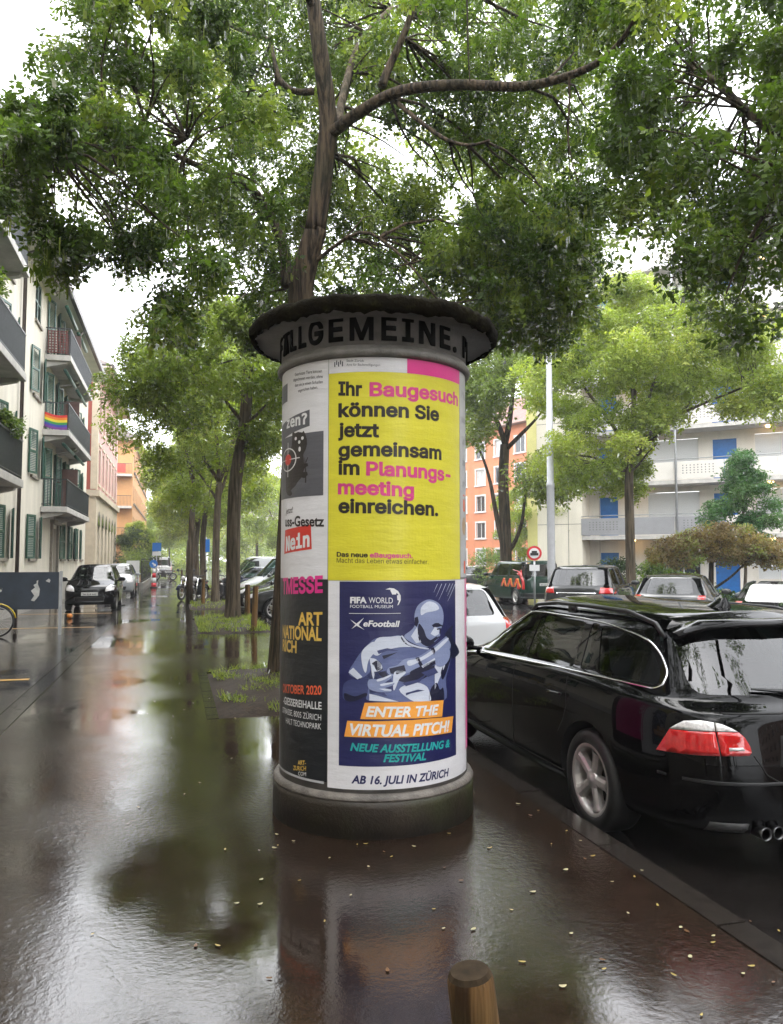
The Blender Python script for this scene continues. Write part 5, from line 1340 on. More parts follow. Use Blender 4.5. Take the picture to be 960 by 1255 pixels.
# ---------------- orange house behind the flats
orangew = mat('orange_render', (.54, .20, .095), .8, .12, 1.6, stretch=(1, 1, .15)); pinkish = mat('pale_eaves', (.42, .30, .26), .7, .1, 2)
OO = at_dist(640, 690, 74); OA = math.atan2(-.95, .31)
ob = thing('apartment_house', 'orange house with white windows behind the leafy tree across the street', 'house', (OO.x, OO.y, -.1), OA)
hs_ = []
for k in range(5):
    for i in range(14):
        x = -24 + i * 2.9; hs_.append((x, x + 1.35, 1.3 + k * 2.65, 2.85 + k * 2.65))
w = MB(); wall_holes(w, -26, 14, 0, 14.6, hs_, .15); w.add([(-26, 9, 0), (-26, 0, 0), (-26, 0, 14.6), (-26, 9, 14.6)], [(0, 1, 2, 3)]); bobj('wall', w, orangew, ob)
for i, q in enumerate(hs_):
    if q[2] > 13: continue
    window(ob, *q, .08, 1, 0, pane=win_glass if i % 3 else curtain)
    f = MB(); f.box(q[0] - .14, q[0] - .002, -.04, -.003, q[2], q[3]); f.box(q[1] + .002, q[1] + .14, -.04, -.003, q[2], q[3]); f.box(q[0] - .14, q[1] + .14, -.05, -.003, q[3], q[3] + .14); f.box(q[0] - .2, q[1] + .2, -.1, -.003, q[2] - .12, q[2]); bobj('window_surround', f, win_white, ob)
e = MB(); e.box(-26.5, 14.5, -.8, 9, 14.6, 14.9); bobj('eaves', e, pinkish, ob)
e = MB(); e.add([(-26.5, -.8, 14.9), (14.5, -.8, 14.9), (14.5, 4.5, 18.5), (-26.5, 4.5, 18.5)], [(0, 1, 2, 3)]); bobj('roof', e, mat('roof_red_brown', (.16, .06, .045), .7, .3, 3), ob)
# ---------------- pale houses closing the street
for x, y, l, h_, rz, col, lab in ((-4.6, -12.5, 25, 11.5, R(90), (.55, .5, .42), 'cream house beside and behind the viewer on the left'), (-4.6, -42, 28, 13, R(90), (.5, .42, .34), 'buff house behind the viewer on the left'), (17.5, 12, 24, 13, R(-90), (.5, .47, .44), 'pale grey house behind the viewer across the street'), (17.5, -14, 26, 14, R(-90), (.45, .3, .24), 'brick coloured house farther behind the viewer across the street'),
                                 (14, 190, 26, 15, 0, (.46, .40, .33), 'pale house closing the far end of the street'), (24, 118, 34, 11, R(-100), (.36, .14, .10), 'low brick red house far down the right side'),
                                 (-6, 128, 30, 13, R(90), (.48, .40, .30), 'sand coloured house far down the left side beyond the ochre one')):
    t = thing('town_house', lab, 'house', (x, y, 0), rz); m_ = mat('render_' + lab.split()[0] + lab.split()[1], col, .8, .1, 1)
    hs_ = [(1 + i * 2.6, 2.1 + i * 2.6, 1.2 + k * 2.9, 2.8 + k * 2.9) for i in range(int(l / 2.6) - 1) for k in range(int(h_ / 2.9) - 0) if 2.8 + k * 2.9 < h_]
    w = MB(); wall_holes(w, 0, l, 0, h_, hs_, .2); w.add([(0, 9, 0), (0, 0, 0), (0, 0, h_), (0, 9, h_)], [(0, 1, 2, 3)]); bobj('wall', w, m_, t)
    for q in hs_: window(t, *q, .14)
    e = MB(); e.add([(-.5, -.6, h_), (l + .5, -.6, h_), (l + .5, 4.5, h_ + 3), (-.5, 4.5, h_ + 3), (-.5, 9.5, h_), (l + .5, 9.5, h_)], [(0, 1, 2, 3), (3, 2, 5, 4), (0, 3, 4)]); bobj('roof', e, tile_m, t)
# ================================================================== TREES
def bark_mat(name, lo, hi, alg=(.05, .055, .02), algw=.5, furrow=14):
    m, nt, p, out = new_mat(name); L = nt.links
    f = noise(nt, furrow, 4, .6, (1, 1, .07)); n2 = noise(nt, 1.3, 4, .6); 
    c = ramp(nt, f.outputs['Fac'], [(.40, lo), (.58, hi)])
    a = ramp(nt, n2.outputs['Fac'], [(.45, 0), (.65, algw)])
    mm = nd(nt, 'ShaderNodeMixRGB'); mm.inputs[2].default_value = (*alg, 1)
    L.new(a.outputs[0], mm.inputs[0]); L.new(c.outputs[0], mm.inputs[1]); L.new(mm.outputs[0], p.inputs['Base Color'])
    p.inputs['Roughness'].default_value = .8; p.inputs['Specular IOR Level'].default_value = .2
    b = nd(nt, 'ShaderNodeBump'); b.inputs['Strength'].default_value = 1.0; b.inputs['Distance'].default_value = .05
    L.new(f.outputs['Fac'], b.inputs['Height']); L.new(b.outputs[0], p.inputs['Normal']); return m
bark = bark_mat('furrowed_bark', (.012, .008, .005), (.085, .06, .037), (.026, .028, .011), .45, 20)
bark_far = bark_mat('grey_brown_bark', (.045, .034, .022), (.13, .10, .068), (.03, .032, .014), .35, 18)
def leaf_mat(name, dark, mid, light, trans=.35, gloss=.12):
    m, nt, p, out = new_mat(name); L = nt.links; nt.nodes.remove(p)
    at = nd(nt, 'ShaderNodeAttribute'); at.attribute_name = 'tone'
    r = ramp(nt, at.outputs['Fac'], [(0.0, dark), (.5, mid), (1.0, light)])
    d = nd(nt, 'ShaderNodeBsdfDiffuse'); t = nd(nt, 'ShaderNodeBsdfTranslucent'); g = nd(nt, 'ShaderNodeBsdfGlossy'); g.inputs['Roughness'].default_value = .25
    br = nd(nt, 'ShaderNodeMixRGB', blend_type='MULTIPLY'); br.inputs[0].default_value = 1; br.inputs[2].default_value = (1.5, 1.6, .7, 1)
    L.new(r.outputs[0], d.inputs[0]); L.new(r.outputs[0], br.inputs[1]); L.new(br.outputs[0], t.inputs[0])
    m1 = nd(nt, 'ShaderNodeMixShader'); m1.inputs[0].default_value = trans; L.new(d.outputs[0], m1.inputs[1]); L.new(t.outputs[0], m1.inputs[2])
    fr = nd(nt, 'ShaderNodeFresnel'); fr.inputs[0].default_value = 1.33
    m2 = nd(nt, 'ShaderNodeMixShader'); fm_ = nd(nt, 'ShaderNodeMath', operation='MULTIPLY'); fm_.inputs[1].default_value = .45; L.new(fr.outputs[0], fm_.inputs[0]); L.new(fm_.outputs[0], m2.inputs[0]); L.new(m1.outputs[0], m2.inputs[1]); L.new(g.outputs[0], m2.inputs[2])
    L.new(m2.outputs[0], out.inputs[0]); return m
leaf_a = leaf_mat('scholar_tree_leaves', (.030, .056, .012), (.092, .148, .027), (.24, .29, .06), .5)
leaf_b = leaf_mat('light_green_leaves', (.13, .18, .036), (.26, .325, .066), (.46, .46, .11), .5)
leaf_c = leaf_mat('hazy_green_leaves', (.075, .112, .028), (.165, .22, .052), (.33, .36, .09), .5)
leaf_red = leaf_mat('bronze_maple_leaves', (.13, .085, .045), (.25, .185, .085), (.24, .33, .09), .5)
leaf_dk = leaf_mat('dark_shrub_leaves', (.012, .03, .010), (.03, .06, .018), (.07, .11, .03), .25)
leaf_y = leaf_mat('bright_shrub_leaves', (.07, .13, .03), (.15, .23, .05), (.28, .34, .09), .4)

def sprig_template(pairs, L, ll, lw, variants=4):
    """pinnate leaves, some variants: leaflets in pairs along a drooping midrib, as quads; (variants, n, 4, 3)"""
    rg = np.random.default_rng(int(pairs * 100 + L * 1000)); out = []
    for v_ in range(variants):
        q = []; bend = rg.uniform(.1, .7)
        def leaflet(t, side):
            x = L * t; z = -bend * L * t * t
            d = np.array([1, 0, -.45]) if side == 0 else np.array([.45, side * .86, -.25])
            d = d + rg.normal(0, .28, 3); d = d / np.linalg.norm(d); up = np.array([0, 0, 1.0]) + rg.normal(0, .45, 3); w = np.cross(d, up); w /= np.linalg.norm(w)
            s_ = rg.uniform(.75, 1.2); l_, w_ = ll * s_, lw * s_ * rg.uniform(.8, 1.15)
            b = np.array([x, rg.normal(0, .004), z]); q.append([b, b + d * l_ * .42 + w * w_ * .5 + [0, 0, -.1 * l_], b + d * l_, b + d * l_ * .5 - w * w_ * .5 + [0, 0, -.06 * l_]])
        for k in range(pairs):
            for s_ in (-1, 1): leaflet(.15 + .8 * k / max(1, pairs - 1) + rg.normal(0, .03), s_)
        leaflet(1.0, 0); out.append(q)
    return np.array(out)
def pods_template(n, ll):
    q = []; rng = np.random.default_rng(4)
    for k in range(n):
        x, y = rng.uniform(-.05, .05, 2); z = -rng.uniform(0, .08); w = .006; l = ll * rng.uniform(.6, 1.2); a = rng.uniform(0, 3.14)
        dx, dy = w * math.cos(a), w * math.sin(a)
        q.append([[x - dx, y - dy, z], [x + dx, y + dy, z], [x + dx * .6, y + dy * .6, z - l], [x - dx * .6, y - dy * .6, z - l]])
    return np.array([q])
def spray(pos, tmpl, rng, droop=(-70, 15), scale=(.55, 1.35), upright=False, face=None):
    n = len(pos); az = rng.uniform(0, 2 * np.pi, n); pt = np.radians(rng.uniform(droop[0], droop[1], n)); ro = np.radians(rng.uniform(-45, 45, n)); sc = rng.uniform(scale[0], scale[1], n)
    if upright: pt[:] = 0; ro[:] = 0
    ca, sa, cp, sp, cr, sr = np.cos(az), np.sin(az), np.cos(pt), np.sin(pt), np.cos(ro), np.sin(ro)
    Mz = np.zeros((n, 3, 3)); Mz[:, 0, 0] = ca; Mz[:, 0, 1] = -sa; Mz[:, 1, 0] = sa; Mz[:, 1, 1] = ca; Mz[:, 2, 2] = 1
    My = np.zeros((n, 3, 3)); My[:, 0, 0] = cp; My[:, 0, 2] = -sp; My[:, 2, 0] = sp; My[:, 2, 2] = cp; My[:, 1, 1] = 1
    Mx = np.zeros((n, 3, 3)); Mx[:, 1, 1] = cr; Mx[:, 1, 2] = -sr; Mx[:, 2, 1] = sr; Mx[:, 2, 2] = cr; Mx[:, 0, 0] = 1
    M = (Mz @ My @ Mx) * sc[:, None, None]
    t = tmpl.reshape(len(tmpl), -1, 3)[np.arange(n) % len(tmpl)]
    v = np.einsum('nij,nkj->nki', M, t) + pos[:, None, :]
    return v.reshape(-1, 3)
def leaf_mesh(name, parts, m):
    """parts: list of (verts (4k,3), tone per quad)"""
    V = np.concatenate([p[0] for p in parts]).astype(np.float32); T = np.concatenate([p[1] for p in parts]).astype(np.float32)
    nf = len(V) // 4; me = bpy.data.meshes.new(name)
    me.vertices.add(len(V)); me.vertices.foreach_set('co', V.ravel())
    me.loops.add(nf * 4); me.loops.foreach_set('vertex_index', np.arange(nf * 4, dtype=np.int32))
    me.polygons.add(nf); me.polygons.foreach_set('loop_start', np.arange(0, nf * 4, 4, dtype=np.int32)); me.polygons.foreach_set('loop_total', np.full(nf, 4, dtype=np.int32))
    a = me.attributes.new('tone', 'FLOAT', 'FACE'); a.data.foreach_set('value', np.clip(T, 0, 1))
    me.materials.append(m); me.update(calc_edges=True); me.validate(); return me
def clump_points(C, Rd, n, rng, hollow=.25, flat=.75):
    """n points spread in ellipsoidal clumps round the centres C"""
    k = rng.integers(0, len(C), n); d = rng.normal(size=(n, 3)); d /= np.linalg.norm(d, axis=1)[:, None]
    r = rng.uniform(hollow, 1, n) ** .6
    p = d * r[:, None] * Rd[k][:, None]; p[:, 2] *= flat
    return C[k] + p, k
def tone_of(k, nk, rng, n, base=.42, spread=.16, per=.10):
    ct = np.clip(rng.normal(base, spread, nk), .05, .95); return np.clip(ct[k] + rng.normal(0, per, n), 0, 1)
T_NEAR = sprig_template(5, .21, .074, .038); T_MID = sprig_template(4, .26, .095, .05); T_FAR = sprig_template(3, .34, .16, .085); PODS = pods_template(5, .13); T_BROAD = sprig_template(2, .12, .09, .06)

def wander(p0, p1, n=7, amp=.12, rnd=random, sag=0.0):
    p0, p1 = Vector(p0), Vector(p1); L = (p1 - p0).length; out = []
    a = Vector((rnd.uniform(-1, 1), rnd.uniform(-1, 1), rnd.uniform(-.6, .6))) * amp * L
    b_ = Vector((rnd.uniform(-1, 1), rnd.uniform(-1, 1), rnd.uniform(-.6, .6))) * amp * L * .5
    for i in range(n):
        t = i / (n - 1); out.append(p0.lerp(p1, t) + a * math.sin(math.pi * t) + b_ * math.sin(2 * math.pi * t) + Vector((0, 0, sag * math.sin(math.pi * t) * L)))
    return out
def smooth_line(pts, n=4):
    pts = [Vector(p) for p in pts]; out = []
    for i in range(len(pts) - 1):
        p0, p1, p2, p3 = pts[max(i - 1, 0)], pts[i], pts[i + 1], pts[min(i + 2, len(pts) - 1)]
        for k in range(n):
            t = k / n; out.append(.5 * ((2 * p1) + (p2 - p0) * t + (2 * p0 - 5 * p1 + 4 * p2 - p3) * t * t + (3 * p1 - p0 - 3 * p2 + p3) * t ** 3))
    out.append(pts[-1]); return out
def taper(r0, r1, n, p=1.0): return [r1 + (r0 - r1) * (1 - i / (n - 1)) ** p for i in range(n)]
def limb(name, pts, r0, r1, m, parent, n=12, k=4, flare=0.0):
    q = smooth_line(pts, k); r = taper(r0, r1, len(q))
    if flare:
        for i, p in enumerate(q): r[i] *= 1 + flare * math.exp(-max(0, p.z - q[0].z - .05) / .28)
    b = MB(); b.smooth = True; b.tube(q, r, n); return b.build(name, m, parent), q

# ---------------------------------------------------------------- the big tree behind the column
big = thing('street_tree', 'big furrowed tree right behind the poster column, its crown filling the top', 'tree', (0, 0, 0))
BT = 'street trees in the pits along the pavement'
big['group'] = BT
P_ = lambda x, y, D: at_dist(x, y, D)
base = Vector((1.50, 11.0, .0))
tr, tq = limb('trunk', [base + Vector((0, 0, -.1)), base + Vector((0, 0, .5)), P_(362, 600, 11.05), P_(368, 440, 11.1), P_(370, 350, 11.1), P_(388, 280, 11.0)], .25, .155, bark, big, 16, 5, .2)
limb('branch', [P_(386, 285, 11.0), P_(398, 200, 10.9), P_(402, 140, 10.8), P_(392, 60, 10.6), P_(384, 0, 10.5), P_(370, -110, 10.5)], 0.150, 0.086, bark, big, 14)
limb('branch', [P_(404, 165, 10.85), P_(440, 138, 10.4), P_(490, 112, 9.9), P_(560, 104, 9.4), P_(640, 106, 9.0), P_(700, 92, 8.7), P_(742, 70, 8.5), P_(775, 30, 8.3), P_(800, -30, 8.2)], 0.090, 0.017, bark, big, 12)
limb('branch', [P_(468, 106, 10.2), P_(478, 80, 10.2), P_(500, 30, 10.1), P_(520, -40, 10.0)], 0.065, 0.034, bark, big, 10)
limb('branch', [P_(480, 120, 10.1), P_(510, 145, 9.7), P_(545, 170, 9.5), P_(575, 178, 9.3), P_(600, 172, 9.0)], 0.034, 0.015, bark, big, 8)
limb('branch', [P_(352, 350, 11.1), P_(346, 300, 11.2), P_(320, 245, 10.9), P_(295, 225, 10.4), P_(262, 212, 9.9), P_(215, 190, 9.4)], 0.086, 0.030, bark, big, 10)
limb('branch', [P_(384, 112, 10.8), P_(362, 112, 10.9), P_(345, 100, 11.0), P_(338, 80, 11.1), P_(330, 40, 11.3)], 0.052, 0.026, bark, big, 8)
limb('branch', [P_(415, 150, 10.9), P_(420, 120, 11.2), P_(440, 55, 11.8), P_(480, 10, 12.3)], 0.069, 0.043, bark_far, big, 8)
limb('branch', [P_(375, 330, 11.1), P_(440, 285, 10.6), P_(490, 312, 10.0), P_(535, 365, 9.5)], 0.030, 0.012, bark, big, 8)
limb('branch', [P_(230, 170, 9.8), P_(180, 150, 9.0), P_(130, 145, 8.6), P_(60, 175, 8.2)], 0.017, 0.007, bark, big, 6)
limb('branch', [P_(385, 10, 10.5), P_(355, -30, 10.0), P_(250, -90, 9.2)], 0.060, 0.026, bark, big, 8)
limb('branch', [P_(572, -20, 9.2), P_(574, 60, 9.2), P_(576, 100, 9.2)], 0.012, 0.007, bark, big, 6)
def in_poly(x, y, poly):
    c = False; n = len(poly)
    for i in range(n):
        (x0, y0), (x1, y1) = poly[i], poly[i - 1]
        if (y0 > y) != (y1 > y) and x < (x1 - x0) * (y - y0) / (y1 - y0) + x0: c = not c
    return c
def canopy(region, gaps, n, dist, rng, rad=(.28, .55), keep=.15):
    C = []; Rd = []
    xs = [p[0] for p in region]; ys = [p[1] for p in region]
    while len(C) < n:
        x, y = rng.uniform(min(xs), max(xs)), rng.uniform(min(ys), max(ys))
        if not in_poly(x, y, region): continue
        if any(((x - gx) / rx) ** 2 + ((y - gy) / ry) ** 2 < 1 for gx, gy, rx, ry in gaps) and rng.uniform() > keep * .3: continue
        D = dist(x, y, rng); C.append(at_dist(x, y, D)); Rd.append(rng.uniform(*rad) * D / 10)
    return np.array([tuple(c) for c in C]), np.array(Rd)
def crown(parent, C, Rd, n, m, rng, tm=T_NEAR, base=.42, pods=.12, name='crown', spread=.16, droop=(-70, 15), flat=.75):
    p, k = clump_points(C, Rd, n, rng, flat=flat)
    tn = tone_of(k, len(C), rng, n, base, spread); parts = [(spray(p, tm, rng, droop), np.repeat(tn, tm.shape[1]))]
    if pods:
        npd = int(n * pods); pp, kk = clump_points(C, Rd, npd, rng); pp[:, 2] -= .1
        parts.append((spray(pp, PODS, rng, upright=True), np.repeat(np.clip(rng.normal(.78, .12, npd), 0, 1), PODS.shape[1])))
    return link_mesh(name, leaf_mesh(name, parts, m), parent)
def twigs(parent, C, lines, m, rnd, r=.010):
    """thin twigs from the nearest limb to each clump of leaves"""
    pts = [Vector(p) for l in lines for p in l]; b = MB(); b.smooth = True
    for c in C:
        c = Vector(c); q = min(pts, key=lambda p: (p - c).length)
        L = (q - c).length
        if L < 3.2: w = wander(q, c, 6, .10, rnd, .05); b.tube(w, taper(r * (1 + .5 * L), .004, 6), 5, cap=False)
    return b.build('twigs', m, parent)
rng = np.random.default_rng(11)
REG = [(78, 112), (62, 74), (80, 30), (120, -60), (760, -60), (770, 120), (742, 270), (735, 320), (700, 395), (650, 420), (600, 395), (560, 385), (330, 385), (300, 340), (255, 335), (225, 400), (185, 410), (190, 350), (165, 325), (135, 300), (118, 285), (104, 240), (88, 190)]
GAPS = [(492, 178, 52, 42), (560, 250, 30, 26), (700, 118, 26, 24), (265, 112, 24, 30), (140, 218, 26, 22), (245, 60, 16, 20), (560, 30, 26, 16), (650, 200, 18, 22), (165, 190, 14, 14), (520, 15, 16, 22), (300, 330, 30, 16), (60, 200, 30, 30), (205, 330, 15, 30), (118, 245, 22, 26)]
def dist_big(x, y, rng):
    if x < 260: return rng.uniform(8.0, 11.5)
    if 340 < x < 460: return rng.uniform(11.6, 14.5)
    if 400 < x < 760 and 55 < y < 185: return rng.uniform(10.4, 14.0)
    if y > 260: return rng.uniform(9.5, 13.5)
    return rng.uniform(8.8, 14.0)
C1, R1 = canopy(REG, GAPS, 420, dist_big, rng, (.20, .40))
crown(big, C1, R1, 16200, leaf_a, rng, T_NEAR, .47, .12, spread=.24)
# the far side of the crown, its paleness against the sky put into the leaf colour
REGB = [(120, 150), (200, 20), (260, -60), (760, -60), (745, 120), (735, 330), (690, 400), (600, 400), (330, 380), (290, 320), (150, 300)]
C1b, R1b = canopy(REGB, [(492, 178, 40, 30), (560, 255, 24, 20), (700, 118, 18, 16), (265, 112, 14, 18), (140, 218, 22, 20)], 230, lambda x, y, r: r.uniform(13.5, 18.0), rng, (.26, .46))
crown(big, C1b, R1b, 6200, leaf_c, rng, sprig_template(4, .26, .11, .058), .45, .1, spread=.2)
C1d, R1d = canopy([(590, 250), (735, 250), (738, 345), (700, 415), (640, 425), (590, 395), (560, 330)], [], 60, lambda x, y, r: r.uniform(10.5, 13.5), rng, (.2, .4))
crown(big, C1d, R1d, 2900, leaf_a, rng, T_NEAR, .55, .25, spread=.2)
lines = [[v.co for v in o.data.vertices][::24] for o in big.children if o.name.startswith(('branch', 'trunk'))]
twigs(big, C1[::2], lines, bark, random.Random(2))

# ---------------------------------------------------------------- the tree beside the camera whose boughs hang in from the right and the left
near = thing('street_tree', 'tree standing beside the viewer whose dark boughs hang in at the upper right corner', 'tree', (0, 0, 0)); near['group'] = BT
limb('trunk', [(1.75, -1.6, -.1), (1.75, -1.6, .6), (1.8, -1.5, 3.2), (2.0, -1.2, 5.0)], .26, .18, bark, near, 16, 5, .3)
l1, q1 = limb('branch', [(2.0, -1.2, 4.8), (3.4, 1.2, 5.6), (5.2, 4.0, 5.9), tuple(P_(985, 150, 8.2)), tuple(P_(920, 140, 8.6)), tuple(P_(880, 100, 9.0)), tuple(P_(850, 85, 9.3))], .11, .02, bark, near)
l2, q2 = limb('branch', [(2.0, -1.2, 4.9), (1.9, .6, 6.4), (1.8, 3.0, 7.6), (2.0, 5.5, 8.3)], .13, .04, bark, near)
l3, q3 = limb('branch', [tuple(P_(985, 150, 8.2)), tuple(P_(955, 230, 7.8)), tuple(P_(915, 300, 7.6)), tuple(P_(890, 360, 7.5))], .03, .008, bark, near, 6)
REG2 = [(770, -60), (1020, -60), (1020, 345), (955, 325), (945, 385), (915, 392), (880, 375), (885, 335), (838, 318), (832, 290), (800, 268), (765, 268), (745, 200), (760, 60)]
GAPS2 = [(840, 130, 26, 26), (868, 95, 18, 22), (905, 120, 22, 14), (795, 215, 16, 16), (930, 170, 16, 12), (900, 10, 24, 10), (850, 240, 12, 10)]
C2, R2 = canopy(REG2, GAPS2, 120, lambda x, y, r: r.uniform(7.2, 10.5), rng, (.22, .46))
crown(near, C2, R2, 4800, leaf_a, rng, T_NEAR, .42, .06)
twigs(near, C2[::2], [q1, q2, q3], bark, random.Random(3))
C2b, R2b = canopy([(26, 108), (74, 104), (80, 150), (70, 190), (52, 200), (48, 244), (-10, 242), (-10, 186), (26, 180)], [], 15, lambda x, y, r: r.uniform(7.6, 9.2), rng, (.14, .24))
C2c, R2c = canopy([(52, 270), (98, 262), (105, 300), (80, 322), (60, 318)], [], 7, lambda x, y, r: r.uniform(8.0, 8.8), rng, (.16, .24))
crown(big, np.concatenate([C2b, C2c]), np.concatenate([R2b, R2c]), 1150, leaf_a, rng, T_NEAR, .34, .1)
l4, q4_ = limb('branch', [P_(215, 190, 9.4), P_(150, 180, 8.8), P_(60, 175, 8.3), P_(10, 170, 8.2)], .02, .006, bark, big, 6)
twigs(big, np.concatenate([C2b, C2c]), [q4_], bark, random.Random(5))
# unseen leaf clumps added overhead and behind the viewer to block sky light
rngb = np.random.default_rng(5)
Cb = np.column_stack([rngb.uniform(-3.0, 7.0, 170), rngb.uniform(-9, 5.0, 170), rngb.uniform(5.4, 9.5, 170)])
keep_ = [(i) for i, c in enumerate(Cb) if c[2] > 2.6 + .72 * math.hypot(c[0], c[1]) * 1.0 or c[1] < -1.5]
Cb = Cb[keep_]
crown(near, Cb, rngb.uniform(.4, .8, len(Cb)), 9000, leaf_a, rngb, T_MID, .38, 0)

# ---------------------------------------------------------------- a generic street tree: forked trunk, limbs, crown of clumps
def make_tree(name, label, loc, fork, limbs, crown_c, leaf, rng, n=5200, tr=.17, trunk_pts=None, tm=T_MID, clump=(.45, .85), pods=.08, tone=.45, group=None, bm_=None, spread=.17, flat=.7):
    """limbs: list of end points; crown_c: array of clump centres (tree space)"""
    t = thing(name, label, 'tree', loc, 0, group); rnd = random.Random(int(rng.integers(1e6))); bm_ = bm_ or bark_far
    tp = trunk_pts or [(0, 0, -.1), (0, 0, .5), (rnd.uniform(-.08, .08), rnd.uniform(-.08, .08), fork * .6), (rnd.uniform(-.1, .1), 0, fork)]
    o, q = limb('trunk', tp, tr, tr * .72, bm_, t, 12, 4, .35); ln = [q]
    top = q[-1]
    for e, r0, st in limbs:
        s_ = q[int((len(q) - 1) * st)]
        w = wander(s_, e, 6, .09, rnd, .06); ol, ql = limb('branch', w, r0, r0 * .3, bm_, t, 8, 3); ln.append(ql)
    Rd = rng.uniform(clump[0], clump[1], len(crown_c))
    crown(t, crown_c, Rd, n, leaf, rng, tm, tone, pods, spread=spread, flat=flat)
    twigs(t, crown_c[::2], ln, bm_, rnd, .012)
    return t
def dome(rng, n, rx, ry, z0, z1, cx=0, cy=0, inner=.35, belly=.45):
    """clump centres in a crown: widest a little above its lower edge, uneven, mostly near its surface"""
    out = []
    while len(out) < n:
        t = rng.uniform(0, 1); w = math.sin(math.pi * min(1, .12 + .88 * t ** .8)) ** .6 if t > belly else (.55 + .45 * t / belly)
        a = rng.uniform(0, 2 * math.pi); r = (inner + (1 - inner) * rng.uniform() ** .5) * w * (1 + .14 * math.sin(a * 3 + t * 5))
        out.append((cx + rx * r * math.cos(a), cy + ry * r * math.sin(a), z0 + (z1 - z0) * t))
    return np.array(out)
rs = np.random.default_rng(21)
# second tree of the row, forked as in the photograph
S2 = lambda x, y, D: tuple(Vector(at_dist(x, y, D)) - Vector((1.47, 21.5, 0)))
c2 = np.concatenate([dome(rs, 46, 2.6, 3.4, 5.0, 8.4, -.3, -.3), np.array([S2(*q) for q in ((345, 470, 21), (320, 430, 22), (330, 540, 22), (240, 400, 20), (300, 560, 22), (210, 440, 19.5), (180, 480, 19.5), (170, 430, 20.5), (160, 520, 21), (200, 560, 21), (150, 470, 20), (230, 600, 22), (270, 470, 20))])])
make_tree('street_tree', 'slim forked tree second in the pavement row with grass round its foot', (1.47, 21.5, 0), 5.2, [(S2(262, 300, 21), .085, 1), (S2(345, 380, 21.5), .085, 1), (S2(240, 465, 20.5), .06, .8), (S2(352, 470, 20.8), .05, .75), (S2(300, 330, 22), .06, 1)], c2, leaf_b, rs, 10500, .205, [(0, 0, -.1), (0, 0, .5), S2(288, 600, 21.5), S2(300, 520, 21.5), S2(306, 420, 21.5)], pods=.1, group=BT, tone=.30)
# a lighter crown reaching over the forecourt
g1 = make_tree('street_tree', 'third tree of the pavement row with two slim stems', (1.42, 30.3, 0), 4.6, [((-1.3, -.5, 7.6), .08, 1), ((1.6, .4, 7.4), .08, 1), ((-.3, -1.2, 8.2), .08, 1), ((.6, 1.5, 7.2), .06, .9), ((-1.5, 1.0, 6.6), .05, .85)], dome(rs, 60, 2.9, 3.6, 5.2, 10.2, .5), leaf_b, rs, 9500, .16, group=BT, tone=.40)
st = MB(); st.smooth = True; st.tube([(-.95, .2, -.1), (-.93, .2, 2), (-.85, .1, 4.5), (-1.2, 0, 6.0)], [.14, .12, .10, .05], 10); st.build('trunk', bark_far, g1)
PAVE_LABELS = ['fourth tree of the pavement row, behind the motorcycles', 'fifth tree of the pavement row with pale bark', 'sixth tree of the pavement row, far down the pavement', 'seventh tree of the pavement row, deep in the green tunnel', 'eighth tree of the pavement row near its vanishing end', 'last tree of the pavement row at the vanishing end of the pavement']
gen = []
def copies(src, label, x, y, rz, sc, leaf=None, group=BT):
    c = copy_tree(src); c.location = (x, y, 0); c.rotation_euler = (0, 0, rz); c.scale = (sc, sc, sc * 1.02); c['label'] = label
    if group: c['group'] = group
    elif 'group' in c: del c['group']
    return c
g2 = make_tree('street_tree', PAVE_LABELS[0], (1.3, 40.5, 0), 4.2, [((-1.4, .5, 6.8), .08, 1), ((1.8, .2, 6.8), .08, 1), ((.1, -1.4, 7.8), .08, 1), ((.3, 1.7, 7.0), .06, .9)], dome(rs, 52, 3.1, 3.5, 4.3, 9.6, .3), leaf_b, rs, 5600, .17, tm=T_FAR, pods=0, group=BT, clump=(.6, 1.1))
for i, y in enumerate((50, 60, 71, 84, 99)): copies(g2, PAVE_LABELS[i + 1], 1.25, y, 1.3 * i + .7, 1 + .06 * (i % 3))
for y, lab in ((-11.5, 'pavement row tree some way behind the viewer'), (-22, 'pavement row tree far behind the viewer')): copies(g2, lab, 1.4, y, y, 1.0)
# trees on the far side of the forecourt and across the street
LEFT = 'trees beyond the pink house on the left'
for i, (x, y, sc, lab) in enumerate(((-3.2, 66, .48, 'rounded tree leaning over the hedge before the ochre house'), (-2.6, 112, .85, 'tall pale tree beyond the ochre house on the left'), (-1.2, 126, .9, 'tree closing the pavement straight ahead'), (-6, 140, 1.2, 'tree left of the one that closes the pavement'))): copies(g2, lab, x, y, 2.1 * i, sc, group=LEFT)
ACR = 'trees lining the far kerb of the street'
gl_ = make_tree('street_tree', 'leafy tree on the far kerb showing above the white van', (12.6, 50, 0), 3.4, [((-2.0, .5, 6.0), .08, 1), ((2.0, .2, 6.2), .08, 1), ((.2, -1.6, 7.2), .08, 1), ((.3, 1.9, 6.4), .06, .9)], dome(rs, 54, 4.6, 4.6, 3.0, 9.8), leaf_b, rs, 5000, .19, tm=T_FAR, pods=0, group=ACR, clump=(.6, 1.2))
for i, (x, y, sc, lab) in enumerate(((11.4, 64, 1.05, 'second leafy tree of the far kerb, past the white van'), (10.2, 78, 1.1, 'third leafy tree of the far kerb, pale with distance'), (9.4, 96, 1.15, 'farthest tree of the far kerb before the brick red house'), (5.6, 118, 1.1, 'tree at the far end of the roadway'), (20.0, 41.5, .62, 'young tree before the orange house, behind the forked tree'))): copies(gl_, lab, x, y, 1.7 * i + .4, sc, group=ACR)
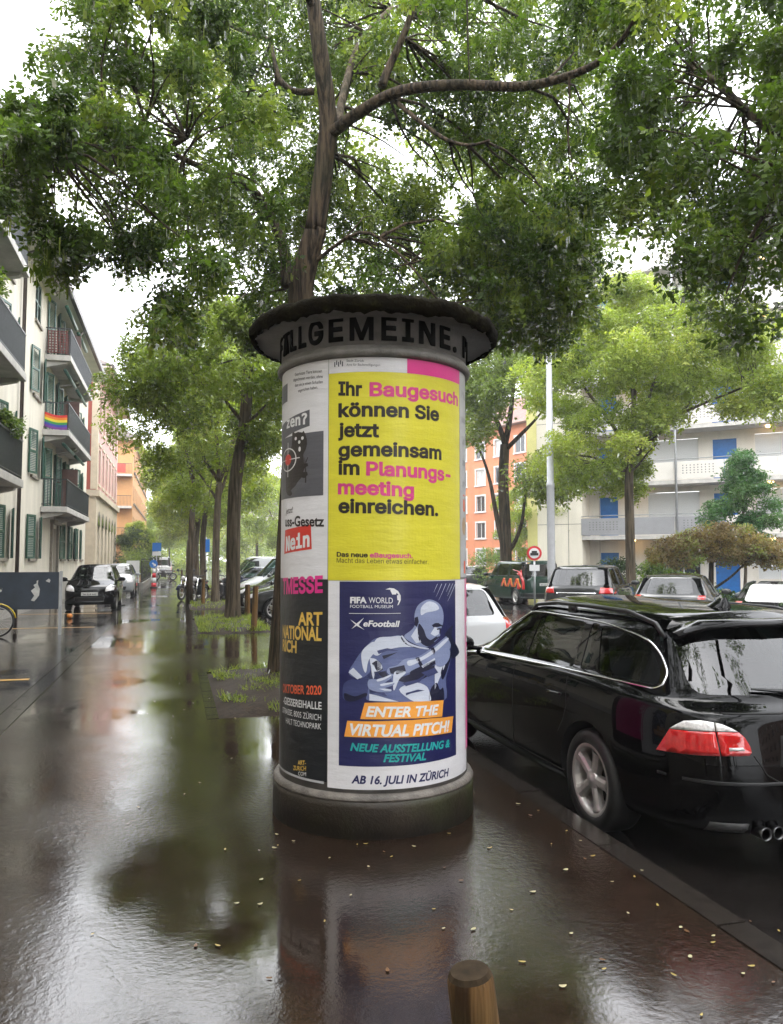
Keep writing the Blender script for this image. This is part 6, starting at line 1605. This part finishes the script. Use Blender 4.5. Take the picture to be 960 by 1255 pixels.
# forked tree behind the green van (dark stem, two low side limbs)
D1 = 36.0; b1 = at_dist(621, 690, D1); B1 = Vector((b1.x, b1.y, -.1)); S1 = lambda x, y, dz=0.: tuple(at_dist(x, y, D1 + dz) - B1)
reg1 = [(560, 290), (640, 270), (720, 300), (735, 420), (700, 470), (650, 490), (600, 500), (575, 560), (560, 480)]
C5, R5 = canopy(reg1, [(640, 525, 20, 16)], 95, lambda x, y, r: r.uniform(32, 40), rs, (.2, .34))
C5b, R5b = canopy([(640, 560), (700, 555), (720, 590), (650, 610), (625, 600)], [], 12, lambda x, y, r: r.uniform(33, 36), rs, (.14, .2))
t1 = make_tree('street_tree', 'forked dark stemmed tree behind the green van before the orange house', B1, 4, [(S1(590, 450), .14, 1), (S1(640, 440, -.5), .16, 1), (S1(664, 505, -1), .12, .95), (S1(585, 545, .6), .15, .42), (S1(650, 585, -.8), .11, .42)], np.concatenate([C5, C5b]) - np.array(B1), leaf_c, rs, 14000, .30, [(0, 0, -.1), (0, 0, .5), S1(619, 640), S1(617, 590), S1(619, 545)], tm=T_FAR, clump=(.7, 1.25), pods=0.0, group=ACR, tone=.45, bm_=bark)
# light green tree before the flats
D2 = 27.0; b2 = at_dist(773, 690, D2); B2 = Vector((b2.x, b2.y, -.1)); S3 = lambda x, y, dz=0.: tuple(at_dist(x, y, D2 + dz) - B2)
reg2 = [(655, 430), (690, 395), (745, 365), (760, 335), (830, 345), (870, 350), (935, 395), (965, 430), (965, 500), (900, 505), (880, 480), (840, 500), (800, 520), (810, 560), (780, 600), (745, 590), (700, 590), (655, 560), (690, 520), (650, 500)]
C6, R6 = canopy(reg2, [(735, 480, 10, 8), (830, 545, 24, 14)], 135, lambda x, y, r: r.uniform(23.6, 30.0), rs, (.16, .28))
make_tree('street_tree', 'light green spreading tree before the white flats, rising behind the off-road car', B2, 4, [(S3(705, 455, -1), .09, .9), (S3(850, 480, -1.2), .10, .92), (S3(760, 400, .3), .10, 1), (S3(795, 410, -.5), .10, 1), (S3(925, 470, -2), .08, .95), (S3(690, 560, -1.4), .06, .85), (S3(805, 545, -.8), .05, .85), (S3(830, 390, .8), .07, 1)], C6 - np.array(B2), leaf_b, rs, 19000, .175, [(0, 0, -.1), (0, 0, .5), S3(772, 640), S3(771, 590), S3(774, 555)], tm=sprig_template(4, .28, .10, .05), clump=(.45, .85), pods=.05, group=ACR, tone=.42)
# small tree and bronze maple by the flats
D3 = 33.0; b3 = at_dist(912, 700, D3); B3 = Vector((b3.x, b3.y, -.1)); S4 = lambda x, y, dz=0.: tuple(at_dist(x, y, D3 + dz) - B3)
cc = []
for y, hw in ((560, 8), (580, 18), (598, 28), (615, 40), (632, 46), (645, 38), (660, 30)):
    for k in range(8): cc.append(S4(912 + rs.uniform(-hw, hw), y + rs.uniform(-6, 6), rs.uniform(-.9, .9)))
make_tree('young_tree', 'slim young tree with blue green tiers of leaves before the flats', B3, 2, [(S4(906, 570), .05, 1), (S4(885, 630), .03, .8), (S4(940, 625), .03, .8)], np.array(cc), leaf_mat('blue_green_leaves', (.03, .09, .035), (.07, .16, .06), (.16, .26, .10), .4), rs, 4200, .07, [(0, 0, -.1), (0, 0, .5), S4(914, 690), S4(910, 610)], tm=T_MID, clump=(.3, .5), pods=0, tone=.5)
D4 = 29.0; b4 = at_dist(868, 715, D4); B4 = Vector((b4.x, b4.y, -.1)); S5 = lambda x, y, dz=0.: tuple(at_dist(x, y, D4 + dz) - B4)
cc = []
for k in range(120):
    x = rs.uniform(800, 968); e = 1 - ((x - 880) / 92) ** 2; cc.append(S5(x, 692 - 4 - max(0, e) * 44 * rs.uniform(.05, 1.05), rs.uniform(-1.3, 1.3)))
make_tree('japanese_maple', 'low spreading maple with bronze red leaves in front of the white flats', B4, 1, [(S5(830, 665), .06, .6), (S5(850, 655, .5), .06, 1), (S5(915, 655, -.5), .07, 1), (S5(945, 668), .05, .7), (S5(885, 650), .06, 1)], np.array(cc), leaf_red, rs, 6500, .11, [(0, 0, -.1), (0, 0, .3), (.1, 0, .7), S5(872, 685)], tm=T_BROAD, clump=(.3, .5), pods=0, tone=.46, spread=.24, flat=.6, bm_=bark)
def shrub(name, label, loc, rx, rz, leaf, n, group=None, tm=T_BROAD, tone=.45):
    t = thing(name, label, 'shrub', loc, 0, group); rnd = random.Random(n)
    C = dome(rs, 26, rx * .8, rx * .8, rz * .15, rz * .85); crown(t, C, np.full(26, rx * .32), n, leaf, rs, tm, tone, 0, 'foliage', .14, (-40, 50))
    b = MB(); b.smooth = True
    for k in range(5): b.tube(wander((0, 0, -.05), C[k * 4], 5, .1, rnd), [.03, .025, .02, .012, .006], 5)
    b.build('stems', bark, t); return t
def shr(px, py, D, rx, rz, leaf, name, label, n=1300, g='shrubs in front of the flats', tone=.45): q = at_dist(px, 690, D); return shrub(name, label, (q.x, q.y, -.1), rx, rz, leaf, n, g, tone=tone)
shr(752, 690, 33, 1.35, 1.9, leaf_dk, 'shrub', 'dark rounded shrub under the grey balcony left of the slim trunk')
shr(799, 690, 31, 1.3, 1.75, leaf_y, 'shrub', 'bright green shrub right of the slim trunk')
shr(846, 690, 27, .95, 1.35, leaf_y, 'shrub', 'low bright green shrub below the bronze maple', tone=.5)
shr(602, 690, 44, 1.8, 2.6, leaf_y, 'shrub', 'tall yellow green shrub before the orange house')
# hedge strip along the flats
hd = thing('hedge', 'clipped green hedge along the foot of the flats behind the parked cars', 'hedge', (0, 0, 0))
a_, b_ = at_dist(885, 690, 26.5), at_dist(990, 690, 22.5); Cs = np.array([tuple(a_.lerp(b_, t)) for t in np.linspace(0, 1, 24)]); Cs[:, 2] = .35
crown(hd, Cs, np.full(24, .5), 1800, leaf_dk, rs, T_BROAD, .5, 0, 'foliage', .1, (-40, 50))
# hedge, dark bush and railing on the left, beyond the sign board
hl = thing('hedge', 'loose green hedge growing over the dark fence on the left', 'hedge', (0, 0, 0))
Cs = np.array([(-2.5 + rs.uniform(-.5, .3), y, rs.uniform(.9, 2.1)) for y in np.linspace(48, 66, 46)])
crown(hl, Cs, np.full(46, .62), 3000, leaf_c, rs, T_BROAD, .4, 0, 'foliage', .14, (-40, 40))
shrub('shrub', 'big dark evergreen bush behind the fence before the ochre house', (-3.1, 61, 0), 1.9, 4.6, leaf_dk, 2600)
shrub('shrub', 'pale green creeper bush at the foot of the ochre house', (-3.6, 72, 0), 1.3, 5.8, leaf_c, 1600)
# far wood that reads as one mass at the end of the street
fw = []
for k in range(260): fw.append((rs.uniform(-16, 34), rs.uniform(132, 165), 9.5 * rs.uniform() ** 1.3))
p, k = clump_points(np.array(fw), np.full(260, 2.2), 9000, rs); tn = tone_of(k, 260, rs, 9000, .45, .15); T_WOOD = sprig_template(3, .9, .5, .28)
tag(link_mesh('far_wood', leaf_mesh('far_wood', [(spray(p, T_WOOD, rs), np.repeat(tn, T_WOOD.shape[1]))], leaf_b)), kind='stuff')
# grass and low weeds in the tree pits
gr = []; tn = []; wd = []
for a0, a1 in PITS[:5]:
    n = int((a1 - a0) * (3200 if a0 < 12 else 1300 if a0 < 25 else 400))
    x = rs.uniform(PX0 + .06, PX1 - .06, n); y = rs.uniform(a0 + .06, a1 - .06, n)
    patch_ = np.sin(x * 5.1 + a0) * np.sin(y * 3.3) + .6 * np.sin(x * 11 + y * 7)
    dens_ = patch_ + rs.uniform(-1.0, .8, n) + (np.clip((x - PX0 - .85) * 1.3, -1.2, .9) + np.clip((y - a0 - 1.0) * .5, -.6, .4) if a0 < 12 else .25)
    ok = dens_ > .2; x = x[ok]; y = y[ok]; n = len(x)
    h = rs.uniform(.025, .11, n) * (1 if a0 < 12 else 1.3); w = rs.uniform(.003, .007, n) * (1 if a0 < 12 else 1.8); a = rs.uniform(0, 6.28, n); l = rs.normal(0, .045, (n, 2))
    z0 = np.full(n, .03); c_, s_ = np.cos(a), np.sin(a)
    v = np.stack([np.stack([x - w * c_, y - w * s_, z0], 1), np.stack([x + w * c_, y + w * s_, z0], 1), np.stack([x + l[:, 0] + w * .3 * c_, y + l[:, 1] + w * .3 * s_, z0 + h], 1), np.stack([x + l[:, 0] - w * .3 * c_, y + l[:, 1] - w * .3 * s_, z0 + h], 1)], 1)
    gr.append(v.reshape(-1, 3)); tn.append(np.clip(rs.normal(.58, .2, n), 0, 1))
    k = rs.choice(n, n // 7, replace=False); pp = np.column_stack([x[k], y[k], rs.uniform(.05, .10, len(k))]); T_WEED = sprig_template(1, .03, .03, .02)
    gr.append(spray(pp, T_WEED, rs, (-10, 60))); tn.append(np.repeat(np.clip(rs.normal(.45, .2, len(k)), 0, 1), T_WEED.shape[1]))
tag(link_mesh('grass', leaf_mesh('grass', list(zip(gr, tn)), leaf_c)), kind='stuff')
# ================================================================== SMALL THINGS
wood = bark_mat('weathered_post_wood', (.04, .022, .010), (.19, .105, .04), (.05, .055, .02), .5, 10)
woodtop = mat('dark_end_grain', (.03, .02, .011), .85, .5, 30, spec=.15)
galv = mat('galvanised', (.4, .41, .42), .4)
darkmetal = mat('dark_metal', (.02, .021, .022), .4, .2, 10)
def bollard(label, x, y, h, r=.07, lean=(0, 0), z=0):
    t = thing('wooden_bollard', label, 'bollard', (x, y, z), 0, 'wooden posts beside the tree pits')
    b = MB(); b.smooth = True; M = Matrix.Rotation(lean[0], 4, 'X') @ Matrix.Rotation(lean[1], 4, 'Y')
    b.lathe([(r * 1.12, -.2), (r * 1.10, .0), (r, h * .6), (r * .98, h - .012), (r * .93, h)], 20, M, cap=False); b.build('post', wood, t)
    b = MB(); b.lathe([(r * .93, h), (r * .8, h + .012), (.0, h + .018)], 20, M); b.build('post_top', woodtop, t)
    return t
p = at_dist(578, 1190, 2.12)
bollard('nearest wooden post, cut by the lower picture edge before the column', p.x + .06, p.y, p.z - .005, .062, (0, R(-7)))
bollard('slim dark wooden post leaning in the grass before the parked cars', 1.71, 18.1, 1.02, .065, (0, R(2)))
bollard('grey wooden post left of the slim dark one, beside the silver wheel', 1.95, 22.6, .92, .075)
bollard('wooden post at the foot of the third tree before the motorcycles', .92, 28.6, .95, .06)
bollard('wooden post right of the third tree beside the second motorcycle', 1.95, 28.9, .95, .07)
bollard('small dark post far down the right edge of the pavement', .38, 54, 1.0, .07, (0, R(-3)))
# navy hoarding on posts, with torn white paper
hb = thing('notice_hoarding', 'navy blue hoarding with torn white paper scraps, on steel posts by the bicycle', 'hoarding', (0, 18.45, 0))
b = MB(); b.box(-4.25, -2.47, -.02, .02, .56, 1.36); b.build('board', mat('navy_board', (.022, .035, .055), .35, .25, 4), hb)
for x in (-2.43, -4.28): b = MB(); b.box(x - .03, x + .03, -.03, .03, -.05, 1.38); b.build('post', galv, hb)
pw = mat('torn_paper', (.6, .6, .58), .6, .2, 9)
B_ = lambda x, y: (lambda q: (q.x, q.z))(ray(x, y) * (18.42 / ray(x, y).y) + Vector((0, 0, EYE)))
for pts in ([(45, 712), (47, 711), (46.5, 716), (49, 722), (48, 730), (42, 737), (38, 736), (42, 730), (38, 724), (43, 720), (41, 717), (45, 715)], [(56, 712), (60, 709), (62, 711), (61, 714), (58, 713)], [(0, 722), (3, 721), (2, 725), (0, 726)]):
    b = MB(); q = [B_(*p_) for p_ in pts]; b.add([(x, -.0225, z) for x, z in q], [tuple(range(len(q)))]); o = b.build('paper_scrap', pw, hb)
# bicycle
def spokes_wheel(parent, loc, r, rz, axis_w=.02, name='wheel', tyre_r=.02, nsp=20, rimm=None):
    w = thing(name, None, None, loc, rz); w.parent = parent
    MX = Matrix.Rotation(R(90), 4, 'Y')
    b = MB(); b.smooth = True; n = 36; b.tube([(0, r * math.cos(2 * math.pi * k / n) * (1 - tyre_r / r), r * math.sin(2 * math.pi * k / n) * (1 - tyre_r / r)) for k in range(n)], tyre_r, 8, closed=True); b.build('tyre', rubber, w)
    b = MB(); b.smooth = True; rr_ = r - tyre_r * 2.2; b.tube([(0, rr_ * math.cos(2 * math.pi * k / n), rr_ * math.sin(2 * math.pi * k / n)) for k in range(n)], tyre_r * .45, 6, closed=True)
    for k in range(nsp): a = 2 * math.pi * k / nsp; b.tube([(axis_w * (1 if k % 2 else -1), .02 * math.cos(a), .02 * math.sin(a)), (0, rr_ * math.cos(a + .25), rr_ * math.sin(a + .25))], .0022, 4)
    b.lathe([(.02, -axis_w * 1.5), (.02, axis_w * 1.5)], 10, MX); b.build('rim', rimm or alloy, w); return w
bk = thing('bicycle', 'bicycle with yellow frame leaning under the navy hoarding at the left edge', 'bicycle', (-3.62, 18.15, 0), R(-28))
ym = mat('yellow_frame_paint', (.55, .38, .02), .25, .1, 8, coat=.6)
# local +y is forward: the front wheel stands at the origin, turned square to us
spokes_wheel(bk, (0, 0, .335), .335, R(118)); spokes_wheel(bk, (0, -1.05, .335), .335, 0)
b = MB(); b.smooth = True
b.tube([(0, 0, .335), (0, -.06, .62), (0, -.13, .82), (0, -.16, .98)], .016, 8); b.tube([(0, -.12, .78), (0, -.62, .30)], .018, 8); b.tube([(0, -.14, .86), (0, -.76, .74)], .016, 8); b.tube([(0, -.62, .30), (0, -.80, .86)], .016, 8)
for s_ in (-.04, .04): b.tube([(s_ * .4, -.62, .30), (s_, -1.05, .335)], .010, 6); b.tube([(s_ * .4, -.77, .76), (s_, -1.05, .335)], .009, 6)
b.build('frame', ym, bk)
b = MB(); b.smooth = True; uu = Vector((math.sin(-R(118)), math.cos(R(118)), 0)); b.tube([Vector((0, 0, .335)) + uu * (.365 * math.cos(R(k))) + Vector((0, 0, .365 * math.sin(R(k)))) for k in range(10, 171, 16)], .018, 6); b.build('mudguard', ym, bk)
b = MB(); b.smooth = True; b.tube([(-.28, -.24, 1.02), (-.12, -.14, 1.04), (.12, -.14, 1.04), (.28, -.24, 1.02)], .014, 8); b.build('handlebar', darkmetal, bk)
b = MB(); b.smooth = True; b.lathe([(.02, -.02), (.09, .0), (.10, .03), (.05, .05), (.0, .052)], 14, Matrix.Translation((0, -.84, .88)) @ Matrix.Diagonal((.8, 1.4, 1, 1))); b.build('saddle', blackplastic, bk)
b = MB(); b.smooth = True; b.lathe([(.09, -.008), (.09, .008)], 20, Matrix.Translation((.04, -.62, .30)) @ Matrix.Rotation(R(90), 4, 'Y')); b.tube([(.05, -.62, .30), (.06, -.55, .15)], .01, 6); b.build('chainset', darkmetal, bk)
# orange ball
q = on_ground(85.5, 758); b = MB(); b.smooth = True; b.lathe([(.0, 0), (.05, .008), (.075, .05), (.078, .075), (.06, .115), (.03, .135), (.0, .138)], 18); b2 = b.build('ball', mat('orange_rubber', (.62, .2, .02), .35, .2, 10)); b2.location = q; tag(b2, 'small orange ball lying on the wet forecourt before the black hatchback', 'ball')
# motorcycles
def motorcycle(label, x, y, rz, body=None):
    t = thing('motorcycle', label, 'motorcycle', (x, y, 0), rz, 'motorcycles at the end of the tree pits'); bm_ = body or black_paint
    for yy in (.70, -.70): spokes_wheel(t, (0, yy, .31), .31, 0, .05, 'wheel', .055, 14)
    b = MB(); b.smooth = True
    for s_ in (-.09, .09): b.tube([(s_, .70, .31), (s_, .48, .92)], .028, 8)
    b.build('fork', chrome, t)
    b = MB(); b.smooth = True; b.tube([(-.38, .30, 1.06), (-.15, .44, 1.02), (.15, .44, 1.02), (.38, .30, 1.06)], .018, 8); b.build('handlebar', darkmetal, t)
    for s_ in (-1, 1):
        b = MB(); b.smooth = True; b.tube([(.3 * s_, .36, 1.05), (.34 * s_, .36, 1.2)], .008, 5); b.lathe([(.0, -.03), (.06, -.01), (.06, .01), (.0, .02)], 12, Matrix.Translation((.36 * s_, .36, 1.22)) @ Matrix.Rotation(R(90), 4, 'X')); b.build('mirror', darkmetal, t)
    b = MB(); b.smooth = True; b.lathe([(.03, -.12), (.09, -.05), (.10, .0)], 18, Matrix.Translation((0, .60, .90)) @ Matrix.Rotation(R(-90), 4, 'X')); hl_ = b.build('headlight', chrome, t)
    b = MB(); b.smooth = True; b.lathe([(.098, .0), (.06, .02), (.0, .028)], 18, Matrix.Translation((0, .60, .90)) @ Matrix.Rotation(R(-90), 4, 'X')); b.build('lens', clear_lens, hl_)
    b = MB(); b.smooth = True; b.lathe([(.0, -.30), (.10, -.27), (.14, -.1), (.15, .1), (.11, .25), (.0, .29)], 16, Matrix.Translation((0, .14, .84)) @ Matrix.Rotation(R(-90), 4, 'X') @ Matrix.Diagonal((1, .85, 1, 1))); b.build('fuel_tank', bm_, t)
    b = MB(); b.box(-.13, .13, -.75, -.12, .74, .83); b.build('seat', blackplastic, t, .035)
    b = MB(); b.box(-.16, .16, -.12, .28, .28, .66); b.box(-.11, .11, .0, .22, .66, .74); b.build('engine', darkmetal, t, .02)
    b = MB(); b.smooth = True; b.tube([(.14, .2, .35), (.18, .0, .26), (.18, -.4, .30), (.19, -.85, .42)], [.025, .03, .045, .045], 10); b.build('exhaust_pipe', chrome, t)
    for yy in (.70, -.70):
        b = MB(); b.smooth = True; n = 10; vv = []
        for k in range(n + 1):
            a = R(20 + 140 * k / n); vv += [(-.07, yy + .36 * math.cos(a), .31 + .36 * math.sin(a)), (.07, yy + .36 * math.cos(a), .31 + .36 * math.sin(a))]
        b.add(vv, [(2 * k, 2 * k + 1, 2 * k + 3, 2 * k + 2) for k in range(n)]); b.build('mudguard', bm_, t)
    b = MB(); b.smooth = True; b.tube([(0, .5, .9), (0, .1, .62), (0, -.3, .5), (0, -.70, .31)], .035, 8); b.tube([(0, -.3, .5), (0, -.8, .76)], .02, 6); b.build('frame', darkmetal, t)
    b = MB(); b.box(-.06, .06, -.86, -.80, .70, .77); b.build('tail_light', red_lens, t, .01); return t
motorcycle('black motorcycle left of the third tree trunk, its headlight towards us', .88, 31.9, R(160))
motorcycle('silver and black motorcycle right of the third tree trunk', 1.85, 31.6, R(195), graph)
motorcycle('small silver scooter like motorcycle far down the pavement before the white van', -.95, 68, R(75), silver)
motorcycle('dark motorcycle half hidden behind the black one by the third tree', .55, 33.6, R(150), navy_p)
# signs
signblue = mat('sign_blue', (.01, .14, .48), .35, .08, 6); signwhite = mat('sign_white', (.65, .65, .65), .4, .05, 6); signred = mat('sign_red', (.55, .02, .03), .35, .08, 6)
def sign_post(label, x, y, z1, plates, r=.03, cat='street sign', base=0.0, rz=0):
    t = thing('street_sign', label, cat, (x, y, base), rz); b = MB(); b.smooth = True; b.lathe([(r, -.1), (r, z1)], 12); b.build('pole', galv, t)
    for nm, kind, zc_, w_, h_, m_ in plates:
        b = MB()
        if kind == 'box': b.box(-w_ / 2, w_ / 2, -r - .016, -r - .004, zc_ - h_ / 2, zc_ + h_ / 2)
        else: b.lathe([(w_ / 2, -.006), (w_ / 2, .006)], 28, Matrix.Translation((0, -r - .01 - h_, zc_)) @ Matrix.Rotation(R(90), 4, 'X'))
        b.build(nm, m_, t)
    return t
b1 = sign_post('blue and white parking sign on a thin pole above the far pavement', -1.43, 60, 3.0, [('sign_plate', 'box', 2.62, .62, .62, signblue), ('lower_plate', 'box', 2.14, .62, .3, signwhite)])
sign_post('blue sign on a pole half hidden behind the slim trunks', 1.64, 47, 3.0, [('sign_plate', 'box', 2.5, .4, .75, signblue)])
t = sign_post('round blue arrow sign on a white post beside the red and white marker', -1.38, 50.5, 1.75, [('sign_plate', 'disc', 1.42, .5, 0, signblue)])
b = MB(); b.add([(-.04, -.055, 1.52), (.10, -.055, 1.40), (.14, -.055, 1.44), (.14, -.055, 1.28), (-.02, -.055, 1.28), (.03, -.055, 1.33), (-.10, -.055, 1.45)], [tuple(range(7))]); b.build('arrow', signwhite, t)
rm = thing('marker_post', 'red and white striped marker post at the left edge of the far pavement', 'marker post', (-1.3, 49, 0))
for k, (z0, z1) in enumerate(((0, .30), (.30, .60), (.60, .88), (.88, 1.12))):
    b = MB(); b.smooth = True; b.lathe([(.16 - .02 * k, z0 + .001), (.14 - .02 * k, z1)], 16); b.build('band', signred if k % 2 == 0 else signwhite, rm)
b = MB(); b.lathe([(.22, -.01), (.22, .05), (.15, .08)], 16); b.build('foot', darkmetal, rm)
sb = thing('sign_board', 'white site board with red mark on short legs behind the silver hatchback', 'sign board', (-2.35, 46.0, 0))
b = MB(); b.box(-.34, .34, -.02, .02, .38, 1.62); b.build('board', signwhite, sb)
for x in (-.3, .3): b = MB(); b.box(x - .025, x + .025, .021, .06, 0, 1.6); b.build('leg', darkmetal, sb)
b = MB(); b.box(-.26, .02, -.026, -.0205, 1.02, 1.10); b.box(-.26, -.10, -.026, -.0205, 1.12, 1.26); b.build('red_mark', signred, sb)
fe = thing('iron_fence', 'dark iron fence on a low stone plinth along the hedge on the left', 'fence', (-1.98, 47.5, 0))
b = MB(); y = 0
while y < 18.5: b.box(-.012, .012, y - .012, y + .012, .34, 1.75); y += .13
b.box(-.02, .02, 0, 18.5, 1.62, 1.66); b.box(-.02, .02, 0, 18.5, .42, .46); b.build('railing', darkmetal, fe)
b = MB(); b.box(-.14, .14, -.1, 18.6, 0, .34); b.build('plinth', concrete, fe, .01)
b = MB(); b.box(-1.1, -.15, -.1, .0, 0, .45); b.build('return_wall', concrete, fe, .01)
lp = thing('slim_pole', 'slim dark pole between the tree trunks and the white van', 'pole', (2.35, 33.8, ROADZ)); b = MB(); b.smooth = True; b.lathe([(.06, 0), (.055, 1.0), (.04, 1.1), (.035, 3.6)], 10); b.build('shaft', darkmetal, lp)
b = MB(); b.lathe([(.09, 0), (.09, .08), (.06, .12)], 10); b.build('foot', darkmetal, lp)
q = at_dist(676, 690, 24.5); lp = thing('lamp_post', 'tall pale grey lamp post standing before the white flats', 'lamp post', (q.x, q.y, -.12))
b = MB(); b.smooth = True; b.lathe([(.14, 0), (.135, .9), (.12, 1.0), (.118, 4.0), (.125, 4.02), (.125, 4.1), (.105, 4.12), (.085, 9.3)], 18); b.build('shaft', mat('lamp_post_grey', (.38, .385, .40), .45, .1, 6), lp)
b = MB(); b.smooth = True; b.tube([(0, 0, 9.25), (-.3, -.2, 9.7), (-1.2, -.8, 9.9)], .05, 8); b.build('arm', galv, lp)
b = MB(); b.box(-.16, .16, -.40, .40, -.06, .06, Matrix.Translation((-1.5, -1.0, 9.9)) @ Matrix.Rotation(R(-56), 4, 'Z')); b.build('lamp_head', galv, lp, .03)
q = at_dist(655, 678, 24.0); t = sign_post('round red ringed prohibition sign left of the tall lamp post', q.x, q.y, q.z + .35, [('sign_ring', 'disc', q.z + .12, .44, 0, signred), ('sign_face', 'disc', q.z + .12, .31, .013, signwhite), ('lower_plate', 'box', q.z - .32, .30, .18, signwhite)], base=-.12, rz=-R(24))
b = MB(); z = q.z + .12; b.box(-.12, .12, -.068, -.06, z - .07, z + .01); b.box(-.08, .08, -.068, -.06, z + .012, z + .07); b.build('symbol', darkmetal, t)
# overhead cable
p0, p1 = at_dist(-30, 32, 15), at_dist(120, 110, 11.0); b = MB(); b.smooth = True; b.tube([p0.lerp(p1, k / 8) - Vector((0, 0, .12 * math.sin(math.pi * k / 8))) for k in range(9)], .008, 6); tag(b.build('overhead_cable', darkmetal), 'thin overhead cable slanting across the upper left corner', 'cable')
# plants on the near balcony
for x, y, zz, lab in ((-3.9, 20.3, 4.62, 'leafy pot plants on the lowest near balcony'), (-3.9, 17.9, 7.3, 'pot plants on the middle near balcony')):
    t = thing('balcony_plants', lab, 'pot plants', (x, y, zz)); Cs = np.array([(rs.uniform(-.1, .12), rs.uniform(-.7, .7), rs.uniform(.05, .4)) for _ in range(14)])
    crown(t, Cs, np.full(14, .2), 420, leaf_a, rs, T_BROAD, .5, 0, 'foliage', .15, (-50, 50)); b = MB(); b.box(-.1, .1, -.8, .8, -.15, .05); b.build('trough', mat('trough_brown', (.08, .05, .035), .6, .2, 6), t, .01)
# fallen leaves
def leaf_shape(k):
    n = 9; vv = [(0, 0, .004)]; r_ = random.Random(k); L, w = .034, .013 + .004 * (k % 3)
    for i in range(n):
        a = 2 * math.pi * i / n; x = L * math.cos(a); y = w * math.sin(a) * (1 - .35 * math.cos(a)); vv.append((x, y, .003 + .006 * (x / L) ** 2 * r_.uniform(.3, 1.4)))
    b = MB(); b.smooth = True; b.add(vv, [(0, 1 + i, 1 + (i + 1) % n) for i in range(n)]); return b
lcol = [mat('fallen_leaf_yellow', (.36, .27, .07), .3, .3, 30), mat('fallen_leaf_pale', (.40, .36, .2), .3, .25, 30), mat('fallen_leaf_brown', (.13, .065, .025), .3, .3, 30)]
lm = [leaf_shape(k).mesh('fallen_leaf', lcol[(0, 1, 1, 0, 2)[k]]) for k in range(5)]
SPOTS = [(367, 1080), (430, 1098), (452, 1063), (532, 1115), (565, 1080), (627, 1116), (653, 1094), (693, 1067), (727, 1050), (553, 1216), (740, 1189), (787, 1069), (846, 1174), (826, 1196), (920, 1130), (955, 1142), (290, 1108), (319, 1109), (267, 1160), (240, 1160), (276, 1042), (318, 1043), (320, 1079), (226, 974), (157, 1010), (113, 1146), (284, 930), (237, 862), (226, 870), (650, 1000), (600, 1040), (580, 1140), (690, 1210), (860, 1245), (475, 1190), (398, 1130), (210, 905), (190, 860), (170, 990), (330, 1200), (245, 960), (770, 1120), (700, 1145), (640, 1180), (545, 1064), (300, 820), (310, 800), (220, 800), (215, 830), (200, 800)]
rl = random.Random(9)
for k in range(30):                       # drifts along the kerb and round the foot of the column
    if k % 2: SPOTS.append(tuple(lerp(a_, b_, (k / 30) ** .8) + rl.gauss(0, 9) for a_, b_ in ((600, 960), (955, 1215))))
    else: SPOTS.append((rl.uniform(335, 580), 1020 + rl.uniform(0, 40)))
while len(SPOTS) < 110: SPOTS.append((rl.uniform(150, 330), rl.uniform(740, 900)) if rl.random() < .8 else (rl.uniform(520, 960), rl.uniform(1000, 1250)))
for i, (x, y) in enumerate(SPOTS):
    q = on_ground(x, y); zz = .004
    if (q - CC).xy.length < .70 or q.y > 26: continue
    if q.x > 2.46: q = on_ground(x, y, ROADZ); zz = ROADZ + .004
    if 2.3 < q.x <= 2.46: zz = .01
    if PX0 - .12 < q.x < PX1 and any(a0 < q.y < a1 for a0, a1 in PITS): zz = .07
    o = link_mesh('fallen_leaf', lm[i % 5]); o.location = (q.x, q.y, zz); o.rotation_euler = (0, 0, rl.uniform(0, 6.28)); s_ = rl.uniform(.24, .5); o.scale = (s_, s_, s_)
    tag(o, 'small fallen leaf lying flat on the rain wet ground', 'leaf', 'fallen leaves on the wet ground')
# the rain haze: one closed box of even thin air round the scene
b = MB(); b.box(-60, 95, -60, 188, -1.2, 32)
hz_, nt, p, out = new_mat('haze_air'); nt.nodes.remove(p)
pv = nd(nt, 'ShaderNodeVolumePrincipled'); pv.inputs['Color'].default_value = (.88, .90, .93, 1); pv.inputs['Density'].default_value = .0011
nt.links.new(pv.outputs[0], out.inputs['Volume'])
tag(b.build('haze', hz_), kind='stuff')
